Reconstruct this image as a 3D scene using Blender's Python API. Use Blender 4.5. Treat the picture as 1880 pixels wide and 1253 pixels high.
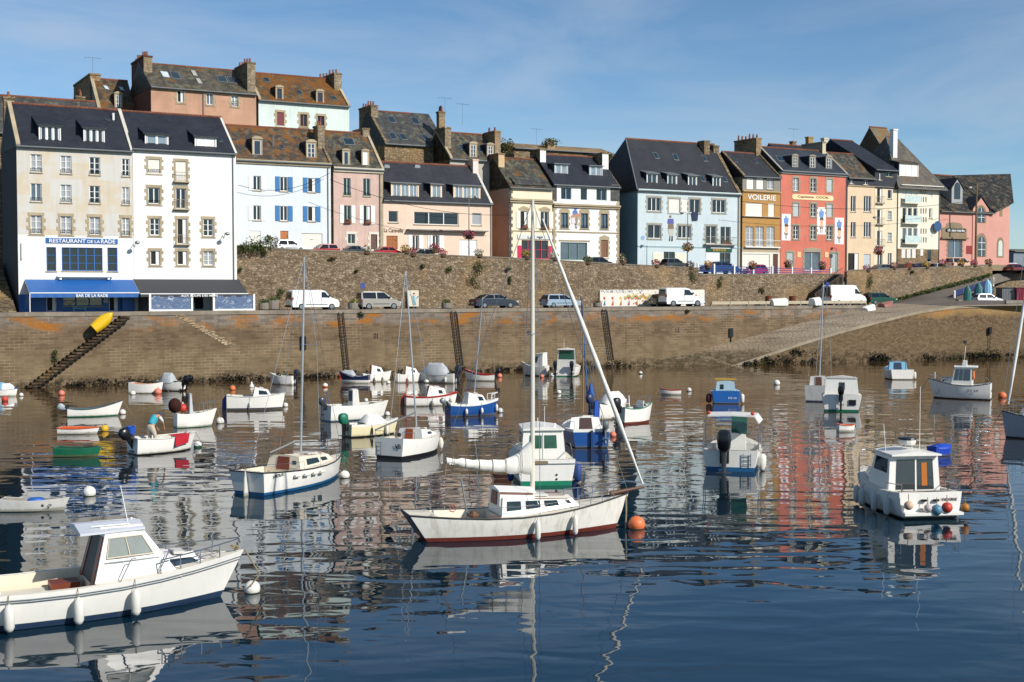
import bpy, math, random
from mathutils import Vector, Matrix
from math import sin, cos, pi, radians
for o in list(bpy.data.objects): bpy.data.objects.remove(o)
SC=bpy.context.scene; COL=SC.collection
random.seed(7)
# ------------------------------------------------------------------ camera
FPX=2350.0; CAMZ=8.5; TILT=math.atan(96.5/FPX)
cd=bpy.data.cameras.new('camera'); cd.lens=FPX/1880*36; cd.sensor_width=36; cd.clip_start=.5; cd.clip_end=20000
cam=bpy.data.objects.new('camera',cd); COL.objects.link(cam); SC.camera=cam
cam.location=(0,0,CAMZ); cam.rotation_euler=(pi/2-TILT,0,0)
# ------------------------------------------------------------------ sun and sky
SUN_AZ=radians(52); SUN_EL=radians(34)      # azimuth measured from straight behind the camera towards its right
SD=Vector((sin(SUN_AZ)*cos(SUN_EL),-cos(SUN_AZ)*cos(SUN_EL),sin(SUN_EL)))
sl=bpy.data.lights.new('sun','SUN'); sl.energy=4.9; sl.angle=radians(.5); sl.color=(1,.95,.87)
so=bpy.data.objects.new('sun',sl); COL.objects.link(so); so.rotation_euler=SD.to_track_quat('Z','Y').to_euler(); so.location=(60,-60,80)
W=bpy.data.worlds.new('World'); SC.world=W; W.use_nodes=True
nt=W.node_tree; N=nt.nodes; L=nt.links; N.clear()
def nd(t,typ,**k):
    n=t.nodes.new(typ)
    for a,b in k.items():
        if a=='ins':
            for i,v in b.items(): n.inputs[i].default_value=v
        else: setattr(n,a,b)
    return n
sky=nd(nt,'ShaderNodeTexSky',sky_type='NISHITA',sun_disc=False,sun_elevation=SUN_EL,sun_rotation=math.atan2(SD.x,SD.y),air_density=.8,dust_density=.08,ozone_density=2.0)
# thin cirrus on the sky dome
tc=nd(nt,'ShaderNodeTexCoord'); mp=nd(nt,'ShaderNodeMapping'); mp.inputs['Rotation'].default_value=(0,radians(-14),0); mp.inputs['Scale'].default_value=(1.6,1.2,7)
L.new(tc.outputs['Generated'],mp.inputs[0])
n1=nd(nt,'ShaderNodeTexNoise',ins={'Scale':2.2,'Detail':9,'Roughness':.55,'Distortion':.7}); L.new(mp.outputs[0],n1.inputs['Vector'])
r1=nd(nt,'ShaderNodeValToRGB'); r1.color_ramp.elements[0].position=.40; r1.color_ramp.elements[1].position=.83; L.new(n1.outputs[0],r1.inputs[0])
n2=nd(nt,'ShaderNodeTexNoise',ins={'Scale':1.1,'Detail':2}); L.new(mp.outputs[0],n2.inputs['Vector'])
mm=nd(nt,'ShaderNodeMath',operation='MULTIPLY'); L.new(r1.outputs[0],mm.inputs[0]); L.new(n2.outputs[0],mm.inputs[1])
m2=nd(nt,'ShaderNodeMath',operation='MULTIPLY',ins={1:1.0}); L.new(mm.outputs[0],m2.inputs[0])
tn=nd(nt,'ShaderNodeMix',data_type='RGBA',blend_type='MULTIPLY'); tn.inputs[0].default_value=1; L.new(sky.outputs[0],tn.inputs[6]); tn.inputs[7].default_value=(.80,.99,1.08,1)
mx=nd(nt,'ShaderNodeMix',data_type='RGBA'); L.new(m2.outputs[0],mx.inputs[0]); L.new(tn.outputs[2],mx.inputs[6]); mx.inputs[7].default_value=(6.0,6.4,7.0,1)
bg=nd(nt,'ShaderNodeBackground'); bg.inputs[1].default_value=.1; L.new(mx.outputs[2],bg.inputs[0])
ow=nd(nt,'ShaderNodeOutputWorld'); L.new(bg.outputs[0],ow.inputs[0])
SC.view_settings.view_transform='Standard'; SC.view_settings.look='None'; SC.view_settings.gamma=1; SC.view_settings.exposure=.04
SC.view_settings.use_curve_mapping=False
SC.render.engine='CYCLES'; SC.cycles.use_denoising=True; SC.cycles.max_bounces=6; SC.cycles.caustics_reflective=False; SC.cycles.caustics_refractive=False
# ------------------------------------------------------------------ pixel rays of the photograph -> world
CP=Vector((0,0,CAMZ)); FW=Vector((0,cos(TILT),-sin(TILT))); UP=Vector((0,sin(TILT),cos(TILT)))
def ray(px,py): return Vector(((px-940)/FPX,0,0))+UP*(-(py-626.5)/FPX)+FW
def onz(px,py,z=0.0):
    d=ray(px,py); return CP+d*((z-CAMZ)/d.z)
MS=.559; PHI=math.atan(MS)
U=Vector((cos(PHI),sin(PHI),0)); V=Vector((-sin(PHI),cos(PHI),0))
def onc(px,py,c):                 # vertical plane Y = c + MS*X
    d=ray(px,py); return CP+d*(c/(d.y-MS*d.x))
def ony(px,py,y):
    d=ray(px,py); return CP+d*(y/d.y)
def atd(px,py,d): return ony(px,py,d)
# ------------------------------------------------------------------ objects
def tag(o,label=None,cat=None,group=None,kind=None):
    if label: o['label']=label
    if cat: o['category']=cat
    if group: o['group']=group
    if kind: o['kind']=kind
    return o
def empty(name,loc,rz=0,label=None,cat=None,group=None):
    o=bpy.data.objects.new(name,None); COL.objects.link(o); o.location=loc; o.rotation_euler=(0,0,rz); o.empty_display_size=.3
    return tag(o,label,cat,group)
class MB:
    def __init__(s): s.v=[]; s.f=[]; s.m=[]
    def face(s,pts,m=0):
        b=len(s.v); s.v+= [tuple(p) for p in pts]; s.f.append(tuple(range(b,b+len(pts)))); s.m.append(m); return s
    def hexa(s,p,m=0):            # 8 points: bottom 4 ccw, top 4
        b=len(s.v); s.v+=[tuple(q) for q in p]
        for f in ((3,2,1,0),(4,5,6,7),(0,1,5,4),(1,2,6,5),(2,3,7,6),(3,0,4,7)): s.f.append(tuple(b+i for i in f)); s.m.append(m)
        return s
    def box(s,x0,x1,y0,y1,z0,z1,m=0):
        return s.hexa([(x0,y0,z0),(x1,y0,z0),(x1,y1,z0),(x0,y1,z0),(x0,y0,z1),(x1,y0,z1),(x1,y1,z1),(x0,y1,z1)],m)
    def tube(s,pts,r,m=0,n=6,caps=True):
        pts=[Vector(p) for p in pts]; rs=r if isinstance(r,(list,tuple)) else [r]*len(pts); rings=[]
        for i,p in enumerate(pts):
            d=(pts[min(i+1,len(pts)-1)]-pts[max(i-1,0)])
            if d.length<1e-6: d=Vector((0,0,1))
            d.normalize(); a=d.cross(Vector((0,0,1)) if abs(d.z)<.95 else Vector((1,0,0))).normalized(); c=d.cross(a)
            rings.append([p+(a*cos(2*pi*k/n)+c*sin(2*pi*k/n))*rs[i] for k in range(n)])
        return s.loft(rings,m,caps=caps)
    def loft(s,rings,m=0,closed=True,caps=True):
        b=len(s.v); n=len(rings[0])
        for r in rings: s.v+=[tuple(p) for p in r]
        for i in range(len(rings)-1):
            for k in range(n if closed else n-1):
                k2=(k+1)%n; s.f.append((b+i*n+k,b+i*n+k2,b+(i+1)*n+k2,b+(i+1)*n+k)); s.m.append(m if not isinstance(m,list) else m[k])
        if caps and closed:
            mm=m if not isinstance(m,list) else m[0]
            s.f.append(tuple(b+k for k in range(n))[::-1]); s.m.append(mm)
            e=b+(len(rings)-1)*n; s.f.append(tuple(e+k for k in range(n))); s.m.append(mm)
        return s
    def lathe(s,prof,c=(0,0,0),m=0,n=12):
        c=Vector(c)
        return s.loft([[c+Vector((r*cos(2*pi*k/n),r*sin(2*pi*k/n),z)) for k in range(n)] for r,z in prof],m)
    def prism(s,pts,d,m=0):       # polygon pts extruded by vector d
        b=len(s.v); n=len(pts); d=Vector(d); P=[Vector(p) for p in pts]
        s.v+=[tuple(p) for p in P]+[tuple(p+d) for p in P]
        s.f.append(tuple(range(b,b+n))); s.f.append(tuple(range(b+2*n-1,b+n-1,-1))); s.m+=[m,m]
        for k in range(n): s.f.append((b+k,b+(k+1)%n,b+n+(k+1)%n,b+n+k)); s.m.append(m)
        return s
    def slab(s,p4,t,m=0):         # thin plate standing t proud of the quad
        P=[Vector(p) for p in p4]; nrm=(P[1]-P[0]).cross(P[-1]-P[0]).normalized()
        return s.prism([p+nrm*.004 for p in P],nrm*t,m)
    def sphere(s,c,r,m=0,n=12,k=8,sz=1):
        return s.lathe([(max(r*sin(pi*i/k),.001),-r*cos(pi*i/k)*sz) for i in range(k+1)],c,m,n)
    def leaves(s,c,rad,n,size,ms,rnd=random,up=.3):
        c=Vector(c)
        for i in range(n):
            while True:
                q=Vector((rnd.uniform(-1,1),rnd.uniform(-1,1),rnd.uniform(-1,1)))
                if .25<q.length<1: break
            p=c+Vector((q.x*rad[0],q.y*rad[1],q.z*rad[2])); a=Vector((rnd.gauss(0,1),rnd.gauss(0,1),rnd.gauss(0,1))).normalized()
            b=a.cross(Vector((rnd.gauss(0,1),rnd.gauss(0,1),rnd.gauss(0,1)))).normalized(); z=size*rnd.uniform(.6,1.3)
            s.face([p-a*z*.5,p+b*z*.32,p+a*z*.6,p-b*z*.32],rnd.choice(ms) if isinstance(ms,list) else ms)
        return s
    def obj(s,name,mats,parent=None,loc=(0,0,0),rz=0,smooth=False,label=None):
        me=bpy.data.meshes.new(name); me.from_pydata(s.v,[],s.f)
        if not isinstance(mats,(list,tuple)): mats=[mats]
        for m in mats: me.materials.append(m)
        me.polygons.foreach_set('material_index',[min(i,len(mats)-1) for i in s.m])
        if smooth:
            me.polygons.foreach_set('use_smooth',[True]*len(s.f))
        me.update()
        if smooth: me.set_sharp_from_angle(angle=radians(smooth if smooth>1 else 38))
        o=bpy.data.objects.new(name,me); COL.objects.link(o); o.location=loc; o.rotation_euler=(0,0,rz)
        if parent: o.parent=parent
        if label: o['label']=label
        return o
def recalc(o):
    import bmesh
    b=bmesh.new(); b.from_mesh(o.data); bmesh.ops.remove_doubles(b,verts=b.verts,dist=.0005); bmesh.ops.recalc_face_normals(b,faces=b.faces); b.to_mesh(o.data); b.free(); return o
def lettering(txt,mat,parent,loc,rot,height,width=None,name='lettering',depth=.015,shear=0):
    cu=bpy.data.curves.new('t','FONT'); cu.body=txt; cu.align_x='CENTER'; cu.align_y='CENTER'; cu.extrude=depth; cu.shear=shear; cu.offset=.012
    t=bpy.data.objects.new('t',cu); COL.objects.link(t)
    me=bpy.data.meshes.new_from_object(t.evaluated_get(bpy.context.evaluated_depsgraph_get())); bpy.data.objects.remove(t)
    me.name=name; me.materials.clear(); me.materials.append(mat)
    xs=[v.co.x for v in me.vertices]; ys=[v.co.y for v in me.vertices]
    sy=height/(max(ys)-min(ys)); sx=(width/(max(xs)-min(xs))) if width else sy
    cy=(max(ys)+min(ys))/2; cx=(max(xs)+min(xs))/2
    for v in me.vertices: v.co=((v.co.x-cx)*sx,(v.co.y-cy)*sy,v.co.z)
    o=bpy.data.objects.new(name,me); COL.objects.link(o); o.parent=parent; o.location=loc; o.rotation_euler=rot
    return o
# ------------------------------------------------------------------ materials
def lin(h):
    h=h.lstrip('#'); c=[int(h[i:i+2],16)/255 for i in (0,2,4)]
    return tuple(x/12.92 if x<=.04045 else ((x+.055)/1.055)**2.4 for x in c)
MATS={}
class NT:
    def __init__(s,name):
        s.mat=bpy.data.materials.new(name); s.mat.use_nodes=True; s.t=s.mat.node_tree; s.p=s.t.nodes['Principled BSDF']
        s.tc=None
    def n(s,typ,**k): return nd(s.t,typ,**k)
    def l(s,a,b): s.t.links.new(a,b)
    def co(s,sc=(1,1,1),wall=False,world=False):
        if world: src=s.n('ShaderNodeNewGeometry').outputs['Position']
        else: src=s.n('ShaderNodeTexCoord').outputs['Object']
        if wall:                  # (x+y, z) so that every upright face gets courses
            sp=s.n('ShaderNodeSeparateXYZ'); s.l(src,sp.inputs[0]); ad=s.n('ShaderNodeMath',operation='ADD'); s.l(sp.outputs[0],ad.inputs[0]); s.l(sp.outputs[1],ad.inputs[1])
            cb=s.n('ShaderNodeCombineXYZ'); s.l(ad.outputs[0],cb.inputs[0]); s.l(sp.outputs[2],cb.inputs[1]); src=cb.outputs[0]
        m=s.n('ShaderNodeMapping'); m.inputs['Scale'].default_value=sc; s.l(src,m.inputs[0]); return m.outputs[0]
    def noise(s,v,scale,detail=4,rough=.55,dist=0):
        n=s.n('ShaderNodeTexNoise',ins={'Scale':scale,'Detail':detail,'Roughness':rough,'Distortion':dist}); s.l(v,n.inputs['Vector']); return n.outputs[0]
    def ramp(s,x,stops):
        r=s.n('ShaderNodeValToRGB'); e=r.color_ramp.elements
        while len(e)<len(stops): e.new(.5)
        for i,(p,c) in enumerate(stops):
            e[i].position=p; e[i].color=(c,c,c,1) if not isinstance(c,(tuple,list)) else (*c[:3],1)
        s.l(x,r.inputs[0]); return r.outputs[0]
    def mix(s,f,a,b,mode='MIX'):
        m=s.n('ShaderNodeMix',data_type='RGBA',blend_type=mode)
        for i,x in ((0,f),(6,a),(7,b)):
            if isinstance(x,(int,float)): m.inputs[i].default_value=x
            elif isinstance(x,(tuple,list)): m.inputs[i].default_value=(*x[:3],1)
            else: s.l(x,m.inputs[i])
        return m.outputs[2]
    def math(s,op,a,b=0):
        m=s.n('ShaderNodeMath',operation=op)
        for i,x in ((0,a),(1,b)):
            if isinstance(x,(int,float)): m.inputs[i].default_value=x
            else: s.l(x,m.inputs[i])
        return m.outputs[0]
    def bump(s,h,strength=.3,dist=.02):
        b=s.n('ShaderNodeBump',ins={'Strength':strength,'Distance':dist}); s.l(h,b.inputs['Height']); s.l(b.outputs[0],s.p.inputs['Normal'])
    def done(s,col=None,rough=.7,metal=0,spec=.5):
        if col is not None:
            if isinstance(col,(tuple,list)): s.p.inputs['Base Color'].default_value=(*col[:3],1)
            else: s.l(col,s.p.inputs['Base Color'])
        s.p.inputs['Roughness'].default_value=rough; s.p.inputs['Metallic'].default_value=metal; s.p.inputs['Specular IOR Level'].default_value=spec
        return s.mat
def sc3(c,k): return tuple(min(1,x*k) for x in c)
def plaster(h,var=.10,k=1.0,stain=.0):
    key=('pl',h,var,stain)
    if key in MATS: return MATS[key]
    c=sc3(lin(h),k); s=NT('painted_render'); v=s.co()
    f=s.ramp(s.noise(v,.5,6,.6),[(.35,0.0),(.7,1.0)])
    col=s.mix(f,c,sc3(c,1-var*1.5)); col=s.mix(s.ramp(s.noise(v,2.6,8,.7),[(.5,0),(.8,.35)]),col,sc3(c,.78))
    st=s.co((3.2,3.2,.22)); f2=s.ramp(s.noise(st,1.0,6,.65),[(.5,0),(.68,1)])
    col=s.mix(s.math('MULTIPLY',f2,.17+stain),col,sc3(c,.55))
    s.bump(s.noise(v,22,3),.25,.01)
    MATS[key]=s.done(col,.9,spec=.25); return MATS[key]
def patched(h1,h2):
    s=NT('patched_render'); v=s.co((.42,.42,.42)); vo=s.n('ShaderNodeTexBrick',ins={'Scale':1.0,'Mortar Size':0,'Color1':(0,0,0,1),'Color2':(1,1,1,1),'Brick Width':1.15,'Row Height':.62,'Bias':.1})
    v2=s.co((.42,.42,.42),wall=True); s.l(v2,vo.inputs['Vector'])
    nz=s.noise(v,1.6,5,.6); f=s.ramp(s.math('ADD',s.math('MULTIPLY',vo.outputs[0],.35),nz),[(.55,0),(.8,1)])
    col=s.mix(f,lin(h1),lin(h2)); f2=s.ramp(s.noise(s.co((2.5,2.5,.2)),1,4),[(.5,0),(.8,.35)])
    col=s.mix(f2,col,sc3(lin(h1),.65)); s.bump(s.noise(s.co(),18,3),.25,.01); return s.done(col,.92,spec=.2)
def paint(h,rough=.35,var=.06,dirt=0,name='paint',spec=.5):
    key=('pa',h,rough,dirt,name)
    if key in MATS: return MATS[key]
    c=lin(h); s=NT(name); v=s.co()
    col=s.mix(s.noise(v,3,4),sc3(c,1-var),sc3(c,1+var))
    if dirt:
        d=s.ramp(s.noise(s.co((2.2,2.2,.5)),1.7,7,.65),[(.5,0),(.72,1)]); col=s.mix(s.math('MULTIPLY',d,dirt),col,lin('8a7a58'))
        d2=s.ramp(s.noise(s.co((7,7,.35)),1,5,.7),[(.6,0),(.75,1)]); col=s.mix(s.math('MULTIPLY',d2,dirt*.7),col,lin('6b5a3c'))
    if name=='gelcoat':           # scum and weed clinging just above the waterline
        sp=s.n('ShaderNodeSeparateXYZ'); s.l(s.n('ShaderNodeTexCoord').outputs['Object'],sp.inputs[0]); z=s.math('SUBTRACT',sp.outputs[2],s.math('MULTIPLY',s.noise(s.co((5,5,.6)),1,5,.7),.16)); f=s.ramp(z,[(.0,1),(.07,0)])
        col=s.mix(s.math('MULTIPLY',f,.6),col,lin('6a6442'))
        st=s.ramp(s.noise(s.co((3.5,3.5,.12)),1,5,.7),[(.6,0),(.74,1)]); col=s.mix(s.math('MULTIPLY',st,.22),col,lin('8a7450'))
    MATS[key]=s.done(col,rough,spec=spec); return MATS[key]
def plain(h,rough=.5,metal=0,name='painted_surface',spec=.5): 
    key=('pn',h,rough,metal)
    if key not in MATS:
        s=NT(name); c=lin(h); col=s.mix(s.noise(s.co(),6,3),sc3(c,.9),sc3(c,1.08)); MATS[key]=s.done(col,rough,metal,spec)
    return MATS[key]
def slate(h='2b2f36',lich=0.0,lc='8a5a1c',moss=0.0):
    key=('sl',h,lich,lc,moss)
    if key in MATS: return MATS[key]
    s=NT('slate_roof'); v=s.co((1,1.35,1),wall=False)
    sp=s.n('ShaderNodeSeparateXYZ'); s.l(s.n('ShaderNodeTexCoord').outputs['Object'],sp.inputs[0]); cb=s.n('ShaderNodeCombineXYZ'); s.l(sp.outputs[0],cb.inputs[0]); s.l(s.math('MULTIPLY',sp.outputs[2],1.45),cb.inputs[1])
    c=lin(h); b=s.n('ShaderNodeTexBrick',ins={'Scale':1.0,'Mortar Size':.012,'Mortar Smooth':.3,'Brick Width':.34,'Row Height':.2,'Color1':(*sc3(c,.75),1),'Color2':(*sc3(c,1.3),1),'Mortar':(*sc3(c,.45),1)}); s.l(cb.outputs[0],b.inputs['Vector'])
    col=b.outputs[0]; big=s.ramp(s.noise(s.co((1,1,.4)),.5,6,.65),[(.4,0),(.7,1)]); col=s.mix(s.math('MULTIPLY',big,.6),col,sc3(c,1.8))
    if moss:
        f=s.ramp(s.noise(s.co(),1.4,8,.75),[(.56-moss*.1,0),(.64-moss*.04,1)]); col=s.mix(s.math('MULTIPLY',f,.75),col,lin('6e6a55'))
    if lich:
        f=s.ramp(s.noise(s.co(),.9,9,.72),[(.56-lich*.14,0),(.63-lich*.12,1)]); col=s.mix(s.math('MULTIPLY',f,.85),col,s.mix(s.noise(s.co(),5,4),lin(lc),lin('5c3c14')))
    s.bump(b.outputs[1],.4,.012); MATS[key]=s.done(col,.55,spec=.4); return MATS[key]
def rubble(h1='8d7558',h2='5d4a38',hm='4a3d30',sc=2.2,orange=0,veg=0,name='rubble_stone'):
    key=('ru',h1,h2,hm,sc,orange,veg)
    if key in MATS: return MATS[key]
    s=NT(name); v=s.co((sc,sc*1.9,1),wall=True); dn=s.n('ShaderNodeTexNoise',ins={'Scale':2.2,'Detail':4}); s.l(v,dn.inputs['Vector'])
    vv=s.n('ShaderNodeMix',data_type='RGBA',blend_type='LINEAR_LIGHT'); vv.inputs[0].default_value=.32; s.l(v,vv.inputs[6]); s.l(dn.outputs[1],vv.inputs[7])
    vo=s.n('ShaderNodeTexVoronoi',voronoi_dimensions='2D',ins={'Scale':1.0}); s.l(vv.outputs[2],vo.inputs['Vector'])
    ve=s.n('ShaderNodeTexVoronoi',voronoi_dimensions='2D',feature='DISTANCE_TO_EDGE',ins={'Scale':1.0}); s.l(vv.outputs[2],ve.inputs['Vector'])
    sp=s.n('ShaderNodeSeparateColor'); s.l(vo.outputs['Color'],sp.inputs[0])
    c1,c2=lin(h1),lin(h2); col=s.mix(sp.outputs[0],c1,c2); col=s.mix(s.math('MULTIPLY',s.ramp(sp.outputs[1],[(.6,0),(.95,1)]),.7),col,sc3(c1,1.5)); col=s.mix(s.math('MULTIPLY',s.ramp(sp.outputs[2],[(.7,0),(.95,1)]),.5),col,sc3(c2,.6))
    e=s.ramp(ve.outputs[0],[(.0,0),(.13,1)]); col=s.mix(s.math('MAXIMUM',e,s.ramp(s.noise(s.co(),1.3,4),[(.4,.15),(.65,.85)])),lin(hm),col)
    big=s.ramp(s.noise(s.co(),.3,8,.65),[(.4,0),(.66,1)]); col=s.mix(s.math('MULTIPLY',big,.45),col,s.mix(.6,col,lin('6b5740'),'MULTIPLY'))
    fine=s.noise(s.co(),9,4,.7); col=s.mix(s.ramp(fine,[(.35,.35),(.65,0)]),col,sc3(c2,.55))
    col=s.mix(s.math('MULTIPLY',s.ramp(s.noise(s.co((1,1,1)),.16,4),[(.5,0),(.68,1)]),.4),col,lin('b5925f'))
    if orange:
        f=s.ramp(s.noise(s.co((.5,.5,.9)),.7,8,.65),[(.58,0),(.7,1)]); col=s.mix(s.math('MULTIPLY',f,orange),col,lin('b8781e'))
    if veg:
        f=s.ramp(s.noise(s.co(),.4,9,.75),[(.6,0),(.7,1)]); col=s.mix(s.math('MULTIPLY',f,veg),col,lin('4a4a28'))
    s.bump(s.math('ADD',e,fine),.8,.06); MATS[key]=s.done(col,.93,spec=.2); return MATS[key]
def quaystone(top=6.4,lichz=1.0):
    s=NT('quay_masonry'); v=s.co((1,1,1),wall=True)
    b=s.n('ShaderNodeTexBrick',offset=.5,ins={'Scale':1.0,'Mortar Size':.014,'Mortar Smooth':.2,'Brick Width':.8,'Row Height':.27,'Color1':(0,0,0,1),'Color2':(1,1,1,1),'Mortar':(.5,.5,.5,1)})
    dn=s.n('ShaderNodeTexNoise',ins={'Scale':.5,'Detail':3}); s.l(v,dn.inputs['Vector']); vv=s.n('ShaderNodeMix',data_type='RGBA',blend_type='LINEAR_LIGHT'); vv.inputs[0].default_value=.05; s.l(v,vv.inputs[6]); s.l(dn.outputs[1],vv.inputs[7]); s.l(vv.outputs[2],b.inputs['Vector'])
    tc=s.n('ShaderNodeTexCoord').outputs['Object']; sp=s.n('ShaderNodeSeparateXYZ'); s.l(tc,sp.inputs[0]); z=sp.outputs[2]
    zn=s.math('ADD',z,s.math('MULTIPLY',s.math('SUBTRACT',s.noise(s.co((.35,.35,.6)),.8,6,.6),.5),2.2))
    col=s.mix(b.outputs[0],lin('7d6a53'),lin('655542')); low=s.mix(b.outputs[0],lin('827158'),lin('70614a')); up=s.mix(b.outputs[0],lin('8b8175'),lin('6e655b'))
    col=s.mix(s.ramp(s.math('DIVIDE',zn,7),[(.35,0),(.52,1)]),low,col); col=s.mix(s.ramp(s.math('DIVIDE',zn,7),[(.68,0),(.8,1)]),col,up)
    col=s.mix(s.ramp(s.noise(s.co(),.45,7,.62),[(.4,0),(.72,.6)]),col,s.mix(.6,col,lin('6a5238'),'MULTIPLY'))
    col=s.mix(s.math('MULTIPLY',s.ramp(s.noise(s.co((1.6,1.6,.12)),1,5),[(.55,0),(.75,1)]),.35),col,lin('3b2f22'))
    mort=s.math('MULTIPLY',b.outputs[1],s.ramp(s.noise(s.co(),.3,5,.7),[(.45,0),(.62,1)])); col=s.mix(s.math('MULTIPLY',mort,.95),col,lin('b9a283'))
    # lichen belt and weed belt keep to their own heights on the stone
    belt=s.math('MULTIPLY',s.ramp(s.math('DIVIDE',zn,7),[(.68,0),(.74,1),(.84,1),(.9,0)]),s.ramp(s.noise(s.co((.3,.3,.8)),.9,8,.65),[(.5,0),(.6,1)]))
    col=s.mix(s.math('MULTIPLY',belt,.9*lichz),col,s.mix(s.noise(s.co(),4,4),lin('b5701c'),lin('7d5420')))
    weed=s.math('MULTIPLY',s.ramp(s.math('DIVIDE',zn,7),[(.02,1),(.15,0)]),s.ramp(s.noise(s.co(),1.6,8,.7),[(.42,0),(.55,1)]))
    col=s.mix(s.math('MULTIPLY',weed,.9),col,lin('261f14'))
    s.bump(s.math('ADD',s.math('MULTIPLY',b.outputs[1],-.5),s.noise(s.co(),6,5)),.6,.04); return s.done(col,.92,spec=.25)
def glass(h='10161b',rough=.06,name='window_glass'):
    key=('gl',h,rough)
    if key not in MATS:
        s=NT(name); v=s.co((1.3,1.3,1.3)); col=s.mix(s.noise(v,1.4,3),lin(h),sc3(lin(h),1.9)); MATS[key]=s.done(col,rough,spec=.8)
    return MATS[key]
def curtain():
    if 'cu' not in MATS:
        s=NT('net_curtain_glass'); w=s.n('ShaderNodeTexWave',ins={'Scale':9,'Distortion':1.5}); s.l(s.co(),w.inputs['Vector'])
        col=s.mix(w.outputs[0],lin('6f747a'),lin('aeb2b3')); s.p.inputs['Coat Weight'].default_value=1; s.p.inputs['Coat Roughness'].default_value=.05; MATS['cu']=s.done(col,.6)
    return MATS['cu']
WHITE=paint('e9e9e6',.4); CREAMW=paint('ded6c2',.5); FR=plain('e2e2df',.4); DARK=plain('0d0d0e',.6); BLK=paint('15161a',.3); METAL=plain('9a9da0',.3,.9,'metal'); GALV=plain('7f8588',.5,.5,'galvanised_metal')
STONE=rubble('a89880','8a7b66','8f826e',3.0,name='dressed_stone'); GRAN=plaster('b3a488',.22); ZINC=plain('6c7376',.6,.2,'zinc'); TERRA=plain('86543e',.8); RIDGE=plaster('855440',.35)
WOODB=paint('8a4b22',.5,.2); CONC=plaster('8d857a',.2); LEAF=plain('3a4a1c',.7); LEAF2=plain('55622a',.7); LEAFD=plain('252d14',.8); FRED=plain('8e1f2f',.6); FPINK=plain('b04068',.6); FORA=plain('c97a16',.6); FYEL=plain('c9a92a',.6); FWH=plain('d8d4c6',.6); FPUR=plain('5c2a58',.6)
FL=[LEAF,LEAF2,FRED,FPINK,FORA,FYEL,FWH,FPUR]
# ------------------------------------------------------------------ water
def water():
    s=NT('harbour_water'); v=s.co((1,1,1),world=True)
    d=s.n('ShaderNodeCameraData') if False else None
    a=s.noise(s.co((.36,.8,1),world=True),1.0,1.5,.4,.4); b=s.noise(s.co((1.0,1.7,1),world=True),1.0,1.5,.4,.3); c=s.noise(s.co((.10,.16,1),world=True),1.0,2,.5)
    calm=s.ramp(s.noise(s.co((.05,.08,1),world=True),1,3),[(.3,.55),(.7,1.15)])
    h=s.math('ADD',s.math('ADD',s.math('MULTIPLY',a,1.0),s.math('MULTIPLY',b,.17)),s.math('MULTIPLY',c,1.3))
    h=s.math('MULTIPLY',h,calm); s.bump(h,1.0,WAVE)
    s.p.inputs['IOR'].default_value=1.48
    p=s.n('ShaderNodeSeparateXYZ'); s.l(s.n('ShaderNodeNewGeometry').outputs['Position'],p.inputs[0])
    wall_reflection=s.ramp(s.math('DIVIDE',p.outputs[1],160),[(.3,0),(.72,1)])      # brown reflection of the quay wall painted into the far water's colour
    return s.done(s.mix(wall_reflection,lin('07222f'),lin('4d3b27')),.015,spec=.5)
WAVE=.034
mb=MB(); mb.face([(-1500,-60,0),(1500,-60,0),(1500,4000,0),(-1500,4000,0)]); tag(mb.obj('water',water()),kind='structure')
# ------------------------------------------------------------------ quay, terraces, slipway
def fx(px,c,py=560): return (onc(px,py,c)-Vector((0,c,0))).dot(U)      # distance along a terrace line
def frame(name,c,label=None,cat=None,group=None,x=0,z=0,back=0):
    p=Vector((0,c,0))+U*x+V*back; return empty(name,(p.x,p.y,z),PHI,label,cat,group)
def P(x,c,z,back=0): q=Vector((0,c,0))+U*x+V*back; return (q.x,q.y,z)
QC=132.15; QZ=6.4; ASPH=None
def ground(h,sc=1.5,name='asphalt',spots='2c2a28'):
    s=NT(name); v=s.co(world=True); c=lin(h); col=s.mix(s.ramp(s.noise(v,.35,7,.6),[(.35,0),(.7,1)]),c,sc3(c,.7)); col=s.mix(s.math('MULTIPLY',s.ramp(s.noise(v,3.0*sc,6,.7),[(.5,0),(.7,1)]),.4),col,lin(spots)); s.bump(s.noise(v,14,4),.4,.02); return s.done(col,.9,spec=.25)
ASPH=ground('6f675f'); COBB=None
qstone=quaystone()
xq0=fx(-260,QC); xq1=fx(1600,QC)
q=frame('quay_wall',QC,'long weathered stone quay wall with orange lichen under its coping, below the parked cars','quay wall')
mb=MB(); mb.box(xq0,xq1,0,1.4,-2,QZ-.3); mb.obj('masonry',qstone,q)
mb=MB(); x=xq0; rr=random.Random(3)
while x<xq1-1:
    w=min(rr.uniform(1.3,2.1),xq1-x); mb.box(x+.008,x+w-.008,-.07+rr.uniform(-.015,.015),1.0,QZ-.297,QZ+.06+rr.uniform(-.012,.012)); x+=w
mb.obj('coping',plaster('94897a',.3,stain=.2),q)
# an old flight of pale stones set in the wall and dark tide-board numbers
mb=MB()
for i in range(16):
    t=i/15; px=322+t*90; py=580+t*52; p=onc(px,py,QC); x=(p-Vector((0,QC,0))).dot(U); mb.box(x,x+.62+.3*(i%3==0),-.035,.05,p.z-.12,p.z+.12)
mb.obj('stepped_stones',rubble('b8a68a','9c8a70','6b5c48',1.5,.1),q)
for t_,px,py in (('01',690,617),('91',971,612),('11',1243,606)):
    p=onc(px,py,QC); x=(p-Vector((0,QC,0))).dot(U); lettering(t_,BLK,q,(x,-.02,p.z),(pi/2,0,0),.5,.42,'tide_number',.006)
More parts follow.
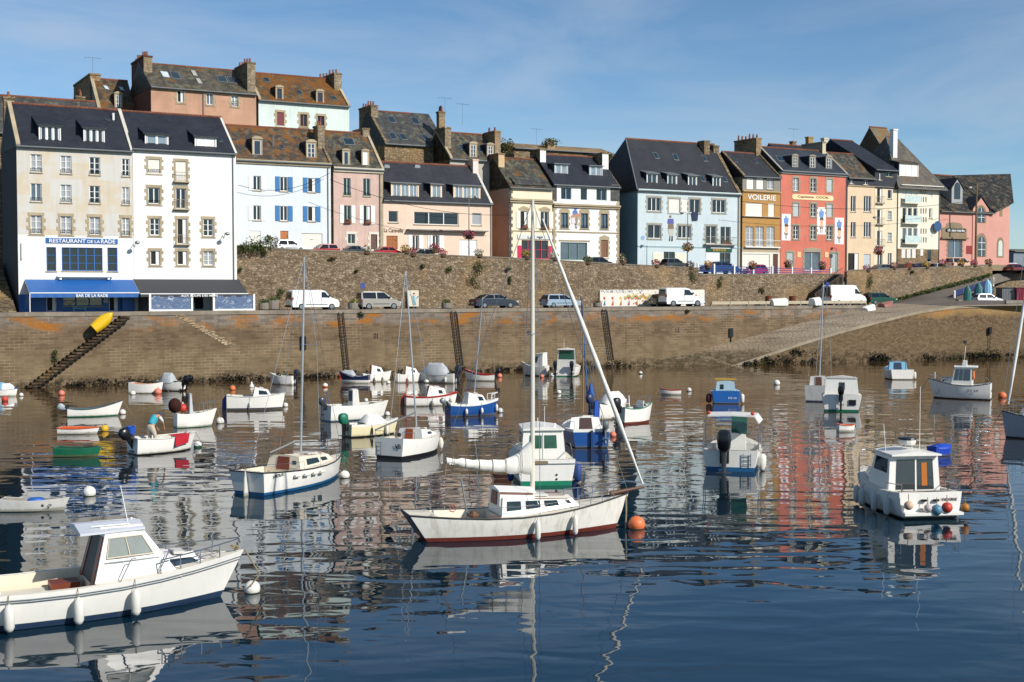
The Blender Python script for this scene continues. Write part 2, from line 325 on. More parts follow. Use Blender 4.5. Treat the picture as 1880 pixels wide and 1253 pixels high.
# ladders set into the quay
def ladder(px0,py0,px1,py1,label,rungs=18,wide=.45,back=.2):
    a=onc(px0,py0,QC-.2); b=onc(px1,py1,QC-.2); m=frame('quay_ladder',QC-.2,label,'ladder','iron ladders fixed to the quay wall',x=(a-Vector((0,QC-.2,0))).dot(U))
    dx=(b-a).dot(U)
    MB().tube([(0,0,a.z),(dx,0,b.z)],.05,n=6).obj('rail',plain('2a241e',.8),m); MB().tube([(wide,0,a.z),(dx+wide,0,b.z)],.05,n=6).obj('rail',plain('2a241e',.8),m)
    for i in range(rungs):
        t=(i+.5)/rungs; MB().tube([(dx*t+.04,0,a.z+(b.z-a.z)*t),(dx*t+wide-.04,0,a.z+(b.z-a.z)*t)],.03,n=5).obj('rung',plain('2a241e',.8),m)
    if not back: return
    mb=MB(); mb.prism([(wide+.05,.14,a.z),(wide+.05+back,.14,a.z),(dx+wide+.05+back,.14,b.z),(dx+wide+.05,.14,b.z)],(0,.1,0)); mb.obj('niche_shade_strip',plain('171310',.9),m)  # dark strip painting the shade of the ladder niche
ladder(622,574,633,678,'rusty brown iron ladder on the quay wall under the silver minivan',back=0)
ladder(829,572,841,672,'dark ladder with black painted niche shade on the quay wall left of the dark sedan')
ladder(1106,568,1119,662,'dark ladder on the quay wall below the left end of the mural')
for px,py,w,h,lab in ((557,630,.55,1.25,'black fender board hanging high on the quay wall behind the tall left mast'),(1342,611,.55,1.0,'black board on the quay wall just above the cobbled slipway')):
    p=onc(px,py,QC-.06); m=frame('fender_board',QC-.06,lab,'fender board','black boards on the walls',x=(p-Vector((0,QC,0))).dot(U)); mb=MB(); mb.box(-w/2,w/2,-.12,.0,p.z-h/2,p.z+h/2); mb.obj('board',BLK,m)
    mb=MB(); mb.box(-.06,.06,-.08,-.02,p.z-h/2-2.2,p.z-h/2); mb.obj('post',plain('2b241d',.9),m)
# stone stairs down the quay at the left
st=frame('quay_stairs',QC,'dark weedy stone steps running down the quay wall beneath the restaurant','stairs'); mb=MB(); N_=24
for i in range(N_):
    t=i/(N_-1); p=onc(232-t*170,581+t*128,QC-.9); x=(p-Vector((0,QC,0))).dot(U); mb.box(x-.5,x+.3,-.8,-.01,p.z-.13,p.z+.04)
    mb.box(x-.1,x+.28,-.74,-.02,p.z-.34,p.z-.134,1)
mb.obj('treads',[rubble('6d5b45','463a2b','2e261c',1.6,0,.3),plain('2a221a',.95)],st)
# ground sheets
mb=MB(); a0=fx(-320,QC); 
mb.face([P(a0,QC+.9,QZ),P(fx(1580,QC),QC+.9,QZ),P(fx(1640,142),142.2,QZ),P(a0,142.2,QZ)]); mb.face([P(a0,142.2,QZ),P(fx(437,142),142.2,QZ),P(fx(437,142),160,QZ),P(a0,160,QZ)]); tag(mb.obj('quay_road',ASPH),kind='structure')
far=[(1175,672),(1250,652),(1320,634),(1400,613),(1470,594),(1530,578),(1566,569),(1600,561.5),(1640,553.5)]
FE=[onc(x,y,QC-.05) for x,y in far]; FE[-2]=Vector(onc(1600,561,138)); FE[-1]=Vector(onc(1640,553,141.9)); FE[-2].z=QZ+.0; FE[-1].z=QZ+.15
NE=[(1330,676,140.4),(1370,663,141.5),(1400,653.5,142.5),(1470,630,144.8),(1540,609,147),(1610,590.5,149.4),(1660,578,151),(1692,571,152),(1752,562.5,154.2)]
NE=[atd(x,y,d) for x,y,d in NE]
def cobbles():
    s=NT('cobbled_slipway'); v=s.co((1.1,2.0,1),world=True); vo=s.n('ShaderNodeTexVoronoi',feature='DISTANCE_TO_EDGE',voronoi_dimensions='2D',ins={'Scale':1.6}); s.l(v,vo.inputs['Vector']); e=s.ramp(vo.outputs[0],[(.02,0),(.14,1)])
    p=s.n('ShaderNodeSeparateXYZ'); s.l(s.n('ShaderNodeNewGeometry').outputs['Position'],p.inputs[0]); z=p.outputs[2]
    big=s.noise(s.co((.25,.5,1),world=True),1,7,.65); col=s.mix(s.ramp(big,[(.35,0),(.68,1)]),lin('a08c72'),lin('78664f'))
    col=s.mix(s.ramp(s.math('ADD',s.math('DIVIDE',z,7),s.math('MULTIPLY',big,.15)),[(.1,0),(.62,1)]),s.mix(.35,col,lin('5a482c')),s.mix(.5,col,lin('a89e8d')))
    w=s.math('MULTIPLY',s.ramp(s.math('ADD',z,s.math('MULTIPLY',s.noise(s.co((.6,.9,1),world=True),1,6,.7),-2.2)),[(.0,1),(.55,0)]),s.ramp(s.noise(s.co((1.1,1.6,1),world=True),1,7,.7),[(.38,0),(.56,1)])); col=s.mix(s.math('MULTIPLY',w,.85),col,lin('35321a')); dk=s.ramp(s.noise(s.co((.12,.5,1),world=True),1,6,.7),[(.5,0),(.66,.55)]); col=s.mix(dk,col,lin('4c3d2b')); col=s.mix(e,s.mix(.5,col,lin('463a2a')),col); s.bump(e,.7,.05); return s.done(col,.85,spec=.3)
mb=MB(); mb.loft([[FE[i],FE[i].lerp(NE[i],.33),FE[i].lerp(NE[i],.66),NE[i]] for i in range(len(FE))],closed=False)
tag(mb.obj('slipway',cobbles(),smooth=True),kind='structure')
mb=MB(); mb.tube([p+Vector((.04,-.12,.03)) for p in FE[:7]],.13,n=6); mb.obj('shadow_strip',plain('2c271a',.95),q)  # dark strip painting the shadow line where the ramp meets the wall
# asphalt road climbing from the slip to the upper street
LB=[onc(1640,553,141.9),onc(1690,541,141.9),onc(1730,530,141.9),onc(1780,517,141.9),onc(1822,505,141.9),onc(1850,498,146)]
RB=[atd(1752,562,154.3),atd(1760,552,166),atd(1775,543,172),atd(1800,533,176),atd(1826,522,180),atd(1900,500,192)]
LB[0].z=QZ+.15
mb=MB(); mb.loft([[LB[i],LB[i].lerp(RB[i],.5),RB[i]] for i in range(6)],closed=False); mb.face([NE[-1],atd(2050,561,160),atd(2050,556,186),RB[3]+Vector((0,0,-1.2)),RB[2],RB[1]])
tag(mb.obj('slip_road',ASPH,smooth=True),kind='structure')
# right-hand quay wall below slip edge
RP=[Vector((p.x,p.y,p.z)) for p in NE]+[atd(1800,561,155.5),atd(1880,559.5,157.8),atd(2050,557,163)]
ang=math.atan2(RP[-1].y-RP[0].y,RP[-1].x-RP[0].x); R0=RP[0]
rq=empty('slip_wall',(R0.x,R0.y,0),ang,'stone wall carrying the slipway edge, brown below and orange above, at the right','quay wall')
def rl(p): d=Vector((p.x-R0.x,p.y-R0.y,0)); return Vector((d.x*cos(ang)+d.y*sin(ang),-d.x*sin(ang)+d.y*cos(ang),p.z))
Q=[rl(p) for p in RP]; mb=MB()
for a,b in zip(Q,Q[1:]): mb.face([(a.x,a.y,-2),(b.x,b.y,-2),(b.x,b.y,b.z-.05),(a.x,a.y,a.z-.05)])
def slipstone():
    s=NT('slip_masonry'); v=s.co((1,1,1),wall=True); c=s.co((1.3,2.6,1),wall=True)
    vo=s.n('ShaderNodeTexVoronoi',voronoi_dimensions='2D',ins={'Scale':2.1}); s.l(c,vo.inputs['Vector']); ve=s.n('ShaderNodeTexVoronoi',voronoi_dimensions='2D',feature='DISTANCE_TO_EDGE',ins={'Scale':2.1}); s.l(c,ve.inputs['Vector'])
    tc=s.n('ShaderNodeTexCoord').outputs['Object']; sp=s.n('ShaderNodeSeparateXYZ'); s.l(tc,sp.inputs[0]); z=sp.outputs[2]; n=s.noise(s.co((.4,.4,.7)),.8,7,.65); zn=s.math('DIVIDE',s.math('ADD',z,s.math('MULTIPLY',s.math('SUBTRACT',n,.5),2.2)),7)
    sc=s.n('ShaderNodeSeparateColor'); s.l(vo.outputs['Color'],sc.inputs[0]); col=s.mix(sc.outputs[0],lin('7c6a50'),lin('63523d'))
    col=s.mix(s.ramp(zn,[(.5,0),(.6,1)]),col,s.mix(sc.outputs[1],lin('5f4c38'),lin('7f6b53'))); col=s.mix(s.ramp(zn,[(.7,0),(.8,1)]),col,s.mix(n,lin('948160'),lin('a8844c')))
    l=s.math('MULTIPLY',s.ramp(zn,[(.72,0),(.8,1)]),s.ramp(s.noise(s.co((.3,.3,.7)),.9,8,.65),[(.48,0),(.6,1)])); col=s.mix(s.math('MULTIPLY',l,.85),col,lin('b86c14'))
    e=s.ramp(ve.outputs[0],[(.02,0),(.1,1)]); col=s.mix(e,s.mix(.35,col,lin('2e2418')),col)
    w=s.math('MULTIPLY',s.ramp(zn,[(.02,1),(.2,0)]),s.ramp(s.noise(s.co(),1.4,8,.7),[(.46,0),(.58,1)])); col=s.mix(s.math('MULTIPLY',w,.9),col,lin('241d12'))
    s.bump(e,.6,.05); return s.done(col,.92,spec=.25)
mb.obj('masonry',slipstone(),rq)
mb=MB(); rings=[[(p.x,p.y-.08,p.z-.3),(p.x,p.y-.08,p.z+.03),(p.x,p.y+.55,p.z+.03),(p.x,p.y+.55,p.z-.3)] for p in Q]; mb.loft(rings); mb.obj('coping',plaster('a39680',.25,stain=.2),rq)
for px,py,d,lab in ((1816,607,155.9,'black board on the slip wall at the right, over green weed'),(1769,628,155,'short dark post top on the slip wall above the cabin cruiser')):
    p=rl(atd(px,py,d)); m=empty('fender_board',(R0.x,R0.y,0),ang,lab,'fender board','black boards on the walls'); mb=MB(); h=.42 if px>1800 else .18; mb.box(p.x-.2,p.x+.2,p.y-.3,p.y-.1,p.z-h,p.z+h); mb.obj('board',BLK,m); mb=MB(); mb.box(p.x-.03,p.x+.03,p.y-.2,p.y-.14,p.z-2.2,p.z-h); mb.obj('post',plain('2b241d',.9),m)
# ------------------------------------------------------------------ upper retaining wall and street
UC=142.0
TOP=[(428,450),(470,451),(517,456),(680,462.5),(900,471),(1020,477),(1135,484),(1283,491.5)]; TOP2=[(1283,503.5),(1400,503),(1545,502)]; TOP3=[(1555,499),(1566,495.5),(1640,493),(1740,489.5),(1822,485.5)]
rub=rubble('a3917a','7a6953','5e5142',3.0,.1,.5,name='retaining_rubble')
uw=frame('terrace_wall',UC,'tall rubble stone retaining wall between the quay road and the house street','retaining wall')
def tp(l): return [((onc(x,y,UC)-Vector((0,UC,0))).dot(U),onc(x,y,UC).z) for x,y in l]
mb=MB(); mc=MB()
for l in (TOP,TOP2,TOP3):
    T=tp(l)
    for (x0,z0),(x1,z1) in zip(T,T[1:]):
        mb.hexa([(x0,0,5),(x1,0,5),(x1,.5,5),(x0,.5,5),(x0,0,z0-.14),(x1,0,z1-.14),(x1,.5,z1-.14),(x0,.5,z0-.14)])
        mc.hexa([(x0,-.04,z0-.137),(x1,-.04,z1-.137),(x1,.54,z1-.137),(x0,.54,z0-.137),(x0,-.04,z0),(x1,-.04,z1),(x1,.54,z1),(x0,.54,z0)])
recalc(mb.obj('rubble',rub,uw)); mc.obj('coping',plaster('8a7f70',.3,stain=.2),uw)
ZR=[(-400,12.3),(432,12.05),(900,11.15),(1290,10.35),(1540,9.9),(1700,10.5),(1822,11.0),(2100,11.6)]
def zr(px):
    for (a,za),(b,zb) in zip(ZR,ZR[1:]):
        if a<=px<=b: return za+(zb-za)*(px-a)/(b-a)
    return 11.6
mb=MB(); S=[432,600,750,900,1050,1200,1290,1400,1540,1640,1740,1822]
for a,b in zip(S,S[1:]):
    xa,xb=fx(a,UC),fx(b,UC); mb.face([P(xa,UC+.48,zr(a)),P(xb,UC+.48,zr(b)),P(xb,152,zr(b)),P(xa,152,zr(a))])
xa,xb=fx(1822,UC),fx(1990,UC); mb.face([P(xa,UC+.48,zr(1822)),P(xa+6,UC+.4,11.1),P(xb,UC+2,11.4),P(xb,160,11.6),P(xa,152,zr(1822))])
tag(mb.obj('upper_street',ASPH),kind='structure')
mb=MB(); cs=[151.9,156,164,175,260]; dz=[-.05,.6,1.6,2.2,2.5]; xs=[fx(p,UC) for p in (437,600,900,1290,1540,1700)]; zz=[zr(p) for p in (432,600,900,1290,1540,1700)]
mb.loft([[P(x,c,z+d*(1 if k<4 else .3)) for c,d in zip(cs,dz)] for k,(x,z) in enumerate(zip(xs,zz))],closed=False)
mb.face([P(fx(-300,142),160,QZ),P(xs[0],160,QZ),P(xs[0],160.01,12),P(fx(-300,142),160.01,12)]); mb.face([P(fx(-300,142),160.01,12),P(xs[0],160.01,12),P(xs[0],260,14.5),P(fx(-300,142),260,14.5)])
tag(mb.obj('hillside',ground('5b5236',1,'hill_ground')),kind='structure')
# embankment on the right
EM=[(1824,524,512),(1850,520,506),(1880,516,500),(2000,508,490)]; e0=atd(1824,540,183); en=empty('embankment_wall',(0,0,0),0,'rough stone bank wall behind the grey and red containers','retaining wall'); mb=MB()
for i,(a,b) in enumerate(zip(EM,EM[1:])):
    da,db=183+i*2,183+(i+1)*2; A=atd(a[0],a[2],da); B=atd(b[0],b[2],db); mb.face([(A.x,A.y,5.5),(B.x,B.y,5.5),(B.x,B.y,B.z),(A.x,A.y,A.z)]); mb.face([(A.x,A.y,A.z),(B.x,B.y,B.z),(B.x,B.y+12,B.z+.3),(A.x,A.y+12,A.z+.3)])
A=atd(1824,512,183); mb.face([(A.x,A.y,5.5),(A.x,A.y,A.z),(A.x+2.5,A.y+12,A.z+.3),(A.x+2.5,A.y+12,5.5)])
mb.obj('rubble',rub,en)
# side steps left of the restaurant
ss=frame('side_steps',136,'flight of grey stone steps climbing beside the dark gable at the far left','stairs'); xr=fx(30,136); mb=MB()
for i in range(26): mb.box(xr-5,xr-.15,-1+i*.36,9.5,QZ+.05+i*.17,QZ+.05+(i+1)*.17)
mb.obj('treads',rubble('8f7f68','6b5d4b','40372b',1.3),ss)
# ------------------------------------------------------------------ houses
class House:
    def __init__(s,name,label,c,pl,pr,eave,ridge,D,wall,zb=None,r=.5,bands=(),roof=None,hip=(0,0),gable=None,over=.25,cat='house',ridgetile=True,recess=.16,back=None):
        s.c=c; o=onc(pl,eave[1],c); s.zb=zb if zb is not None else zr((pl+pr)/2)-.6
        s.O=Vector((o.x,o.y,s.zb)); s.root=empty(name,s.O,PHI,label,cat); s.D=D; s.rd=r*D
        s.o=s.toloc(CP); s.W=s.loc(pr,eave[1])[0]; s.ze=s.loc(*eave)[1]
        s.zr=s.loc(ridge[0],ridge[1],s.rd)[1]; s.sl=(s.zr-s.ze)/s.rd; s.bands=list(bands); s.wall=wall; s.roofm=roof; s.hip=hip; s.gm=gable or wall; s.wins=[]; s.over=over; s.rt=ridgetile; s.rec=recess; s.pl=pl
        s.roofo=None
    def toloc(s,p): d=p-s.O; return Vector((d.dot(U),d.dot(V),d.z))
    def dl(s,px,py): d=ray(px,py); return Vector((d.dot(U),d.dot(V),d.z))
    def loc(s,px,py,y=0):
        d=s.dl(px,py); t=(y-s.o.y)/d.y; return (s.o.x+t*d.x, s.o.z+t*d.z)
    def roofpt(s,px,py,lift=0):
        d=s.dl(px,py); t=(s.ze+lift+s.sl*s.o.y-s.o.z)/(d.z-s.sl*d.y); return s.o+d*t
    # ---- openings
    def win(s,x0,y0,x1,y1,kind='c',sur=None,shut=None,rail=None,fl=0,sill=True,fr=None,nx=None,nz=None,arch=0,pw=.5):
        u0,z1=s.loc(x0,y0); u1,z0=s.loc(x1,y1); s.wins.append(dict(u0=u0,u1=u1,z0=z0,z1=z1,kind=kind,sur=sur,shut=shut,rail=rail,fl=fl,sill=sill,fr=fr,nx=nx,nz=nz,arch=arch,pw=pw)); return s
    def rows(s,cols,rows,kinds='c',**k):
        i=0
        for (y0,y1) in rows:
            for (x0,x1) in cols:
                f=lambda y:(x0-s.pl)*(530-y)*2.38e-4/(1-MS*(x0-940)/FPX); kd=kinds[i%len(kinds)]; i+=1
                if kd!='-': s.win(x0,y0+f(y0),x1,y1+f(y1),kd,**k)
    def window(s,w,y0=0.0,parent=None,name='window'):
        par=parent or s.root; u0,u1,z0,z1,k=w['u0'],w['u1'],w['z0'],w['z1'],w['kind']; fr=w['fr'] or FR; rec=y0+s.rec-.06; m=MB(); fw=min(.075,(u1-u0)*.12)
        if k.startswith('door'):
            dm=w['fr'] or WOODB; m.box(u0,u1,rec,rec+.06,z0,z1); n=2
            for i in range(n):
                for j in range(3):
                    a=u0+(u1-u0)*(i+.14)/n; b=u0+(u1-u0)*(i+.86)/n; c=z0+(z1-z0)*(j+.12)/3; d=z0+(z1-z0)*(j+.88)/3; m.box(a,b,rec-.02,rec-.001,c,d)
            o=m.obj('door',dm,par); MB().sphere((u0+(u1-u0)*.85,rec-.06,z0+1.0),.05).obj('handle',METAL,o); return
        if k.startswith('gar'):
            m.box(u0,u1,rec,rec+.06,z0,z1)
            for j in range(5): m.box(u0+.05,u1-.05,rec-.015,rec-.001,z0+(z1-z0)*(j+.08)/5,z0+(z1-z0)*(j+.92)/5)
            o=m.obj('garage_door',w['fr'] or paint('ddd9cd',.5),par); MB().box((u0+u1)/2-.15,(u0+u1)/2+.15,rec-.05,rec-.02,z0+1,z0+1.05).obj('handle',METAL,o); return
        if k=='b' or k=='m':
            m.box(u0,u1,rec-.03,rec+.03,z0,z1); n=max(5,int((z1-z0)/.16))
            for j in range(n): m.box(u0+.02,u1-.02,rec-.045,rec-.031,z0+(z1-z0)*(j+.1)/n,z0+(z1-z0)*(j+.9)/n)
            m.obj('roller_blind' if k=='b' else 'closed_shutter',w['fr'] or paint('dcdad2',.5),par); return
        nx=w['nx'] or (1 if k in 'sd' else 2); nz=w['nz'] or (3 if k in 'cG' else 1)
        m.box(u0,u0+fw,rec,rec+.07,z0,z1); m.box(u1-fw,u1,rec,rec+.07,z0,z1); m.box(u0+fw,u1-fw,rec+.002,rec+.068,z0,z0+fw); m.box(u0+fw,u1-fw,rec+.002,rec+.068,z1-fw,z1)
        for i in range(1,nx): x=u0+(u1-u0)*i/nx; m.box(x-fw*.7,x+fw*.7,rec-.01,rec+.06,z0+fw,z1-fw)
        for j in range(1,nz): z=z0+(z1-z0)*j/nz; m.box(u0+fw,u1-fw,rec+.02,rec+.05,z-.022,z+.022)
        o=m.obj(name,fr,par); pm={'c':curtain(),'g':glass(),'G':glass(),'d':plain('0c0b0a',.7),'s':glass(),'l':glass('46525c',.1)}[k]
        MB().face([(u0,rec+.075,z0),(u1,rec+.075,z0),(u1,rec+.075,z1),(u0,rec+.075,z1)]).obj('pane',pm,o)
        if k=='d': MB().box(u1-.1-.3*(u1-u0),u1-.1,rec-.05,rec-.012,z0+.08,z1-.08).obj('open_casement',FR,o)
        if w['sill'] and not parent: MB().box(u0-.08,u1+.08,-.09,rec-.012,z0-.09,z0-.002).obj('sill',w['sur'] or GRAN,o)
    def trims(s,w):
        u0,u1,z0,z1=w['u0'],w['u1'],w['z0'],w['z1']
        if w['sur']:
            m=MB(); m.box(u0-.22,u1+.22,-.04,.03,z1+.003,z1+.26); zz=z0; i=0
            while zz<z1-.02:
                h=min(.34,z1-zz); q=.34 if i%2 else .17; m.box(u0-q,u0-.004,-.035,.03,zz,zz+h-.006); m.box(u1+.004,u1+q,-.035,.03,zz,zz+h-.006); zz+=h; i+=1
            m.box(u0-.24,u1+.24,-.05,.03,z0-.2,z0-.095)
            if w['arch']: 
                cx=(u0+u1)/2; m.prism([(u0-.3,-.045,z1+.262),(u1+.3,-.045,z1+.262),(u1+.1,-.045,z1+.42),(cx,-.045,z1+.62),(u0-.1,-.045,z1+.42)],(0,.07,0))
            m.obj('stone_surround',w['sur'],s.root)
        if w['shut']:
            wd=(u1-u0)*w['pw']
            for a in (u0-.03-wd,u1+.03):
                m=MB(); m.box(a,a+wd,-.06,-.015,z0-.03,z1+.03); n=9
                for j in range(n): m.box(a+.06,a+wd-.06,-.07,-.061,z0+(z1-z0)*(j+.15)/n,z0+(z1-z0)*(j+.8)/n)
                m.obj('shutter',w['shut'],s.root)
        if w['rail']:
            h=w['rail']; d=.32 if h>.6 else .1; e=.2 if h>.6 else 0; m=MB(); rm=METAL if h>.6 else BLK
            m.tube([(u0-e,.0,z0+h),(u0-e,-d,z0+h),(u1+e,-d,z0+h),(u1+e,0,z0+h)],.022,n=5); m.tube([(u0-e,-.0,z0+.08),(u0-e,-d,z0+.08),(u1+e,-d,z0+.08),(u1+e,0,z0+.08)],.02,n=5); n=max(4,int((u1-u0+2*e)/.15))
            for i in range(n+1): x=u0-e+(u1-u0+2*e)*i/n; m.tube([(x,-d,z0+.08),(x,-d,z0+h)],.011,n=4)
            if h>.6: m.box(u0-e-.05,u1+e+.05,-d-.04,-.001,z0-.1,z0)
            m.obj('balcony_railing',GRAN if h>.6 else rm,s.root)
        if w['fl']:
            m=MB(); m.box(u0+.05,u1-.05,-.3,-.08,z0-.03,z0+.16,8); m.leaves(((u0+u1)/2,-.2,z0+.28),((u1-u0)*.5,.18,.2),70,.13,[0,1,1,2,3,4] if w['fl']==1 else [0,0,1,2]); m.obj('flower_box',FL+[plain('6b3a26',.8)],s.root)
    # ---- shell
    def shell(s):
        W,D=s.W,s.D; ops=s.wins; m=MB(); mats=[s.wall]+[b[1] for b in s.bands]+[s.gm]; gi=len(mats)-1
        bz=[s.loc(s.pl+2,b[0])[1] for b in s.bands]
        xs=sorted({0,W}|{min(max(v,0),W) for w in ops for v in (w['u0'],w['u1'])}); zs=sorted({0,s.ze}|{min(max(v,0),s.ze) for w in ops for v in (w['z0'],w['z1'])}|{z for z in bz if 0<z<s.ze})
        def mi(z):
            k=0
            for i,b in enumerate(bz):
                if z<b: k=i+1
            return k
        for a,b in zip(xs,xs[1:]):
            for c,d in zip(zs,zs[1:]):
                if b-a<1e-5 or d-c<1e-5: continue
                x,z=(a+b)/2,(c+d)/2
                if any(w['u0']<x<w['u1'] and w['z0']<z<w['z1'] for w in ops): continue
                m.face([(a,0,c),(b,0,c),(b,0,d),(a,0,d)],mi(z))
        for w in ops:
            u0,u1,z0,z1=w['u0'],w['u1'],max(w['z0'],0),w['z1']; r=s.rec+.1; k=mi((z0+z1)/2)
            m.face([(u0,0,z0),(u0,0,z1),(u0,r,z1),(u0,r,z0)],k); m.face([(u1,0,z0),(u1,r,z0),(u1,r,z1),(u1,0,z1)],k); m.face([(u0,0,z1),(u1,0,z1),(u1,r,z1),(u0,r,z1)],k); m.face([(u0,0,z0),(u0,r,z0),(u1,r,z0),(u1,0,z0)],k)
        for x,h in ((0,s.hip[0]),(W,s.hip[1])):
            pts=[(x,0,0),(x,0,s.ze),(x,D,s.ze),(x,D,0)] if h else [(x,0,0),(x,0,s.ze),(x,s.rd,s.zr),(x,D,s.ze),(x,D,0)]
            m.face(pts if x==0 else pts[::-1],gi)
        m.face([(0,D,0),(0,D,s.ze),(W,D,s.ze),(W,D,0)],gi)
        return m.obj('wall',mats,s.root)
    def roof(s,lip=.12):
        W,D,o=s.W,s.D,s.over; h0,h1=s.hip; e0=-o if h0 else -.04; e1=W+o if h1 else W+.04; zo=s.ze-s.sl*o; zb=s.ze-(s.zr-s.ze)/(D-s.rd)*.1
        m=MB(); t=lip; A=[(e0,-o,zo),(e1,-o,zo),(e1,D+.1,zb),(e0,D+.1,zb)]; R=[(h0 if h0 else e0,s.rd,s.zr),(W-h1 if h1 else e1,s.rd,s.zr)]
        up=lambda p:(p[0],p[1],p[2]+t)
        a,b,c,d=map(up,A); p,q=map(up,R)
        m.face([a,b,q,p]); m.face([c,d,p,q]); m.face([d,a,p]); m.face([b,c,q])
        for i in range(4): x,y=A[i],A[(i+1)%4]; m.face([x,y,up(y),up(x)])
        m.face([A[0],A[1],R[1],R[0]][::-1]); m.face([A[3],A[0],R[0]]); m.face([A[1],A[2],R[1]])
        s.roofo=m.obj('roof',s.roofm,s.root)
        if s.rt:
            x=R[0][0]; m=MB()
            while x<R[1][0]-.05:
                w=min(.42,R[1][0]-x); m.tube([(x+.01,s.rd,s.zr+t-.03),(x+w-.01,s.rd,s.zr+t-.03)],.14,n=8); x+=w
            m.obj('ridge_tiles',s.rt if s.rt is not True else RIDGE,s.roofo)
        for hh,A_ in ((h0,(A[0],R[0])),(h1,(A[1],R[1]))):
            if hh: MB().tube([up(A_[0]),up(A_[1])],.09,n=6).obj('hip_ridge',ZINC,s.roofo)
        MB().tube([(e0,-o-.08,zo+.02),(e1,-o-.08,zo+.02)],.075,n=6).obj('gutter',ZINC,s.roofo)
        return s.roofo
    def cornice(s,py,mat=None,h=.28,d=.22,x0=None,x1=None,name='cornice'):
        z=s.loc(s.pl+1,py)[1]; a=s.loc(x0,py)[0] if x0 else -.03; b=s.loc(x1,py)[0] if x1 else s.W+.03
        m=MB(); m.box(a,b,-d,-.004,z-h*.5,z); m.box(a+.04,b-.04,-d*.6,-.003,z-h,z-h*.503); m.obj(name,mat or GRAN,s.root)
    def coping(s,side,mat=None,t=.3,lift=.3):
        x=-.06 if side==0 else s.W-t+.06; m=MB(); zo=s.ze-s.sl*.2
        m.prism([(x,-.2,zo),(x,s.rd,s.zr),(x,s.rd,s.zr+lift),(x,-.2,zo+lift)],(t,0,0)); m.prism([(x,s.rd+.001,s.zr),(x,s.D,s.ze),(x,s.D,s.ze+lift),(x,s.rd+.001,s.zr+lift)],(t,0,0)); m.obj('gable_coping',mat or GRAN,s.root)
    def chimney(s,side,pa,pb,ytop,mat=None,pots=3,w=.8,front=None,ybot=None,potm=None,x=None):
        mat=mat or STONE; u1=(s.W+.02 if side else w-.02) if x is None else x+w; u0=u1-w
        def sol(u,px):                       # depth at which (u, y) shows at px
            d=s.dl(px,ytop); k=d.x/d.y; return (u-s.o.x)/k+s.o.y
        y0=sol(u1,pb); y1=sol(u0,pa); y0=min(max(y0,.3),s.D-1.0); y1=min(max(y1,y0+.7),s.D)
        zt=s.loc(pb,ytop+1,y0)[1]; z0=s.ze-.3 if ybot is None else s.loc(pb,ybot,y0)[1]
        m=MB(); m.box(u0,u1,y0,y1,z0,zt-.25); m.box(u0-.07,u1+.07,y0-.07,y1+.07,zt-.248,zt-.05); o=m.obj('chimney',[mat],s.root)
        if front: MB().slab([(u0,y0-.001,z0),(u1,y0-.001,z0),(u1,y0-.001,zt-.26),(u0,y0-.001,zt-.26)],.02).obj('painted_lit_face',front,o)  # lighter front plate: the sunlit face of the chimney put into its colour
        for i in range(pots):
            y=y0+(y1-y0)*(i+.5)/pots; h=.42+.12*((i*7)%3); MB().lathe([(.13,zt-.06),(.15,zt+.02),(.1,zt+h-.06),(.13,zt+h),(.09,zt+h)],((u0+u1)/2,y,0),n=8).obj('chimney_pot',potm or TERRA,o)
        return o
    def skylight(s,*q,mat=None,fr=None):
        P4=[s.roofpt(x,y,.13) for x,y in q]; m=MB(); m.slab(P4[::-1] if (P4[1]-P4[0]).cross(P4[3]-P4[0]).z<0 else P4,.06,0)
        c=sum(P4,Vector())/4; o=m.obj('skylight',fr or ZINC,s.root); P5=[c+(p-c)*.82+Vector((0,-.03,.07)) for p in P4]
        m=MB(); m.slab(P5[::-1] if (P5[1]-P5[0]).cross(P5[3]-P5[0]).z<0 else P5,.01); m.obj('pane',mat or glass('1c2a33',.08),o)
    def dormer(s,x0,y0,x1,y1,style='shed',n=1,wm=None,kind='g',roofm=None,fr=None,pit=.42,mg=.16,cheek=None):
        k=.6
        for i in range(12):
            u0,zt=s.loc(x0,y0,k); u1,zb=s.loc(x1,y1,k); k=max(.02,.5*k+.5*(zb-.02-s.ze)/s.sl)
        wm=wm or FR; m=MB(); pm=pit*s.sl if style=='shed' else 0; zr0=lambda y:s.ze+s.sl*y; top=zt; L=min((zt-zr0(k))/max(s.sl-pm,.05),s.rd*1.0-k)
        yb=k+L; ztb=zt+pm*L
        # front surround around the opening, cheeks
        a,b,c,d=u0+mg,u1-mg,zb+mg*.6,zt-mg*.8
        m.box(u0,a,k,k+.14,zb-.3,zt); m.box(b,u1,k,k+.14,zb-.3,zt); m.box(a,b,k+.001,k+.139,zb-.3,c); m.box(a,b,k+.001,k+.139,d,zt)
        for x in (u0+.005,u1-.085): m.prism([(x,k+.142,zb-.3),(x,yb,zr0(yb)-.05),(x,yb,ztb),(x,k+.142,zt)],(.08,0,0),1)
        o=m.obj('dormer',[wm,cheek or SLATE_D],s.root); R=roofm or SLATE_D
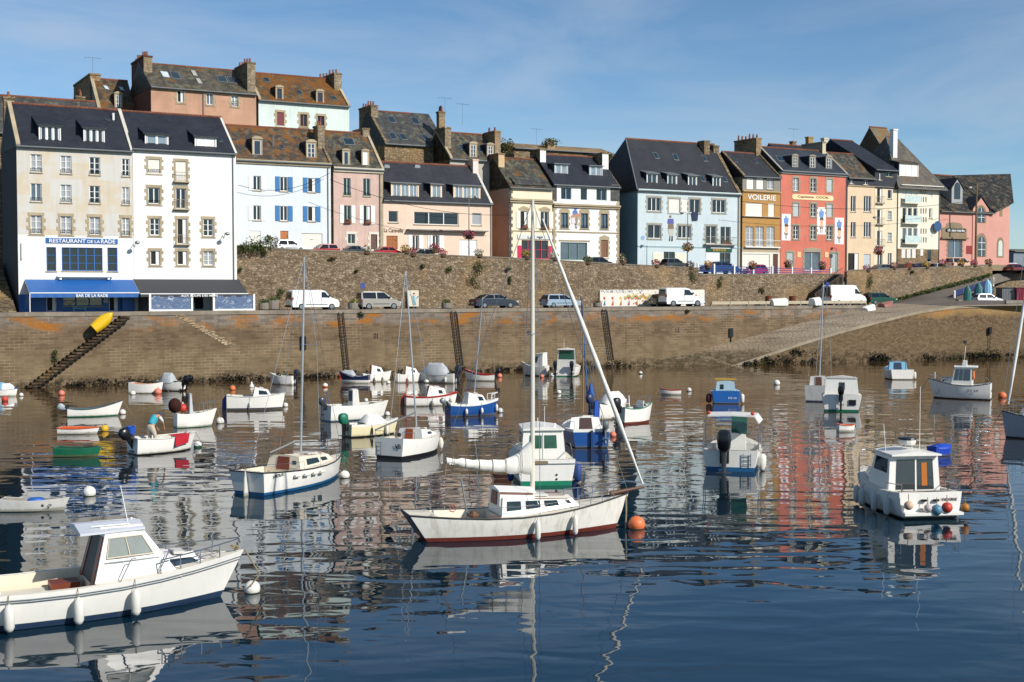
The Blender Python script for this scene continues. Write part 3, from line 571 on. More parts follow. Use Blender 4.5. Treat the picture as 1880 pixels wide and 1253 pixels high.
        if style=='shed': MB().prism([(u0-.18,k-.22,zt-pm*.22),(u1+.18,k-.22,zt-pm*.22),(u1+.18,yb+.1,ztb+pm*.1),(u0-.18,yb+.1,ztb+pm*.1)],(0,0,.09)).obj('dormer_roof',R,o)
        elif style=='gable':
            h=(u1-u0)*.42; cx=(u0+u1)/2; L2=(zt+h-zr0(k))/s.sl; m=MB()
            m.face([(u0-.15,k-.15,zt-.05),(cx,k-.15,zt+h),(cx,k+L2,zt+h),(u0-.15,k+L,zt-.05)]); m.face([(cx,k-.15,zt+h),(u1+.15,k-.15,zt-.05),(u1+.15,k+L,zt-.05),(cx,k+L2,zt+h)]); m.prism([(u0,k,zt),(u1,k,zt),(cx,k,zt+h-.04)],(0,.12,0),1); m.obj('dormer_roof',[R,wm],o)
        else:                                  # rounded stone pediment with a lead roof behind
            cx=(u0+u1)/2; rr=(u1-u0)/2+.06; hh=rr*(.5 if style=='arch' else .42); arc=[(cx+rr*cos(pi*i/8),zt+hh*sin(pi*i/8)) for i in range(9)]; m=MB()
            m.prism([(x,k-.08,z) for x,z in arc],(0,.2,0),1); L2=(zt+hh-zr0(k))/s.sl; m.loft([[(x,k+.122,z+.02) for x,z in arc],[(x,k+max(L,.4)+(L2-L)*(z-zt)/hh,z+.02) for x,z in arc]],0,closed=False,caps=False); m.obj('dormer_roof',[ZINC,wm],o)
        w=(b-a)/n
        for i in range(n):
            g=.0 if n==1 else .05; s.window(dict(u0=a+i*w+g,u1=a+(i+1)*w-g,z0=c,z1=d,kind=kind,fr=fr or FR,nx=None,nz=None,sill=False,sur=None),y0=k-.03,parent=o,name='dormer_window') if False else s.dwin(o,a+i*w+g,a+(i+1)*w-g,c,d,k,kind,fr or FR)
            if n>1 and i: MB().box(a+i*w-.05,a+i*w+.05,k+.003,k+.137,c,d).obj('dormer_post',wm,o)
    def dwin(s,o,u0,u1,z0,z1,k,kind,fr):
        m=MB(); f=.07; y=k+.05
        if kind in 'bm': m.box(u0,u1,y,y+.05,z0,z1)
        else:
            m.box(u0,u0+f,y,y+.05,z0,z1); m.box(u1-f,u1,y,y+.05,z0,z1); m.box(u0+f,u1-f,y+.001,y+.049,z0,z0+f); m.box(u0+f,u1-f,y+.001,y+.049,z1-f,z1)
            if u1-u0>.9 or kind=='c': x=(u0+u1)/2; m.box(x-.04,x+.04,y-.01,y+.048,z0+f,z1-f)
            if kind=='c':
                for j in (1,2): z=z0+(z1-z0)*j/3; m.box(u0+f,u1-f,y+.01,y+.04,z-.02,z+.02)
            m.face([(u0,y+.053,z0),(u1,y+.053,z0),(u1,y+.053,z1),(u0,y+.053,z1)],1)
        m.obj('dormer_window',[fr,{'c':glass('2c3338',.1),'g':glass('20282e',.06),'d':plain('0c0b0a',.7),'l':glass('6a7880',.12)}.get(kind,fr)],o)
    def box(s,name,x0,y0,x1,y1,d0,d1,mat):       # flat box on the facade between depths d0..d1 (negative = out)
        u0,z1=s.loc(x0,y0); u1,z0=s.loc(x1,y1); return MB().box(u0,u1,d0,d1,z0,z1).obj(name,mat,s.root)
    def text(s,t,x0,y0,x1,y1,mat,out=.03,name='lettering',shear=0):
        u0,z1=s.loc(x0,y0); u1,z0=s.loc(x1,y1); return lettering(t,mat,s.root,((u0+u1)/2,-out,(z0+z1)/2),(pi/2,0,0),z1-z0,u1-u0,name,.012,shear)
    def pipe(s,px,mat=None,y0=.1):
        u=s.loc(px,400)[0]; MB().tube([(u,-.08,s.ze-.1),(u,-.08,.3)],.05,n=6).obj('drainpipe',mat or ZINC,s.root)
    def quoins(s,px,mat=None,side=1,top=None,bot=0):
        u=s.loc(px,400)[0]; m=MB(); z=bot or .2; i=0; zt=top or s.ze-.1
        while z<zt: w=.45 if i%2 else .28; a,b=(u-w,u) if side else (u,u+w); m.box(a,b,-.03,.02,z,min(z+.38,zt)); z+=.39; i+=1
        m.obj('corner_quoins',mat or GRAN,s.root)
    slope=.057
    def done(s):
        s.shell(); s.roof()
        for w in s.wins: s.window(w); s.trims(w)
        return s
SLATE_D=slate('23262e'); SLATE_G=slate('3a3a3a',moss=.5); SLATE_O=slate('3b3631',.55,'8f5a1e',.6); SLATE_M=slate('35342f',.12,'8a5a1e',.9)
STW=rubble('a48f70','806d54','625340',2.8,name='stone_house_wall'); STD=rubble('9c8c72','776750','5a4c3b',2.8,.15,name='stone_house_wall')
# ---- the restaurant and the tall white house on the quay
BLUE=paint('1d5a9e',.5,.1); WHT=plaster('e8e7e2',.04); 
h=House('restaurant_house','tall beige and white house with a blue restaurant front, farthest left on the quay',136,30,243,(30,265),(100,197),9.5,patched('c9bca6','c9c7c0'),zb=QZ-.05,bands=[(431,WHT),(541,BLUE)],roof=SLATE_D,gable=paint('3d3c3b',.9),r=.5)
C4=[(56,77),(111,131.5),(164,184),(223.5,238)]
h.rows(C4,[(282,316),(336,370)],['c','c','G','G','l','c','G','c'],rail=.32)
h.rows(C4,[(395,429)],'c',sur=GRAN,rail=.34)
h.win(113,454.5,188.5,498,'G',fr=BLUE,nx=5,nz=3); h.win(85,454,103.5,498,'G',fr=BLUE,nx=1,nz=3); h.win(197,455,216,498.5,'G',fr=BLUE,nx=1,nz=3)
h.win(85,542,104,572,'d',sill=False); h.win(115,543,189,562,'G',fr=BLUE,nx=3,nz=1); h.win(200,543,217,572,'d',sill=False)
h.done(); h.coping(0,GRAN,.35); h.coping(1,plaster('c9c4b8'),.3,.26)
h.chimney(0,9,26,176,STD,1,.9)
h.dormer(71,229,112,260.5,wm=FR,n=3,mg=.12); h.dormer(153,234,192.5,263.5,wm=FR,n=3,mg=.12)
h.skylight((192,217),(200,219),(202,223),(194,221)); MB().tube([h.roofpt(208,222),h.roofpt(208,222)+Vector((0,0,.7))],.12,n=8).obj('roof_vent',FR,h.roofo)
h.box('sign_board',84,437,216,448.5,-.08,-.004,BLUE); h.text('RESTAURANT',90,438.6,157,446.8,WHITE,.1); h.text('DE LA',160,441.2,183,447,WHITE,.1); h.text('RADE',185,439.8,211,447.6,WHITE,.1)
h.box('ledge',104,507,206,509.5,-.5,-.004,WHITE); h.box('bracket',108,509.7,112,514,-.4,-.004,WHITE); h.box('bracket',196,509.7,200,514,-.4,-.004,WHITE); h.box('wall_panel',37.5,447,41,477,-.12,-.004,paint('b9b6ae'))
def awning(h,label,x0,x1,yt,out,drop,mat,txt,tx,cover=0.22,val=.34,rl=None):
    u0,zt=h.loc(x0,yt); u1=h.loc(x1,yt)[0]; a=empty('shop_awning',h.root.matrix_world.to_translation() if False else h.O,PHI,label,'awning'); m=MB(); n=24
    m.prism([(u0,-.05,zt),(u0,-out,zt-drop),(u0,-out,zt-drop-.03),(u0,-.05,zt-.05)],(u1-u0,0,0)); m.obj('canvas',mat,a)
    m=MB(); m.loft([[(u0+(u1-u0)*i/n,-out-.005+.015*(i%2),zt-drop-.05),(u0+(u1-u0)*i/n,-out-.01+.02*(i%2),zt-drop-val)] for i in range(n+1)],closed=False); m.obj('valance',mat,a)
    MB().tube([(u0,-out,zt-drop-.03),(u1,-out,zt-drop-.03)],.05,n=6).obj('front_bar',WHITE,a)
    for u in (u0,u1): MB().tube([(u,-.05,zt-.06),(u,-out,zt-drop-.06)],.03,n=5).obj('side_arm',WHITE,a)
    lettering(txt,WHITE,a,((h.loc(tx[0],yt)[0]+h.loc(tx[1],yt)[0])/2-.3,-out-.16,zt-drop-.05-val/2),(pi/2,0,0),val*.62,h.loc(tx[1],yt)[0]-h.loc(tx[0],yt)[0]); return a,u0,u1,zt
a,u0,u1,zt=awning(h,'bright blue shop awning lettered in white over the bar front',45.5,243,513.5,2.6,1.15,BLUE,'BAR DE LA RADE',(135,192),val=.42)
m=MB(); m.face([(u0,-2.58,zt-1.6),(u0,-.3,zt-1.2),(u0,-.3,QZ-h.zb+.4),(u0,-2.58,QZ-h.zb+.2)]); m.obj('side_curtain',paint('6f7f96',.2),a)
for x in (u0,): MB().tube([(x,-2.6,zt-1.2),(x,-2.6,.05)],.04,n=5).obj('awning_post',WHITE,a)
h.box('notice_board',190,544,198.5,556,-.05,-.004,paint('a8a8a4')); h.box('wall_return',222,542,244,572,-.6,-.004,BLUE)
# tall white house
h2=House('white_house','tall white house with stone-framed windows and dark grey terrace awning',136,243.5,433,(243.5,271),(300,211),9.5,WHT,zb=QZ-.05,roof=SLATE_D)
h2.rows([(272,293.5)],[(291,317),(343.5,374)],['b','g'],sur=GRAN,rail=.3); h2.rows([(322.5,342)],[(292.5,331),(343,382)],['b','g'],sur=GRAN,rail=.85)
h2.rows([(275,293.5)],[(400.5,432)],'G',sur=GRAN); h2.win(325,402,343,449,'d',sur=GRAN,rail=.85); h2.win(373,402.5,391.5,434,'G',sur=GRAN)
h2.win(276,461,293.5,487,'d',sur=GRAN); h2.win(325.5,461.5,343.5,487,'d',sur=GRAN); h2.win(373.5,461.5,391.5,487.5,'c',sur=GRAN)
h2.win(345,541,388,569,'d',sill=False); h2.win(280,541,330,566,'G',nx=3,nz=1)
h2.done(); h2.dormer(266,245,309.5,268,wm=FR,n=2,mg=.12,kind='l'); h2.dormer(357.5,250,397.5,272.5,wm=FR,n=2,mg=.12,kind='b',fr=paint('e8e8e6'))
h2.skylight((399,254),(406,255),(409,262),(402,261)); h2.pipe(428); h2.coping(1,plaster('d8d4ca'),.2,.15)
a,u0,u1,zt=awning(h2,'charcoal terrace awning with clear plastic screens and white lettering',244,438,513,2.9,1.3,paint('3a3b3e',.8),'AUX LOUPS DES MERS',(322,388),val=.3)
def plastic():
    s=NT('clear_plastic_sheet'); n=s.ramp(s.noise(s.co((1.6,1.6,2.2)),1.6,6,.7,1.2),[(.55,0),(.7,1)]); col=s.mix(n,lin('5d6f8c'),lin('d5dade')); s.bump(s.noise(s.co(),1.8,4),.6,.08); return s.done(col,.08,spec=.8)
PLS=plastic(); zb_=QZ-h2.zb+.05
for xa,xb in ((275,352),(392,466)):
    p,q=h2.loc(xa,540,-2.85)[0],h2.loc(xb,540,-2.85)[0]; m=MB(); m.loft([[(p+(q-p)*i/10,-2.85+.03*(i%2),zb_+.1),(p+(q-p)*i/10,-2.87-.03*(i%3),zt-1.5)] for i in range(11)],closed=False); o=m.obj('plastic_screen',PLS,a,smooth=True)
    m=MB()
    for u in (p,q): m.box(u-.09,u+.09,-2.95,-2.79,zb_,zt-1.35)
    m.box(p+.092,q-.092,-2.948,-2.795,zb_,zb_+.16); m.obj('screen_frame',WHITE,o)
MB().face([(u0+.4,-2.7,zb_),(u0+.4,-.2,zb_),(u0+.4,-.2,zt-.4),(u0+.4,-2.7,zt-1.4)]).obj('side_curtain',paint('4a4a4c',.4),a)
def barrier(px,label):
    p=onc(px,560,133.6); b=empty('green_barrier',(p.x,p.y,QZ),PHI,label,'barrier'); m=MB(); G=paint('1f4f3c',.5)
    m.tube([(-.5,0,0),(-.5,0,1),(.5,0,1),(.5,0,0)],.03,n=5); m.tube([(-.5,0,.35),(.5,0,.35)],.02,n=5); m.obj('frame',G,b); MB().tube([(-.5,0,.35),(.5,0,1)],.015,n=4).obj('cross_bar',G,b); MB().tube([(.5,0,.35),(-.5,0,1)],.015,n=4).obj('cross_bar',G,b)
barrier(146,'dark green metal barrier in front of the bar window'); barrier(437,'dark green metal barrier before the right plastic screen'); barrier(347,'dark green metal barrier beside the left plastic screen')
# lamps on the white house wall
def walllamp(h,px,py,label,out=1.1,vert=False):
    u,z=h.loc(px,py); a=empty('wall_lamp',h.O,PHI,label,'street lamp','wall lamps'); MB().tube([(u,-.02,z-.35),(u,-.3,z+.1),(u,-out,z+.15)],.03,n=5).obj('arm',GALV,a); MB().lathe([(.05,z+.2),(.2,z+.12),(.24,z),(.12,z-.1),(.02,z-.14)],(u,-out,0),n=10).obj('lamp_head',GALV,a)
walllamp(h,247,447,'small grey lamp arm on the wall between the restaurant and the white house'); walllamp(h2,411,431,'grey globe lamp on the white house wall near its right corner')
# ---- behind the restaurant
b=House('rear_house','low slate roofed house peeping over the restaurant roof at the left',150,-20,190,(-20,240),(40,180),8,STD,zb=10,roof=SLATE_G); b.done(); b.chimney(0,72,108,172,STD,6,.9,x=9.3)
b=House('stone_gable_house','rubble stone house with a broad gable chimney at the left edge of the hilltop row',165,183,252,(190,214),(215,149.5),14,STD,zb=11,roof=slate('3c3428',.5,'8a5a1e',.7),r=.33); b.win(220,225,232,240,'c'); b.done(); b.chimney(0,127,184,134,STW,0,1.1,x=-.1); b.dormer(210,172,225,200,'arch',wm=GRAN,kind='c'); b.coping(0,GRAN,.35); b.skylight((188,157),(197,159),(202,167),(193,165),mat=glass('9aa6ac',.2)); b.skylight((217,160),(225,161),(229,168),(221,167),mat=glass('9aa6ac',.2))
# ---- orange and mint houses
ORA=plaster('c49a80',.18,stain=.12)
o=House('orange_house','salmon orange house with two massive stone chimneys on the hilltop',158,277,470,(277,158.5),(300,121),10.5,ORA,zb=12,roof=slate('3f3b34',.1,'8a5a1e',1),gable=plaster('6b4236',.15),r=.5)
o.win(325.5,166,337,189,'d',sur=GRAN); o.win(379,171,391,193,'l',sur=GRAN); o.win(424.5,175,437,196,'c',sur=GRAN,rail=.5); o.done(); o.chimney(0,241,279,101,plaster('5c3b32',.2),7,.9,front=STONE,ybot=152); o.chimney(1,431,475,114,STD,5,.9,front=STONE)
o.skylight((292,131),(308,133),(313,145),(299,143),mat=glass('aeb8bc',.15)); o.skylight((311,132),(327,134),(334,147),(316,145)); o.skylight((349,129),(358,131),(364,142),(355,141),mat=plain('a8a698')); o.skylight((358,144),(366,145),(373,156),(364,155),mat=plain('a8a698')); o.skylight((397,140),(414,141),(419,153),(401,151)); o.skylight((416,141),(431,143),(437,155),(421,153)); o.pipe(375); o.cornice(159.5,GRAN,.18,.14)
MAR=paint('6e1d2a',.5); MINT=plaster('d5e2da',.1,stain=.15)
o=House('mint_house','pale mint house with maroon shutters under an orange lichened roof',158,474.5,641,(474.5,182),(500,138.5),8.5,MINT,zb=12,roof=slate('4a3a26',.85,'8a5518',.5),gable=plaster('b8c9c0'))
o.win(508.5,206,521,231.5,'m',sur=GRAN,fr=MAR); o.win(551,210,564,233,'g',sur=GRAN,fr=WOODB); o.win(583,213,595.5,236,'g',sur=GRAN,fr=MAR); o.done(); o.chimney(1,577,627,133,STD,6,.9,front=STONE); o.dormer(506,160,520.5,184.5,'arch',wm=GRAN,fr=MAR,kind='g'); o.dormer(580.5,167.5,595,191.5,'arch',wm=GRAN,fr=MAR,kind='g'); o.coping(0); o.coping(1)
o.skylight((482,143),(493,144),(497,152),(486,151)); o.skylight((542,166),(551,167),(556,175),(547,174)); o.skylight((606,177),(615,178),(621,185),(611,184)); o.cornice(183,plaster('b8cfc2'),.16,.14)
# ---- lower row behind the terrace wall
HC=149.5
LB=plaster('d6dcdf',.06); SHB=paint('2a6fa6',.5,.1)
h=House('pale_blue_house','pale blue white house with bright blue shutters beside the tall white house',HC,433,607,(433,291),(520,238),8.5,LB,roof=SLATE_O,gable=plaster('b9b7b0'))
for x,ks in ((464.5,None),(514,SHB),(565,SHB)):
    h.win(x,323+(x-464)*.04,x+14.5,350+(x-464)*.035,'d' if x>560 else 'g',sur=None,shut=ks or paint('e4e6e4',.5),pw=.58); h.win(x,377.5+(x-464)*.02,x+14.5,405+(x-464)*.02,'d' if x>560 else 'g',shut=ks or paint('e4e6e4',.5),pw=.58)
h.win(456.5,424,479,452,'b'); h.win(514.5,424,529.5,452,'door',fr=paint('b06a33',.5)); h.win(553.5,428.5,592,458,'gar'); h.done()
h.cornice(291.5,GRAN,.45,.3); h.dormer(463,255,482,287,'arch',wm=GRAN,kind='g'); h.dormer(562,261,581,292,'arch',wm=GRAN,kind='c'); h.chimney(1,575,596,229,STD,2,.8,front=STONE); h.pipe(602); h.coping(1,STD)
h.skylight((513,266),(519,267),(523,275),(516,274)); MB().tube([h.roofpt(501,270),h.roofpt(501,270)+Vector((0,0,1.1))],.08,n=6).obj('flue',GALV,h.roofo)
PNK=plaster('cfb3a6',.14,stain=.2); GG=paint('9fb3a8',.4)
h=House('pink_house','narrow dusty pink house with two stone dormers and white shutters',HC,612,703,(612,306),(650,246),8.5,PNK,roof=SLATE_M,gable=STD)
for x,d in ((630.5,0),(666.5,1)): h.win(x,327+d,x+13.5,360+d,'g',nx=2,fr=GG,rail=.3); h.win(x+.8,377.5+d*.6,x+14,410+d,'d' if d else 'g',nx=2,fr=GG,shut=paint('e4e2da',.5),pw=.55,fl=1)
h.win(638.5,430,652,448,'g',fr=GG,sur=plaster('ddd6c6')); h.win(680.5,430.5,692.5,458,'door',fr=paint('5f4436',.6),sur=plaster('ddd6c6')); h.done(); h.cornice(306.5,plaster('cfc6b2'),.5,.3); h.dormer(628.5,276,643,305,'ped',wm=GRAN,kind='g'); h.dormer(664,277,678,306,'ped',wm=GRAN,kind='b'); h.chimney(1,648,678,234,STD,0,.8,front=STONE); h.coping(1); h.quoins(703,GRAN); h.skylight((627,254),(648,255),(653,268),(633,267)); h.pipe(697)
PEA=plaster('e4cab4',.08)
h=House('peach_house','wide peach coloured house with old-style lettering and a long glazed window',HC,703.5,903,(703.5,365),(720,300),8.5,PEA,roof=slate('2a2c31',.0),gable=plaster('cf9f86',.1))
h.win(713,387.5,731,409,'s'); h.win(760,389,842,414,'s',nx=3); h.win(866.5,391.5,884,414,'c',nx=1,nz=1); h.win(709.5,433,730,458,'door',fr=paint('9a5a24',.5)); SW=paint('ebe9e4',.5)
h.win(757,432.5,769,458,'g',shut=SW,pw=.6); h.win(794,433,806,459,'g',shut=SW,pw=.7,fl=2); h.win(843.5,440.5,876,470,'gar',fr=paint('e8e8e4',.5)); h.done(); h.text('La Caravelle',705,419,740,427.5,plain('4a2c1c'),.02)
h.box('canopy',746,421,892,426.5,-.7,-.004,plaster('8d8b8a')); PW=plaster('ecd3b4',.05)
h.dormer(718,336,769,363.5,n=3,wm=PW,kind='l',roofm=ZINC,pit=.12); h.dormer(791,338.5,811.5,364.5,n=1,wm=PW,kind='l',roofm=ZINC,pit=.12); h.dormer(832.5,340.5,882,366.5,n=3,wm=PW,kind='l',roofm=ZINC,pit=.12); h.coping(1,plaster('e0dbd0'),.3,.12); h.chimney(1,850,878,291,plaster('d8bfae'),0,.7,front=plaster('ecd9cc'))
for x in (710,766): p=h.roofpt(x,309); MB().hexa([p+Vector(q) for q in ((-.35,-.1,0),(.35,-.1,0),(.35,.5,.3),(-.35,.5,.3),(-.3,-.1,.35),(.3,-.1,.35),(.3,.3,.45),(-.3,.3,.45))]).obj('roof_vent',GALV,h.roofo)
h.pipe(901)
# ---- stone houses behind
b=House('big_slate_house','large dark stone house with many skylights behind the peach house',160,706,786,(706,262),(760,211),10,STW,zb=11.5,roof=SLATE_G,gable=STD)
b.done(); b.chimney(0,659,694,192,STD,5,.9,front=STONE); b.chimney(1,826,861,207,STD,8,.8,front=STONE,x=b.W+1.6)
m=MB(); W1=b.W+2.4; m.face([(b.W,0,0),(W1,0,0),(W1,0,b.ze),(b.W,0,b.ze)]); m.face([(W1,0,0),(W1,b.D,0),(W1,b.D,b.ze),(W1,b.rd,b.zr),(W1,0,b.ze)]); m.obj('side_wing',STD,b.root)
m=MB(); m.prism([(b.W+.06,-.2,b.ze-.1),(W1+.05,-.2,b.ze-.1),(W1+.05,b.rd,b.zr+.1),(b.W+.06,b.rd,b.zr+.1)],(0,0,.12)); m.prism([(b.W+.06,b.rd+.01,b.zr+.1),(W1+.05,b.rd+.01,b.zr+.1),(W1+.05,b.D,b.ze),(b.W+.06,b.D,b.ze)],(0,0,.12)); m.obj('wing_roof',SLATE_G,b.root)
for q in (((709,214),(722,215),(729,227),(716,226)),((752,216),(765,217),(773,230),(759,229)),((712,245),(723,245),(731,257),(719,257)),((730,246),(742,247),(750,258),(738,258)),((772,248),(783,249),(790,259),(779,258))): b.skylight(*q)
b.win(719,267,733,273,'s'); b.cornice(263,GRAN,.15,.1); b.coping(0,STD)
b=House('stone_dormer_house','dark stone house with two white-framed dormers and red chimney pots behind the peach roof',155,826,925,(826,290),(850,247),7.5,plaster('b9b4a8'),zb=11,roof=SLATE_M,gable=STD); b.done(); b.chimney(0,799,828,232,STD,0,.8,front=STONE); b.chimney(1,888,919,239,STD,2,.8,front=STONE,potm=paint('8a2f2a',.7)); b.dormer(862,264,876,291,'arch',wm=GRAN,kind='c'); b.dormer(894,266,907,291,'arch',wm=GRAN,kind='c'); b.coping(0); b.coping(1); b.skylight((842,266),(850,267),(856,277),(847,276)); b.skylight((877,271),(883,272),(888,281),(881,280))
b=House('hill_wall_house','long low stone outhouse with plants on top behind the white shop house',166,944,1125,(944,272),(990,268),6,STD,zb=11,roof=STD,ridgetile=False); b.done(); b.chimney(0,1026,1057,263,plaster('a08a6c',.2),2,1.2,x=5.2)
# ---- cream and white shop houses
CRM=plaster('eadcc0',.07)
h=House('pink_shop_house','small cream house with a bright pink shop front behind the tall mast',HC,935,1014,(935,342),(960,294),8,CRM,roof=SLATE_M,gable=plaster('c4a48e',.12),bands=[])
SW2=paint('dcd8cc',.5)
h.win(955.5,388,968,419.5,'d',sur=GRAN,arch=1,shut=SW2,pw=.6,rail=.3,fl=1); h.win(992.5,389,1007,420,'g',sur=GRAN,arch=1,shut=SW2,pw=.55,rail=.3,fl=1); MAG=paint('c2204f',.4,.1); h.win(957.5,441,1006.5,476,'g',fr=MAG,nx=4,nz=2,sill=False); h.done()
h.box('sign_board',950,431,1014,440.3,-.1,-.004,paint('cfd0cc')); h.text('Le',968,434,976,438.5,BLK,.12); h.text('nge',985,434.5,995.5,439,BLK,.12); h.box('shop_panel',950,451,957,477,-.06,-.004,MAG); h.box('shop_panel',1007,452,1013,478,-.06,-.004,MAG); h.cornice(364.5,GRAN,.45,.35); h.cornice(423,GRAN,.14,.06,name='string_course')
h.chimney(0,896,926,280,plaster('8d7358',.2),0,.8,front=plaster('cdb48c')); u0,z1=h.loc(946,336); u1,z0=h.loc(1003,361)
h.dormer(946,336,1003,362,n=2,wm=plaster('e6dcc2'),kind='c',roofm=SLATE_G,pit=.7); h.quoins(935,STD,0); h.pipe(937)
h=House('white_shop_house','white house with a painted figure and a wide green shop window',HC,1015.5,1137,(1015.5,337),(1040,288),8.5,WHT,roof=SLATE_D,gable=SLATE_D,bands=[(372.5,WHT)])
h.wall=plaster('ecebe4',.04); SGB=plain('2f4a63',.4)
for a,b_ in ((1030,1049),(1066,1078),(1095,1114)): h.win(a,344+(a-1030)*.03,b_,367+(a-1030)*.03,'g',nx=2 if b_-a>13 else 1,fr=paint('8aa0ae'),sill=False)
for a in (1030,1066.5,1103): h.win(a,391+(a-1030)*.025,a+12.5,419+(a-1030)*.02,'l',nx=2,fr=SGB,sur=GRAN,arch=1,rail=.32)
h.win(1029,445,1078,478,'l',nx=3,fr=paint('5d7a64'),sill=False); h.win(1103.5,441,1115.5,473,'door',fr=paint('7a5236',.5),sur=GRAN,arch=1); h.done(); h.cornice(373.5,GRAN,.45,.35); h.cornice(424.5,GRAN,.16,.07,name='string_course'); h.quoins(1137,GRAN); h.quoins(1015.7,GRAN,0,top=h.loc(1017,375)[1])
for a,b_ in ((1015.7,1022),(1121,1137)): h.box('slate_hanging',a,338,b_,370,-.05,-.004,SLATE_G)
h.box('window_lintel',1026,440.5,1083,444,-.08,-.004,GRAN); h.dormer(1018,301,1043,321,n=2,wm=paint('aab6bb'),kind='l',roofm=ZINC,pit=.12); h.dormer(1082,304.5,1106.5,324.5,n=2,wm=paint('aab6bb'),kind='l',roofm=ZINC,pit=.12); h.chimney(0,973,1002,272,STD,0,.8,front=WHT); h.chimney(1,1080,1117,279,STD,0,.9,front=WHT); h.coping(1,GRAN,.25,.12)
def figure(h,parts,back=None,name='wall_painting'):     # flat painted figure cut out of board on the facade: polygons in photo points
    m=MB(); ms=[]
    if back: (x0,y0,x1,y1,mt)=back; u0,z1=h.loc(x0,y0); u1,z0=h.loc(x1,y1); m.box(u0,u1,-.03,-.005,z0,z1,0); ms.append(mt)
    for i,(pts,c) in enumerate(parts):
        q=[h.loc(x,y) for x,y in pts]; k=len(ms); ms.append(plain(c,.8)); m.prism([(u,-.034-.003*i,z) for u,z in q],(0,.002,0),k)
    return m.obj(name,ms,h.root)
def sx(cx,cy,w,hh): return [(cx+w*cos(a*pi/5),cy+hh*sin(a*pi/5)) for a in range(10)]
figure(h,[([(1051,389),(1055,384),(1060,388),(1061,397),(1052,397)],'5b78b0'),(sx(1057,382.5,3,3),'6a6c9c'),([(1048,396),(1062,393),(1065,389),(1064,398),(1049,400)],'c08368'),([(1049,400),(1055,400),(1057,410),(1049,411)],'d6cdd6'),([(1055,400),(1061,399),(1060,411),(1057,414)],'8c8470'),([(1055,411),(1056,411),(1057,420),(1056,420)],'50586a'),([(1059,412),(1060,412),(1059,420),(1058,420)],'50586a')])
# ---- big pale blue house
PBL=plaster('c4d1d4',.06,stain=.05); GSF=plaster('a7a598',.2)
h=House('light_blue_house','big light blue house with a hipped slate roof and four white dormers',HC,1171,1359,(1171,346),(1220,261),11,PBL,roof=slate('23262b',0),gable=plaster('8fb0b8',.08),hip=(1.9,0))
def T(x,y): return y
for x0,y0,x1,y1,k,nx in ((1189,363,1213,388.5,'g',3),(1228,365,1247.5,391,'b',1),(1251,365.5,1263,391,'b',1),(1266.5,366,1285,391.5,'g',2),(1308,367,1331.5,391.5,'g',3),(1189.5,413,1213,438.5,'g',2),(1245,414.5,1268,438,'g',3)): h.win(x0,y0,x1,y1,k,nx=nx,sur=GSF if k=='g' or x0<1230 else None)
h.win(1296,415.5,1314.5,448,'g',nx=2,sur=GSF); h.win(1323,416.5,1341.5,448.5,'g',nx=2,fl=1); h.win(1218.5,462.5,1238.5,488,'g',nx=2,fr=GALV,sill=False); h.win(1321.5,464.5,1341,491,'g',nx=2,nz=2,fr=GALV,sill=False); h.done()
h.cornice(347,plaster('cfdfe0',.05),.3,.25); h.cornice(451,plaster('a8bfc4',.05),.18,.08,name='string_course'); h.coping(1,STD,.5,.25); h.chimney(1,1282,1303,257,STD,0,.9,x=h.W-2.6); h.chimney(1,1299,1320,266,STD,0,.9)
for a,b_,y in ((1187.5,1207,318),(1225.5,1243,320),(1263.5,1279.5,322),(1308.5,1323,324)): h.dormer(a,y,b_,y+20,wm=FR,kind='g',roofm=ZINC,pit=.2,mg=.1)
for q in (((1197,280.5),(1205,281),(1211,293),(1203,292)),((1233,283),(1242,284),(1247,296),(1238,295)),((1286,286),(1293,287),(1300,298),(1292,297)),((1283,323),(1290,324),(1296,335),(1288,334)),((1325,325),(1332,326),(1336,336),(1328,335))): h.skylight(*q)
h.box('blind_panel',1198.5,464,1218,487,-.06,-.004,CREAMW); h.box('blind_panel',1239,465,1259,489,-.06,-.004,CREAMW); h.box('shop_sign',1296,454,1343,463.5,-.1,-.004,paint('1b4a38',.4)); h.text('02 98 92 10 33',1308,457.5,1331,462,paint('d8a92a',.5),.12); h.box('sign_strip',1304,454.8,1340,457,-.115,-.104,WHITE); h.box('white_panel',1296,464.5,1320,491,-.06,-.004,paint('e6e6e2'))
u,z=h.loc(1275,390); MB().prism([(u-.55,-.16,z),(u+.5,-.16,z+.05),(u+.42,-.12,z-1.05),(u-.4,-.12,z-1.1)],(0,.03,0)).obj('hanging_towel',plain('2a3550',.9),h.root); u,z=h.loc(1180,437); MB().tube([(u,-.03,z),(u,-.004,z)],.28,n=16).obj('round_plate',paint('88a8c4'),h.root)
u0,z=h.loc(1292,448); u1=h.loc(1348,449)[0]; m=MB()
m.tube([(u0,-.02,z+.9),(u0,-.5,z+.9),(u1,-.5,z+.9),(u1,-.02,z+.9)],.03,n=5)
for i in range(26): x=u0+(u1-u0)*i/25; m.tube([(x,-.5,z),(x,-.5,z+.9)],.014,n=4)
m.box(u0-.05,u1+.05,-.56,-.004,z-.15,z-.02); m.obj('balcony_railing',[GSF],h.root)
figure(h,[(sx(1230.5,398,2,2.5),'7a5a4c'),([(1226,402),(1236,402),(1237,411),(1225,411)],'5a5aa0'),([(1227,411),(1236,411),(1237,421),(1226,421)],'7b6a55'),([(1226,421),(1237,421),(1236,433),(1229,434)],'b8b8ac'),([(1229,434),(1230.5,434),(1230,443),(1228,443)],'4a4038'),([(1233,434),(1235,434),(1235,443),(1232,443)],'4a4038')]); h.pipe(1355); h.quoins(1359,plaster('b0aa9c'))
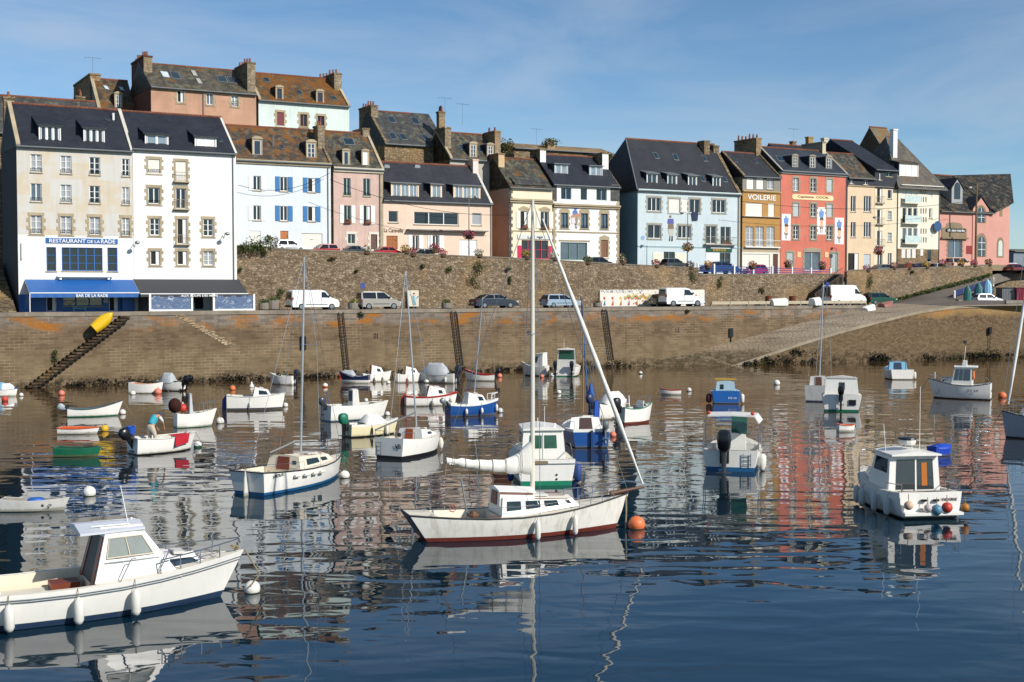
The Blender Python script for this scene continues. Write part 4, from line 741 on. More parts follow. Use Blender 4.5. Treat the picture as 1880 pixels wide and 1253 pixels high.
# ---- ochre sail loft
OCH=plaster('b58a52',.1); 
h=House('ochre_house','narrow ochre house lettered VOILERIE with white garage doors',HC,1363.5,1433,(1363.5,322),(1385,284),8.5,OCH,roof=slate('2b2d30',.0),gable=STD,bands=[(349.5,OCH),(455,plaster('b5a68e')),(463,plaster('dedacd'))])
h.wall=plaster('8f8a82'); WB=paint('e3e1da',.5)
for a,k in ((1371,'b'),(1389,'b'),(1408,'c')): h.win(a,327,a+12.5,348,k,fr=None if k=='c' else WB)
h.win(1369,373,1399.5,398.5,'b'); h.win(1410.5,373.5,1421.5,398.5,'b')
for a in (1368.5,1387,1407): h.win(a,416,a+15,453,'c',nx=2)
h.win(1363.8,466.5,1413,499,'gar'); h.win(1419,466.5,1428,503,'door',fr=paint('5a3526',.5)); h.done(); h.text('VOILERIE',1372,357,1424,369,WHITE,.04); h.cornice(350,plaster('c8a66e'),.2,.25); h.coping(0,STD,.35,.2); h.coping(1,STD,.4,.3); h.chimney(1,1337,1398,252,STD,6,.9,front=STONE)
u0,z=h.loc(1366,453); u1=h.loc(1430,454)[0]; m=MB(); m.tube([(u0,-.3,z+.85),(u1,-.3,z+.85)],.025,n=5)
for i in range(30): x=u0+(u1-u0)*i/29; m.tube([(x,-.3,z+.02),(x,-.3,z+.85)],.01,n=4)
m.box(u0,u1,-.36,-.004,z-.12,z); m.obj('balcony_railing',WHITE,h.root); h.skylight((1345,291),(1351,292),(1355,299),(1349,298)); h.skylight((1383,293),(1388,294),(1392,301),(1386,300)); h.cornice(397,paint('c9c2b4'),.08,.3,name='rail_ledge')
# ---- red house
RED=plaster('cf7966',.12); 
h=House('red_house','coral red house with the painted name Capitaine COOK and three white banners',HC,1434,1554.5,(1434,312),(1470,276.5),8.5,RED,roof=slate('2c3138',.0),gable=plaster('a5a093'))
G2=plaster('a39a86',.2)
for j,(y0,y1,ks) in enumerate(((327,351,'cGb'),(373.5,397.5,'bGb'),(415,439.5,'GGG'))):
    for a,k in zip((1456.5,1488.5,1518),ks): h.win(a,y0+(a-1456)*.035*(530-y0)/200,a+9.7,y1+(a-1456)*.035*(530-y1)/200,k,nx=2 if k!='b' else 1,sur=G2,fr=paint('b9bfc0') if k=='b' else None)
h.win(1445,464,1456,490,'b',sur=G2,fr=paint('aeb6b4')); h.win(1477,463,1505,497,'l',nx=2,sur=G2,arch=1,fr=paint('c8ccc8'),sill=False); h.win(1526.5,465,1537,500,'b',sur=G2,fr=paint('a9b3b0')); h.done(); h.cornice(313,plaster('8c8f90'),.4,.3)
u0,z1=h.loc(1454,356.5); u1,z0=h.loc(1530,369.5); r=(z1-z0)/2; m=MB(); m.prism([(u0+r-r*sin(pi*i/8),-.05,(z0+z1)/2+r*cos(pi*i/8)) for i in range(9)]+[(u1-r+r*sin(pi*i/8),-.05,(z0+z1)/2-r*cos(pi*i/8)) for i in range(9)],(0,.045,0)); m.obj('name_board',paint('e8cfa0',.6),h.root); h.text('Capitaine  COOK',1464,358.8,1521,366.8,paint('7a4a2c'),.07)
for x0,y0,x1,y1 in ((1435.3,393,1451,442),(1500,380.5,1515.5,431),(1532.5,400,1548.5,449)):
    x,y=x0,y0; k=(y1-y0)/50
    figure(h,[([(x+3,y+9*k),(x+8,y+6*k),(x+13,y+9*k),(x+11,y+20*k),(x+4,y+18*k)],'6f8fc8'),(sx(x+7.5,y+5.5*k,1.8,2.2),'8a98a8'),([(x+5,y+19*k),(x+11,y+19*k),(x+12,y+24*k),(x+5,y+24*k)],'5a5048'),([(x+4.5,y+24*k),(x+11.5,y+24*k),(x+10,y+37*k),(x+6,y+37*k)],'e6b08e'),([(x+3,y+33*k),(x+6,y+37*k),(x+10,y+37*k),(x+11.5,y+33*k),(x+10.5,y+39*k),(x+5,y+39*k)],'4a5258'),([(x+5.6,y+39*k),(x+6.6,y+39*k),(x+6.6,y+47*k),(x+5.8,y+47*k)],'4a5258'),([(x+8.4,y+39*k),(x+9.4,y+39*k),(x+9.2,y+48*k),(x+8.4,y+48*k)],'4a5258')],(x0,y0,x1,y1,paint('efe8e2',.7)),'banner')
for x in (1463.5,1514): h.box('menu_plate',x,463,x+6.5,473,-.06,-.004,paint('e2bd8a'))
for a in (1454.5,1486.5,1516.5): h.dormer(a,286+(a-1454)*.04,a+11,309+(a-1454)*.04,'ped',wm=G2,kind='c')
h.skylight((1423,287),(1438,288),(1443,297),(1429,297)); h.chimney(1,1472,1516,259,plaster('8f8778',.15),0,.6,front=plaster('cdbfa0'),x=h.W-1.0); h.coping(0,plaster('a5a093'),.25,.15); h.coping(1,plaster('a5a093'),.25,.15); h.pipe(1553)
b=House('rear_ridge_house','slate ridge with brick-topped chimneys behind the red house',163,1445,1575,(1445,300),(1470,270),8,STD,zb=10,roof=SLATE_D); b.done(); b.chimney(0,1450,1462,258,STD,0,.7,x=5); b.chimney(0,1479,1493,250,plaster('a08558'),0,.9,x=7.6)
# ---- peach, cream and concrete houses
h=House('apricot_house','apricot house with a dark carriage gateway between the red and cream houses',HC,1556.5,1606,(1556.5,325),(1580,286),8.5,plaster('dfc6a6',.08),roof=SLATE_M,gable=STD,bands=[(340,plaster('dfc6a6',.08))]); h.wall=SLATE_D
h.win(1560,326.5,1567,338,'g'); h.win(1585.5,328,1594,340,'g')
for a,b_ in ((1562,1571),(1586,1599)): h.win(a,360,b_,389.5,'g',nx=2 if b_-a<10 else 3); h.win(a,408,b_,436,'g',nx=2 if b_-a<10 else 3)
h.win(1557,465,1576,500,'d',sill=False); h.win(1585.5,467,1598,500,'door',fr=paint('b9c0c4')); h.done(); h.cornice(340.5,GRAN,.14,.14)
h=House('cream_house','slim cream house with dark balcony windows under a tall slate roof',HC,1606.5,1647.5,(1606.5,311),(1555,260),16,plaster('e2d4b8',.08),roof=SLATE_D,gable=SLATE_D,bands=[(342.5,plaster('e2d4b8',.08))],r=.55); h.wall=SLATE_D
for y in (345.5,384.5,424): h.win(1610.5,y,1619.5,y+28,'d',rail=.9); h.win(1630,y+3.5,1637,y+20,'c' if y>350 else 'g',nx=1)
h.win(1611,466,1620,492,'g'); h.win(1630,465,1637,487,'g'); h.win(1613,318,1618.5,331,'g'); h.win(1626,311,1638,325,'g',nx=2,fr=paint('6c8a78')); h.done(); h.cornice(343,SLATE_D,.2,.15); h.chimney(0,1511,1520,252,plaster('d8cdb4'),0,.7)
b=House('concrete_gable_house','tall house with a bare concrete gable and an ochre lichened roof',158,1637,1668,(1637,300),(1650,239),9,plaster('8f9088',.15),zb=9,roof=slate('6a5a40',.6,'8a6a3a',.5),gable=plaster('b4b4ae',.16)); b.done(); b.coping(0,plaster('b4b4ae',.16),.3,.1)
APT=plaster('e6dfcb',.05)
h=House('white_apartment_house','white apartment house with a steep pyramid roof and glass balconies',HC,1649.5,1726,(1649.5,334),(1670,256),10,APT,roof=slate('4a443e',.1,'6e5a40',.8),hip=(2.6,3.6),bands=[(457,rubble('a58d6d','85705a','6b5a48',2.6,name='dressed_stone'))],over=.7)
for y,kk in ((345,'b'),(382,'g'),(419,'l')):
    for a in (1657,1667,1677): h.win(a,y+(a-1657)*.02,a+7,y+29,kk,nx=1,sill=False)
    for a in (1690,1694.5,1699): h.win(a,y+1,a+2,y+11,'l',nx=1,sill=False); h.win(a,y+17,a+2,y+27,'l',nx=1,sill=False)
    h.win(1706,y+1,1711.5,y+19,{'b':'b','g':'d','l':'b'}[kk])
    u0,z1=h.loc(1656,y+14); u1,z0=h.loc(1685,y+29.5); m=MB(); m.box(u0,u1,-.62,-.58,z0+.1,z1,0); m.box(u0-.05,u1+.05,-.66,-.004,z0-.06,z0+.09,1); m.obj('glass_balcony',[glass('a3b0ab',.15),APT],h.root)
for a in (1655.5,1665,1674.5): h.win(a,457,a+7.5,474,'b')
h.win(1690,457,1696,470,'b'); h.win(1703,459,1711,482,'g',nx=1,sill=False); h.done(); h.dormer(1651.5,299,1686,327,n=3,wm=paint('e6e2d6'),kind='b',roofm=SLATE_M,pit=.2,fr=paint('efece2')); h.cornice(339,paint('d9d6cc'),.25,.65); h.chimney(0,1638,1648,236,WHT,0,.8,x=1.6); h.pipe(1724)
u,z=h.loc(1717,416); MB().tube([(u,-.5,z),(u,-.44,z)],.75,n=16).obj('round_sign',paint('35557e'),h.root)
# ---- pink chapel-like shop
PK=plaster('cf9a8c',.07); GS=plaster('8f8068',.15)
h=House('pink_chapel_shop','pink chapel-like shop with arched windows and black oval sign, right end of row',150,1725,1823,(1725,386),(1740,324),13,PK,roof=slate('23211f',.06,'6a5a34',.55),over=.35,r=.6)
h.win(1741,441,1765,484,'l',nx=2,nz=1,fr=paint('b9c6d4'),sur=GS,sill=False); h.done()
u0,z1=h.loc(1728,408); u1,z0=h.loc(1774,437); m=MB(); w=u1-u0; m.prism([(u0,-.06,z0),(u1,-.06,z0),(u1,-.06,z0+(z1-z0)*.62),(u1-w*.16,-.06,z0+(z1-z0)*.66),(u1-w*.22,-.06,z1-.15),(u1-w*.4,-.06,z1),(u0+w*.4,-.06,z1),(u0+w*.22,-.06,z1-.15),(u0+w*.16,-.06,z0+(z1-z0)*.66),(u0,-.06,z0+(z1-z0)*.62)],(0,.055,0)); m.box(u0-.1,u1+.1,-.35,-.07,z0-.22,z0); m.obj('stone_pediment',GS,h.root)
u0,z1=h.loc(1735.5,419.5); u1,z0=h.loc(1771.5,427); r=(z1-z0)/2; zc=(z0+z1)/2; m=MB(); m.prism([(u0+r-r*sin(pi*i/8),-.16,zc+r*cos(pi*i/8)) for i in range(9)]+[(u1-r+r*sin(pi*i/8),-.16,zc-r*cos(pi*i/8)) for i in range(9)],(0,.095,0)); m.obj('oval_sign',BLK,h.root); h.text('chasse-marée',1738,420.3,1769,426.3,WHITE,.18)
h.box('red_panel',1774,451.5,1785.5,466.5,-.06,-.004,paint('8e2f30'))
u0,z1=h.loc(1743,433); u1,z0=h.loc(1764,441); m=MB(); cx=(u0+u1)/2; rr=(u1-u0)/2; m.prism([(cx+rr*cos(pi*i/10),-.03,z0+rr*.62*sin(pi*i/10)) for i in range(11)],(0,.025,0)); m.obj('fanlight',glass('3a4650',.1),h.root)
# tall gabled bay and gothic dormer
u0,z0=h.loc(1785,408); u1=h.loc(1814,408)[0]; zt=h.loc(1799,363)[1]; ze=h.loc(1785,384)[1]; cx=(u0+u1)/2; m=MB(); m.prism([(u0,-.12,0),(u1,-.12,0),(u1,-.12,ze),(cx,-.12,zt),(u0,-.12,ze)],(0,.115,0)); m.prism([(u0,.0,ze-.5),(u1,0,ze-.5),(u1,.0,ze),(cx,0,zt),(u0,0,ze)],(0,2.2,0)); bay=m.obj('gabled_bay',PK,h.root)
m=MB(); m.prism([(u0-.25,-.3,ze-.05),(cx,-.3,zt+.12),(cx,-.3,zt+.26),(u0-.25,-.3,ze+.1)],(0,2.6,0)); m.prism([(u1+.25,-.3,ze-.05),(cx,-.3,zt+.12),(cx,-.3,zt+.26),(u1+.25,-.3,ze+.1)],(0,2.6,0)); m.obj('bay_roof',SLATE_D,bay)
def gothic(h,x0,y0,x1,y1,out,fr,surm,name='arched_window'):
    u0,z1=h.loc(x0,y0); u1,z0=h.loc(x1,y1); cx=(u0+u1)/2; w=u1-u0; zs=z0+(z1-z0)*.68
    def arc(k,b): return [(cx-w/2*k,-out-b,z0-.1*(k-1))]+[(cx+w/2*k,-out-b,z0-.1*(k-1))]+[(cx+w/2*k*cos(pi*i/10),-out-b,zs+(z1-zs)*(k if k>1 else 1)*sin(pi*i/10)) for i in range(11)]
    MB().prism(arc(1.5,.05),(0,.045,0)).obj('stone_surround',surm,h.root); o=MB().prism(arc(1,.075),(0,.02,0)).obj(name,glass('2b343b',.08),h.root)
    m=MB(); m.box(cx-.05,cx+.05,-out-.11,-out-.08,z0,z1-.1); m.box(u0,u1,-out-.105,-out-.082,zs-.05,zs+.03); m.box(u0,u1,-out-.105,-out-.082,(z0+zs)/2-.04,(z0+zs)/2+.03); m.obj('glazing_bars',fr,o)
gothic(h,1793.5,381,1805.5,409,.125,FR,GS); gothic(h,1794,434,1806,471,.125,FR,GS)
k=1.4; u0,zt=h.loc(1747.5,345,k); u1,zb=h.loc(1767,369,k); cx=(u0+u1)/2; za=h.loc(1757,329,k)[1]; m=MB(); m.prism([(u0,k,zb-.8),(u1,k,zb-.8),(u1,k,zt),(cx,k,za),(u0,k,zt)],(0,3,0)); g=m.obj('gothic_dormer',plaster('a3a6a6'),h.root); m=MB()
for x in (u0-.2,u1+.2): m.prism([(x,k-.15,zt-.15),(cx,k-.15,za+.08),(cx,k-.15,za+.22),(x,k-.15,zt-.02)],(0,3.3,0))
m.obj('dormer_roof',SLATE_D,g); m=MB(); w=(u1-u0)*.28; m.prism([(cx-w,k-.03,zb+.2),(cx+w,k-.03,zb+.2)]+[(cx+w*cos(pi*i/8),k-.03,zt+w*1.3*sin(pi*i/8)) for i in range(9)],(0,.028,0)); m.obj('dormer_window',glass('20262b'),g)
# canted right bay of the shop
x0=h.W; A=atd(1852,490,h.O.y+x0*sin(PHI)+2.2); la=h.toloc(A); ax,ay=la.x,la.y; m=MB(); m.face([(x0,-.003,0),(ax,ay,0),(ax,ay,h.ze+1.6),(x0,-.003,h.ze-.2)]); m.face([(ax,ay,0),(ax-3,h.D,0),(ax-3,h.D,h.ze),(ax,ay,h.ze+1.6)]); m.obj('canted_bay',PK,h.root)
d=Vector((ax-x0,ay,0)); n=Vector((d.y,-d.x,0)).normalized(); pt=lambda t,z,o=.04:(x0+d.x*t+n.x*o,d.y*t+n.y*o,z); z0=h.loc(1823,474)[1]; m=MB(); m.prism([pt(-.02,0),pt(1.01,0),pt(1.01,z0-1),pt(-.02,z0-1)],-n*.03); m.obj('stone_plinth',GS,h.root)
m=MB(); m.prism([pt(.26,z0+.1),pt(.66,z0+.1)]+[pt(.46+.2*cos(pi*i/8),z0+2.2+.9*sin(pi*i/8)) for i in range(9)],-n*.03); m.obj('stone_surround',GS,h.root); m=MB(); m.prism([pt(.34,z0+.3,.06),pt(.58,z0+.3,.06)]+[pt(.46+.12*cos(pi*i/8),z0+2.1+.55*sin(pi*i/8),.06) for i in range(9)],-n*.02); m.obj('arched_window',paint('c4ccc4',.3),h.root); m=MB(); m.prism([pt(.4,z0+6.2),pt(.56,z0+6.2),pt(.56,z0+7.3),pt(.4,z0+7.3)],-n*.03); m.obj('stone_panel',GS,h.root)
z1=h.ze; zr_=h.zr; m=MB(); xr,zq=h.loc(1853,321,h.rd); m.face([(ax,ay,0),(xr,h.rd,0),(xr,h.rd,zq-.1),(ax,ay,z1+1.6)]); m.obj('gable_end',PK,h.root); m=MB(); q=[(x0-.05,-.4,z1-.1),(ax+.5,ay-.3,z1+1.5),(xr+.3,h.rd,zq),(x0-.05,h.rd,zr_+.05)]; m.prism(q,(0,0,.14)); m.obj('bay_roof',slate('23211f',.06,'6a5a34',.55),h.root)
b=House('grey_garage','small grey flat roofed building at the far right edge',168,1861,1935,(1861,462),(1870,459),6,plaster('7f8a93'),zb=10.5,roof=plaster('6e6a60'),ridgetile=False); b.done()
# ------------------------------------------------------------------ cars
TYRE=plain('121212',.85); HUB=plain('8c9094',.35,.6); CGL=glass('0c1013',.05,'car_glass'); LRED=paint('8a1418',.25); LCLR=paint('d4d6d2',.15); PLATE=paint('d9d7c8',.5); TRIM=plain('17181a',.6)
# side profiles: (x, z) outline of the body below the glass line and of the glasshouse, in metres for a unit car facing +x
KIND={
 'hatch':dict(L=3.9,W=1.66,body=[(0,.32),(.02,.62),(.1,.86),(2.75,.95),(3.5,.82),(3.82,.66),(3.9,.42),(3.86,.28),(.05,.26)],cab=[(.08,.86),(.42,1.36),(.75,1.44),(1.9,1.45),(2.25,1.38),(2.98,.93)],wh=(.68,3.12)),
 'sedan':dict(L=4.7,W=1.8,body=[(0,.34),(.02,.72),(.12,.94),(.9,1.0),(3.2,.97),(4.2,.84),(4.6,.66),(4.7,.42),(4.64,.27),(.06,.27)],cab=[(.55,.98),(1.25,1.36),(1.7,1.45),(2.4,1.46),(2.85,1.38),(3.6,.95)],wh=(.9,3.72)),
 'estate':dict(L=4.5,W=1.76,body=[(0,.34),(.02,.7),(.08,.92),(3.0,.96),(3.95,.84),(4.4,.66),(4.5,.42),(4.44,.27),(.06,.27)],cab=[(.06,.92),(.3,1.4),(.6,1.49),(2.2,1.5),(2.6,1.42),(3.35,.94)],wh=(.82,3.55)),
 'mpv':dict(L=4.0,W=1.72,body=[(0,.32),(.02,.7),(.05,1.0),(2.7,1.05),(3.55,.92),(3.9,.7),(4.0,.44),(3.95,.28),(.05,.26)],cab=[(.04,1.0),(.1,1.6),(.35,1.72),(2.0,1.72),(2.4,1.62),(3.15,1.02)],wh=(.72,3.2)),
 'kangoo':dict(L=4.0,W=1.7,body=[(0,.32),(.01,.7),(.03,1.75),(.15,1.82),(2.05,1.82),(2.4,1.74),(2.72,1.36),(2.95,1.06),(3.6,.92),(3.92,.7),(4.0,.44),(3.95,.28),(.05,.26)],cab=None,wh=(.72,3.2),sidew=[(1.85,1.12),(2.72,1.1),(2.36,1.6),(1.85,1.64)],ws=[(2.42,1.73),(2.95,1.08)]),
 'van':dict(L=4.8,W=1.85,body=[(0,.34),(.01,.8),(.06,1.82),(.2,1.92),(3.0,1.92),(3.35,1.84),(3.95,1.2),(4.6,1.0),(4.76,.75),(4.8,.46),(4.74,.28),(.05,.28)],cab=None,wh=(.95,3.95),sidew=[(2.95,1.2),(3.75,1.18),(3.3,1.7),(2.95,1.72)],ws=[(3.38,1.8),(3.95,1.22)]),
 'bigvan':dict(L=5.6,W=1.95,body=[(0,.4),(.01,.9),(.05,2.3),(.2,2.45),(3.7,2.45),(4.05,2.36),(4.75,1.3),(5.35,1.08),(5.55,.8),(5.6,.48),(5.52,.3),(.05,.32)],cab=None,wh=(1.2,4.7),sidew=[(3.75,1.4),(4.6,1.36),(4.05,1.95),(3.75,1.98)],ws=[(4.1,2.3),(4.75,1.34)]),
}
def car(kind,label,p,col,rz=0,L=None,name='parked_car',cat='car',grp='cars parked on the quay',extra=None,bumper=None,rough=.2):
    k=KIND[kind]; sc=(L or k['L'])/k['L']; W2=k['W']/2; r=empty(name,p,rz,label,cat,grp); X0=k['L']/2; bm=paint(col,rough,.03,name='car_paint')
    m=MB(); B=[(x-X0,z) for x,z in k['body']]; cx=0; cz=.6
    def ring(y,q): return [(cx+(x-cx)*q,y,cz+(z-cz)*(q if z>cz else 1)) for x,z in B]
    tall=k['cab'] is None
    def yy(y,z): return y*(1-.10*max(0,(z-1.0))) if tall else y
    prof=[(-W2,.96),(-W2+.07,.99),(-W2+.2,1),(W2-.2,1),(W2-.07,.99),(W2,.96)]
    m.loft([[(x,yy(y,z),z) for x,_,z in ring(y,q)] for y,q in prof]); o=m.obj('body',bm,r,smooth=30)
    if not tall:
        C=[(x-X0,z) for x,z in k['cab']]; zb=C[0][1]; zt=max(z for _,z in C); m=MB()
        def wy(z,a): return (W2-.06-a)-.2*(z-zb)/(zt-zb)
        m.loft([[(x,-wy(z,0),z-.02*(i in(0,len(C)-1))) for i,(x,z) in enumerate(C)],[(x,-wy(z,.22),z+.03*(0<i<len(C)-1)) for i,(x,z) in enumerate(C)],[(x,wy(z,.22),z+.03*(0<i<len(C)-1)) for i,(x,z) in enumerate(C)],[(x,wy(z,0),z-.02*(i in(0,len(C)-1))) for i,(x,z) in enumerate(C)]]); m.obj('cabin',bm,r,smooth=30)
        zt2=zt-.1; xa=C[0][0]+.2; xb=C[-1][0]-.22; fa=lambda z:C[0][0]+(C[1][0]-C[0][0])*(z-zb)/(C[1][1]-zb); fb=lambda z:C[-1][0]+(C[-2][0]-C[-1][0])*(z-zb)/(C[-2][1]-zb)
        z0=zb+.04; mid=(xa+xb)/2-.05
        for sgn in (-1,1):
            for a0,a1,b0,b1 in ((fa(z0)+.16,mid-.05,fa(zt2)+.12,mid-.05),(mid+.05,fb(z0)-.18,mid+.05,fb(zt2)-.08)):
                q=[(a0,sgn*(wy(z0,0)+.004),z0),(a1,sgn*(wy(z0,0)+.004),z0),(b1,sgn*(wy(zt2,0)+.004),zt2),(b0,sgn*(wy(zt2,0)+.004),zt2)]; MB().slab(q if sgn<0 else q[::-1],.008).obj('side_window',CGL,r)
        for nm,f,s_ in (('rear_window',fa,-1),('windscreen',fb,1)):
            za,zc=zb+.07,(C[1][1] if s_<0 else C[-2][1])-.03; q=[(f(za),-wy(za,.1),za),(f(za),wy(za,.1),za),(f(zc),wy(zc,.1),zc),(f(zc),-wy(zc,.1),zc)]; MB().slab(q if s_>0 else q[::-1],.02).obj(nm,CGL,r)
    else:
        for sgn in (-1,1):
            q=[(x-X0,sgn*(yy(W2,z)+.002),z) for x,z in k['sidew']]; MB().slab(q if sgn<0 else q[::-1],.012).obj('side_window',CGL,r)
            x=k['sidew'][0][0]-X0-.04; MB().box(x-.012,x+.012,sgn*(W2-.02)-.02,sgn*(W2-.02)+.022,.45,1.2).obj('door_seam',TRIM,r)
        (xa,za),(xb,zb)=k['ws']; q=[(xb-X0+.02,-yy(W2-.2,zb),zb),(xb-X0+.02,yy(W2-.2,zb),zb),(xa-X0+.02,yy(W2-.22,za),za),(xa-X0+.02,-yy(W2-.22,za),za)]; MB().slab(q,.02).obj('windscreen',CGL,r)
        zt=k['body'][2][1]; q=[(-X0+.012,W2-.25,1.05),(-X0+.012,-W2+.25,1.05),(-X0+.03,-W2+.3,zt-.12),(-X0+.03,W2-.3,zt-.12)]; MB().slab(q,.02).obj('rear_window',CGL,r)
    ws=[]
    for wx in k['wh']:
        for sgn in (-1,1):
            y=sgn*(W2-.09); m=MB(); R=.31 if not kind.startswith('big') else .34; rg=lambda rr,yy_:[(wx-X0+rr*cos(2*pi*i/18),yy_,.31+rr*sin(2*pi*i/18)) for i in range(18)]
            MB().loft([rg(R+.06,sgn*(W2-.2)),rg(R+.06,sgn*(W2+.002-.02))]).obj('wheel_arch',TRIM,r)
            m.loft([rg(R,y-.1*sgn),rg(R,y+.08*sgn),rg(R-.04,y+.105*sgn)]); w=m.obj('wheel',TYRE,r); MB().loft([rg(R-.1,y+.09*sgn),rg(R-.12,y+.118*sgn),rg(.05,y+.122*sgn)]).obj('rim',HUB,w)
    zl=.75 if not tall else 1.0; xr=-X0-.012; hh=.28 if kind in('mpv','kangoo','van','bigvan','estate') else .16
    for sgn in (-1,1):
        a,b=sorted((sgn*(W2-.03),sgn*(W2-.26))); MB().box(xr,xr+.2,a,b+.0,zl-.08,zl-.08+hh).obj('tail_light',LRED,r)
        i=-4 if False else None; fx_=X0-.28; MB().box(fx_-.1,fx_+.22,a,b,.58,.74).obj('headlight',LCLR,r)
    MB().box(-X0-.02,-X0+.05,-.26,.26,.5,.61).obj('number_plate',PLATE,r); MB().box(X0-.05,X0+.012,-.26,.26,.36,.46).obj('number_plate',PLATE,r)
    bp=bumper or col; m=MB(); m.box(-X0-.04,-X0+.25,-W2+.02,W2-.02,.27,.46); m.obj('bumper',TRIM if bumper else bm,r); MB().box(X0-.25,X0+.03,-W2+.04,W2-.04,.24,.4).obj('bumper',TRIM if bumper else bm,r)
    m=MB(); m.box(-X0+k['wh'][0]+.42,-X0+k['wh'][1]-.42,-W2-.012,-W2+.03,.5,.56); m.obj('side_moulding',TRIM,r)
    if kind!='bigvan' or 1:
        mx=(k['cab'][-1][0]-X0-.45) if not tall else k['sidew'][1][0]-X0-.1; mz=(k['cab'][0][1]+.08) if not tall else k['sidew'][1][1]+.1
        for sgn in (-1,1): MB().box(mx,mx+.1,sgn*(W2+.09)-.09,sgn*(W2+.09)+.09,mz,mz+.15).obj('wing_mirror',TRIM,r)
    if sc!=1: r.scale=(sc,1,sc*.5+.5)
    return r
def qcar(kind,label,x0,x1,c,col,z=QZ,face=1,**k):
    a=onc(x0,555,c); b=onc(x1,555,c); mid=(a+b)/2; w=KIND[kind]['W']; Lp=(b-a).length-.2; return car(kind,label,(mid.x,mid.y,z),col,PHI+(0 if face>0 else pi),L=max(3.2,min(Lp,6)),**k)
qcar('van','white panel van with black rear window parked left of the silver minivan',528,620,136.5,'e4e4e0',bumper=1,name='parked_van',cat='van')
qcar('mpv','silver grey minivan with black trim parked below the pink house',656,733,136.5,'9a968e',bumper=1)
qcar('sedan','dark blue grey saloon car parked against the terrace wall',866,947,137,'2c3442')
qcar('estate','pale blue estate car parked right behind the tall white mast',996,1061,137,'8fa3b4')
qcar('kangoo','small white delivery van with yellow markings parked before the mural',1214,1288,138,'e6e8e6',bumper=1,name='parked_van',cat='van')
qcar('hatch','grey green hatchback half hidden behind the small white delivery van',1196,1250,140,'6d715e')
qcar('bigvan','tall white high-roofed van parked by the terrace steps',1510,1587,137.5,'e8e6de',name='parked_van',cat='van',bumper=1)
qcar('estate','dark green estate car parked in front of the tall white van',1588,1640,139.5,'1d4a3c')
p=atd(1812,557,171); car('hatch','white hatchback parked on the right quay by the upright dinghies',(p.x,p.y,QZ-.05),'e9ebee',PHI-.3,L=3.9)
# cars on the upper street
UG='cars parked along the upper street'
def ucar(kind,label,x0,x1,col,c=144.4,face=1,dz=0,**k):
    px=(x0+x1)/2; return qcar(kind,label,x0,x1,c,col,z=zr(px)+dz,face=face,grp=UG,**k)
ucar('hatch','white hatchback parked outside the pale blue house garage',508,555,'e2e4e6',dz=.3)
ucar('estate','red estate car parked between the pale blue and pink houses',568,617,'a02a30',face=-1,dz=.1)
ucar('sedan','dark grey saloon parked outside the pink house',618,676,'39434c',face=-1,dz=.1)
ucar('sedan','red saloon parked outside the peach house door',676,734,'a8242c',face=-1,dz=.15)
ucar('hatch','dark green small car parked under the glazed window of the peach house',750,788,'20302f',face=-1,dz=.1)
ucar('hatch','black hatchback with red tail lights outside the white shop house',1083,1116,'15181b',dz=.1)
ucar('hatch','dark grey hatchback outside the light blue house door',1221,1252,'3c4447',dz=.35)
ucar('sedan','blue saloon car behind the blue railings',1290,1353,'24406e')
ucar('hatch','magenta hatchback behind the railings by the ochre house',1366,1404,'a0285a',face=-1)
ucar('sedan','grey green saloon outside the apricot house',1600,1642,'56666a',c=145,dz=.2)
ucar('estate','navy estate car outside the white apartment house',1652,1682,'1f2a3c',c=145,dz=.2)
ucar('hatch','dark blue hatchback beside the navy estate car',1681,1702,'24324a',c=145.5,dz=.2)
ucar('hatch','silver hatchback by the drainpipe of the apartment house',1713,1738,'a9adb0',c=145.5,dz=.1)
ucar('mpv','cream camper van with a green roof outside the arched shop door',1740,1780,'d5b49c',c=146,dz=.35,name='camper_van',cat='camper van')
m=MB(); 
ucar('hatch','dark red hatchback at the far right end of the upper street',1853,1876,'7a3038',c=149,dz=-.3)
ucar('mpv','white van half hidden at the corner of the pink shop',1851,1868,'d8dade',c=156,dz=-.2,name='parked_van',cat='van')
# ------------------------------------------------------------------ street things
def lampost(px,ybase,ytop,c,label,arm=1,basket=None,blab=None,z=None,lean=0):
    p=onc(px,ybase,c); zb=z if z is not None else p.z; t=onc(px,ytop,c); r=empty('street_lamp',(p.x,p.y,zb),PHI,label,'street lamp','street lamps on the upper street'); H=t.z-zb
    MB().tube([(0,0,0),(0,0,1.2),(0,0,H)],[.09,.07,.045],n=8).obj('pole',GALV,r); a=arm
    MB().tube([(0,0,H-.05),(.35*a,0,H+.12),(.8*a,0,H+.12)],.03,n=5).obj('arm',GALV,r); MB().lathe([(.04,H+.15),(.2,H+.08),(.24,H-.02),(.14,H-.12),(.02,H-.16)],(.85*a,0,0),n=10).obj('lamp_head',GALV,r)
    if basket:
        b=onc(px,basket,c); k=empty('flower_basket',(p.x,p.y,b.z),PHI,blab,'flower basket','hanging flower baskets on lamp posts'); m=MB(); m.lathe([(.1,-.45),(.35,-.3),(.45,0)],(0,0,0),n=10); m.obj('basket',plain('3a2d22',.9),k)
        m=MB(); m.leaves((0,0,.05),(.75,.7,.6),300,.2,[0,1,2,3,3,2,2] if px<1100 or px>1500 else [0,1,4,5,4,2,1]); m.obj('flowers',FL,k)
lampost(861,469,362,143.4,'slim grey lamp post with a pink flower basket before the peach house',1,432,'pink and crimson flower basket on the lamp post before the peach house')
lampost(1262,492,392,143.4,'slim grey lamp post with an orange flower basket before the light blue house',-1,455,'orange and yellow flower basket on the lamp post before the light blue house')
lampost(1613,494,400,143.2,'slim grey lamp post with a red flower basket before the cream house',-1,462,'red flower basket on the lamp post before the cream house')
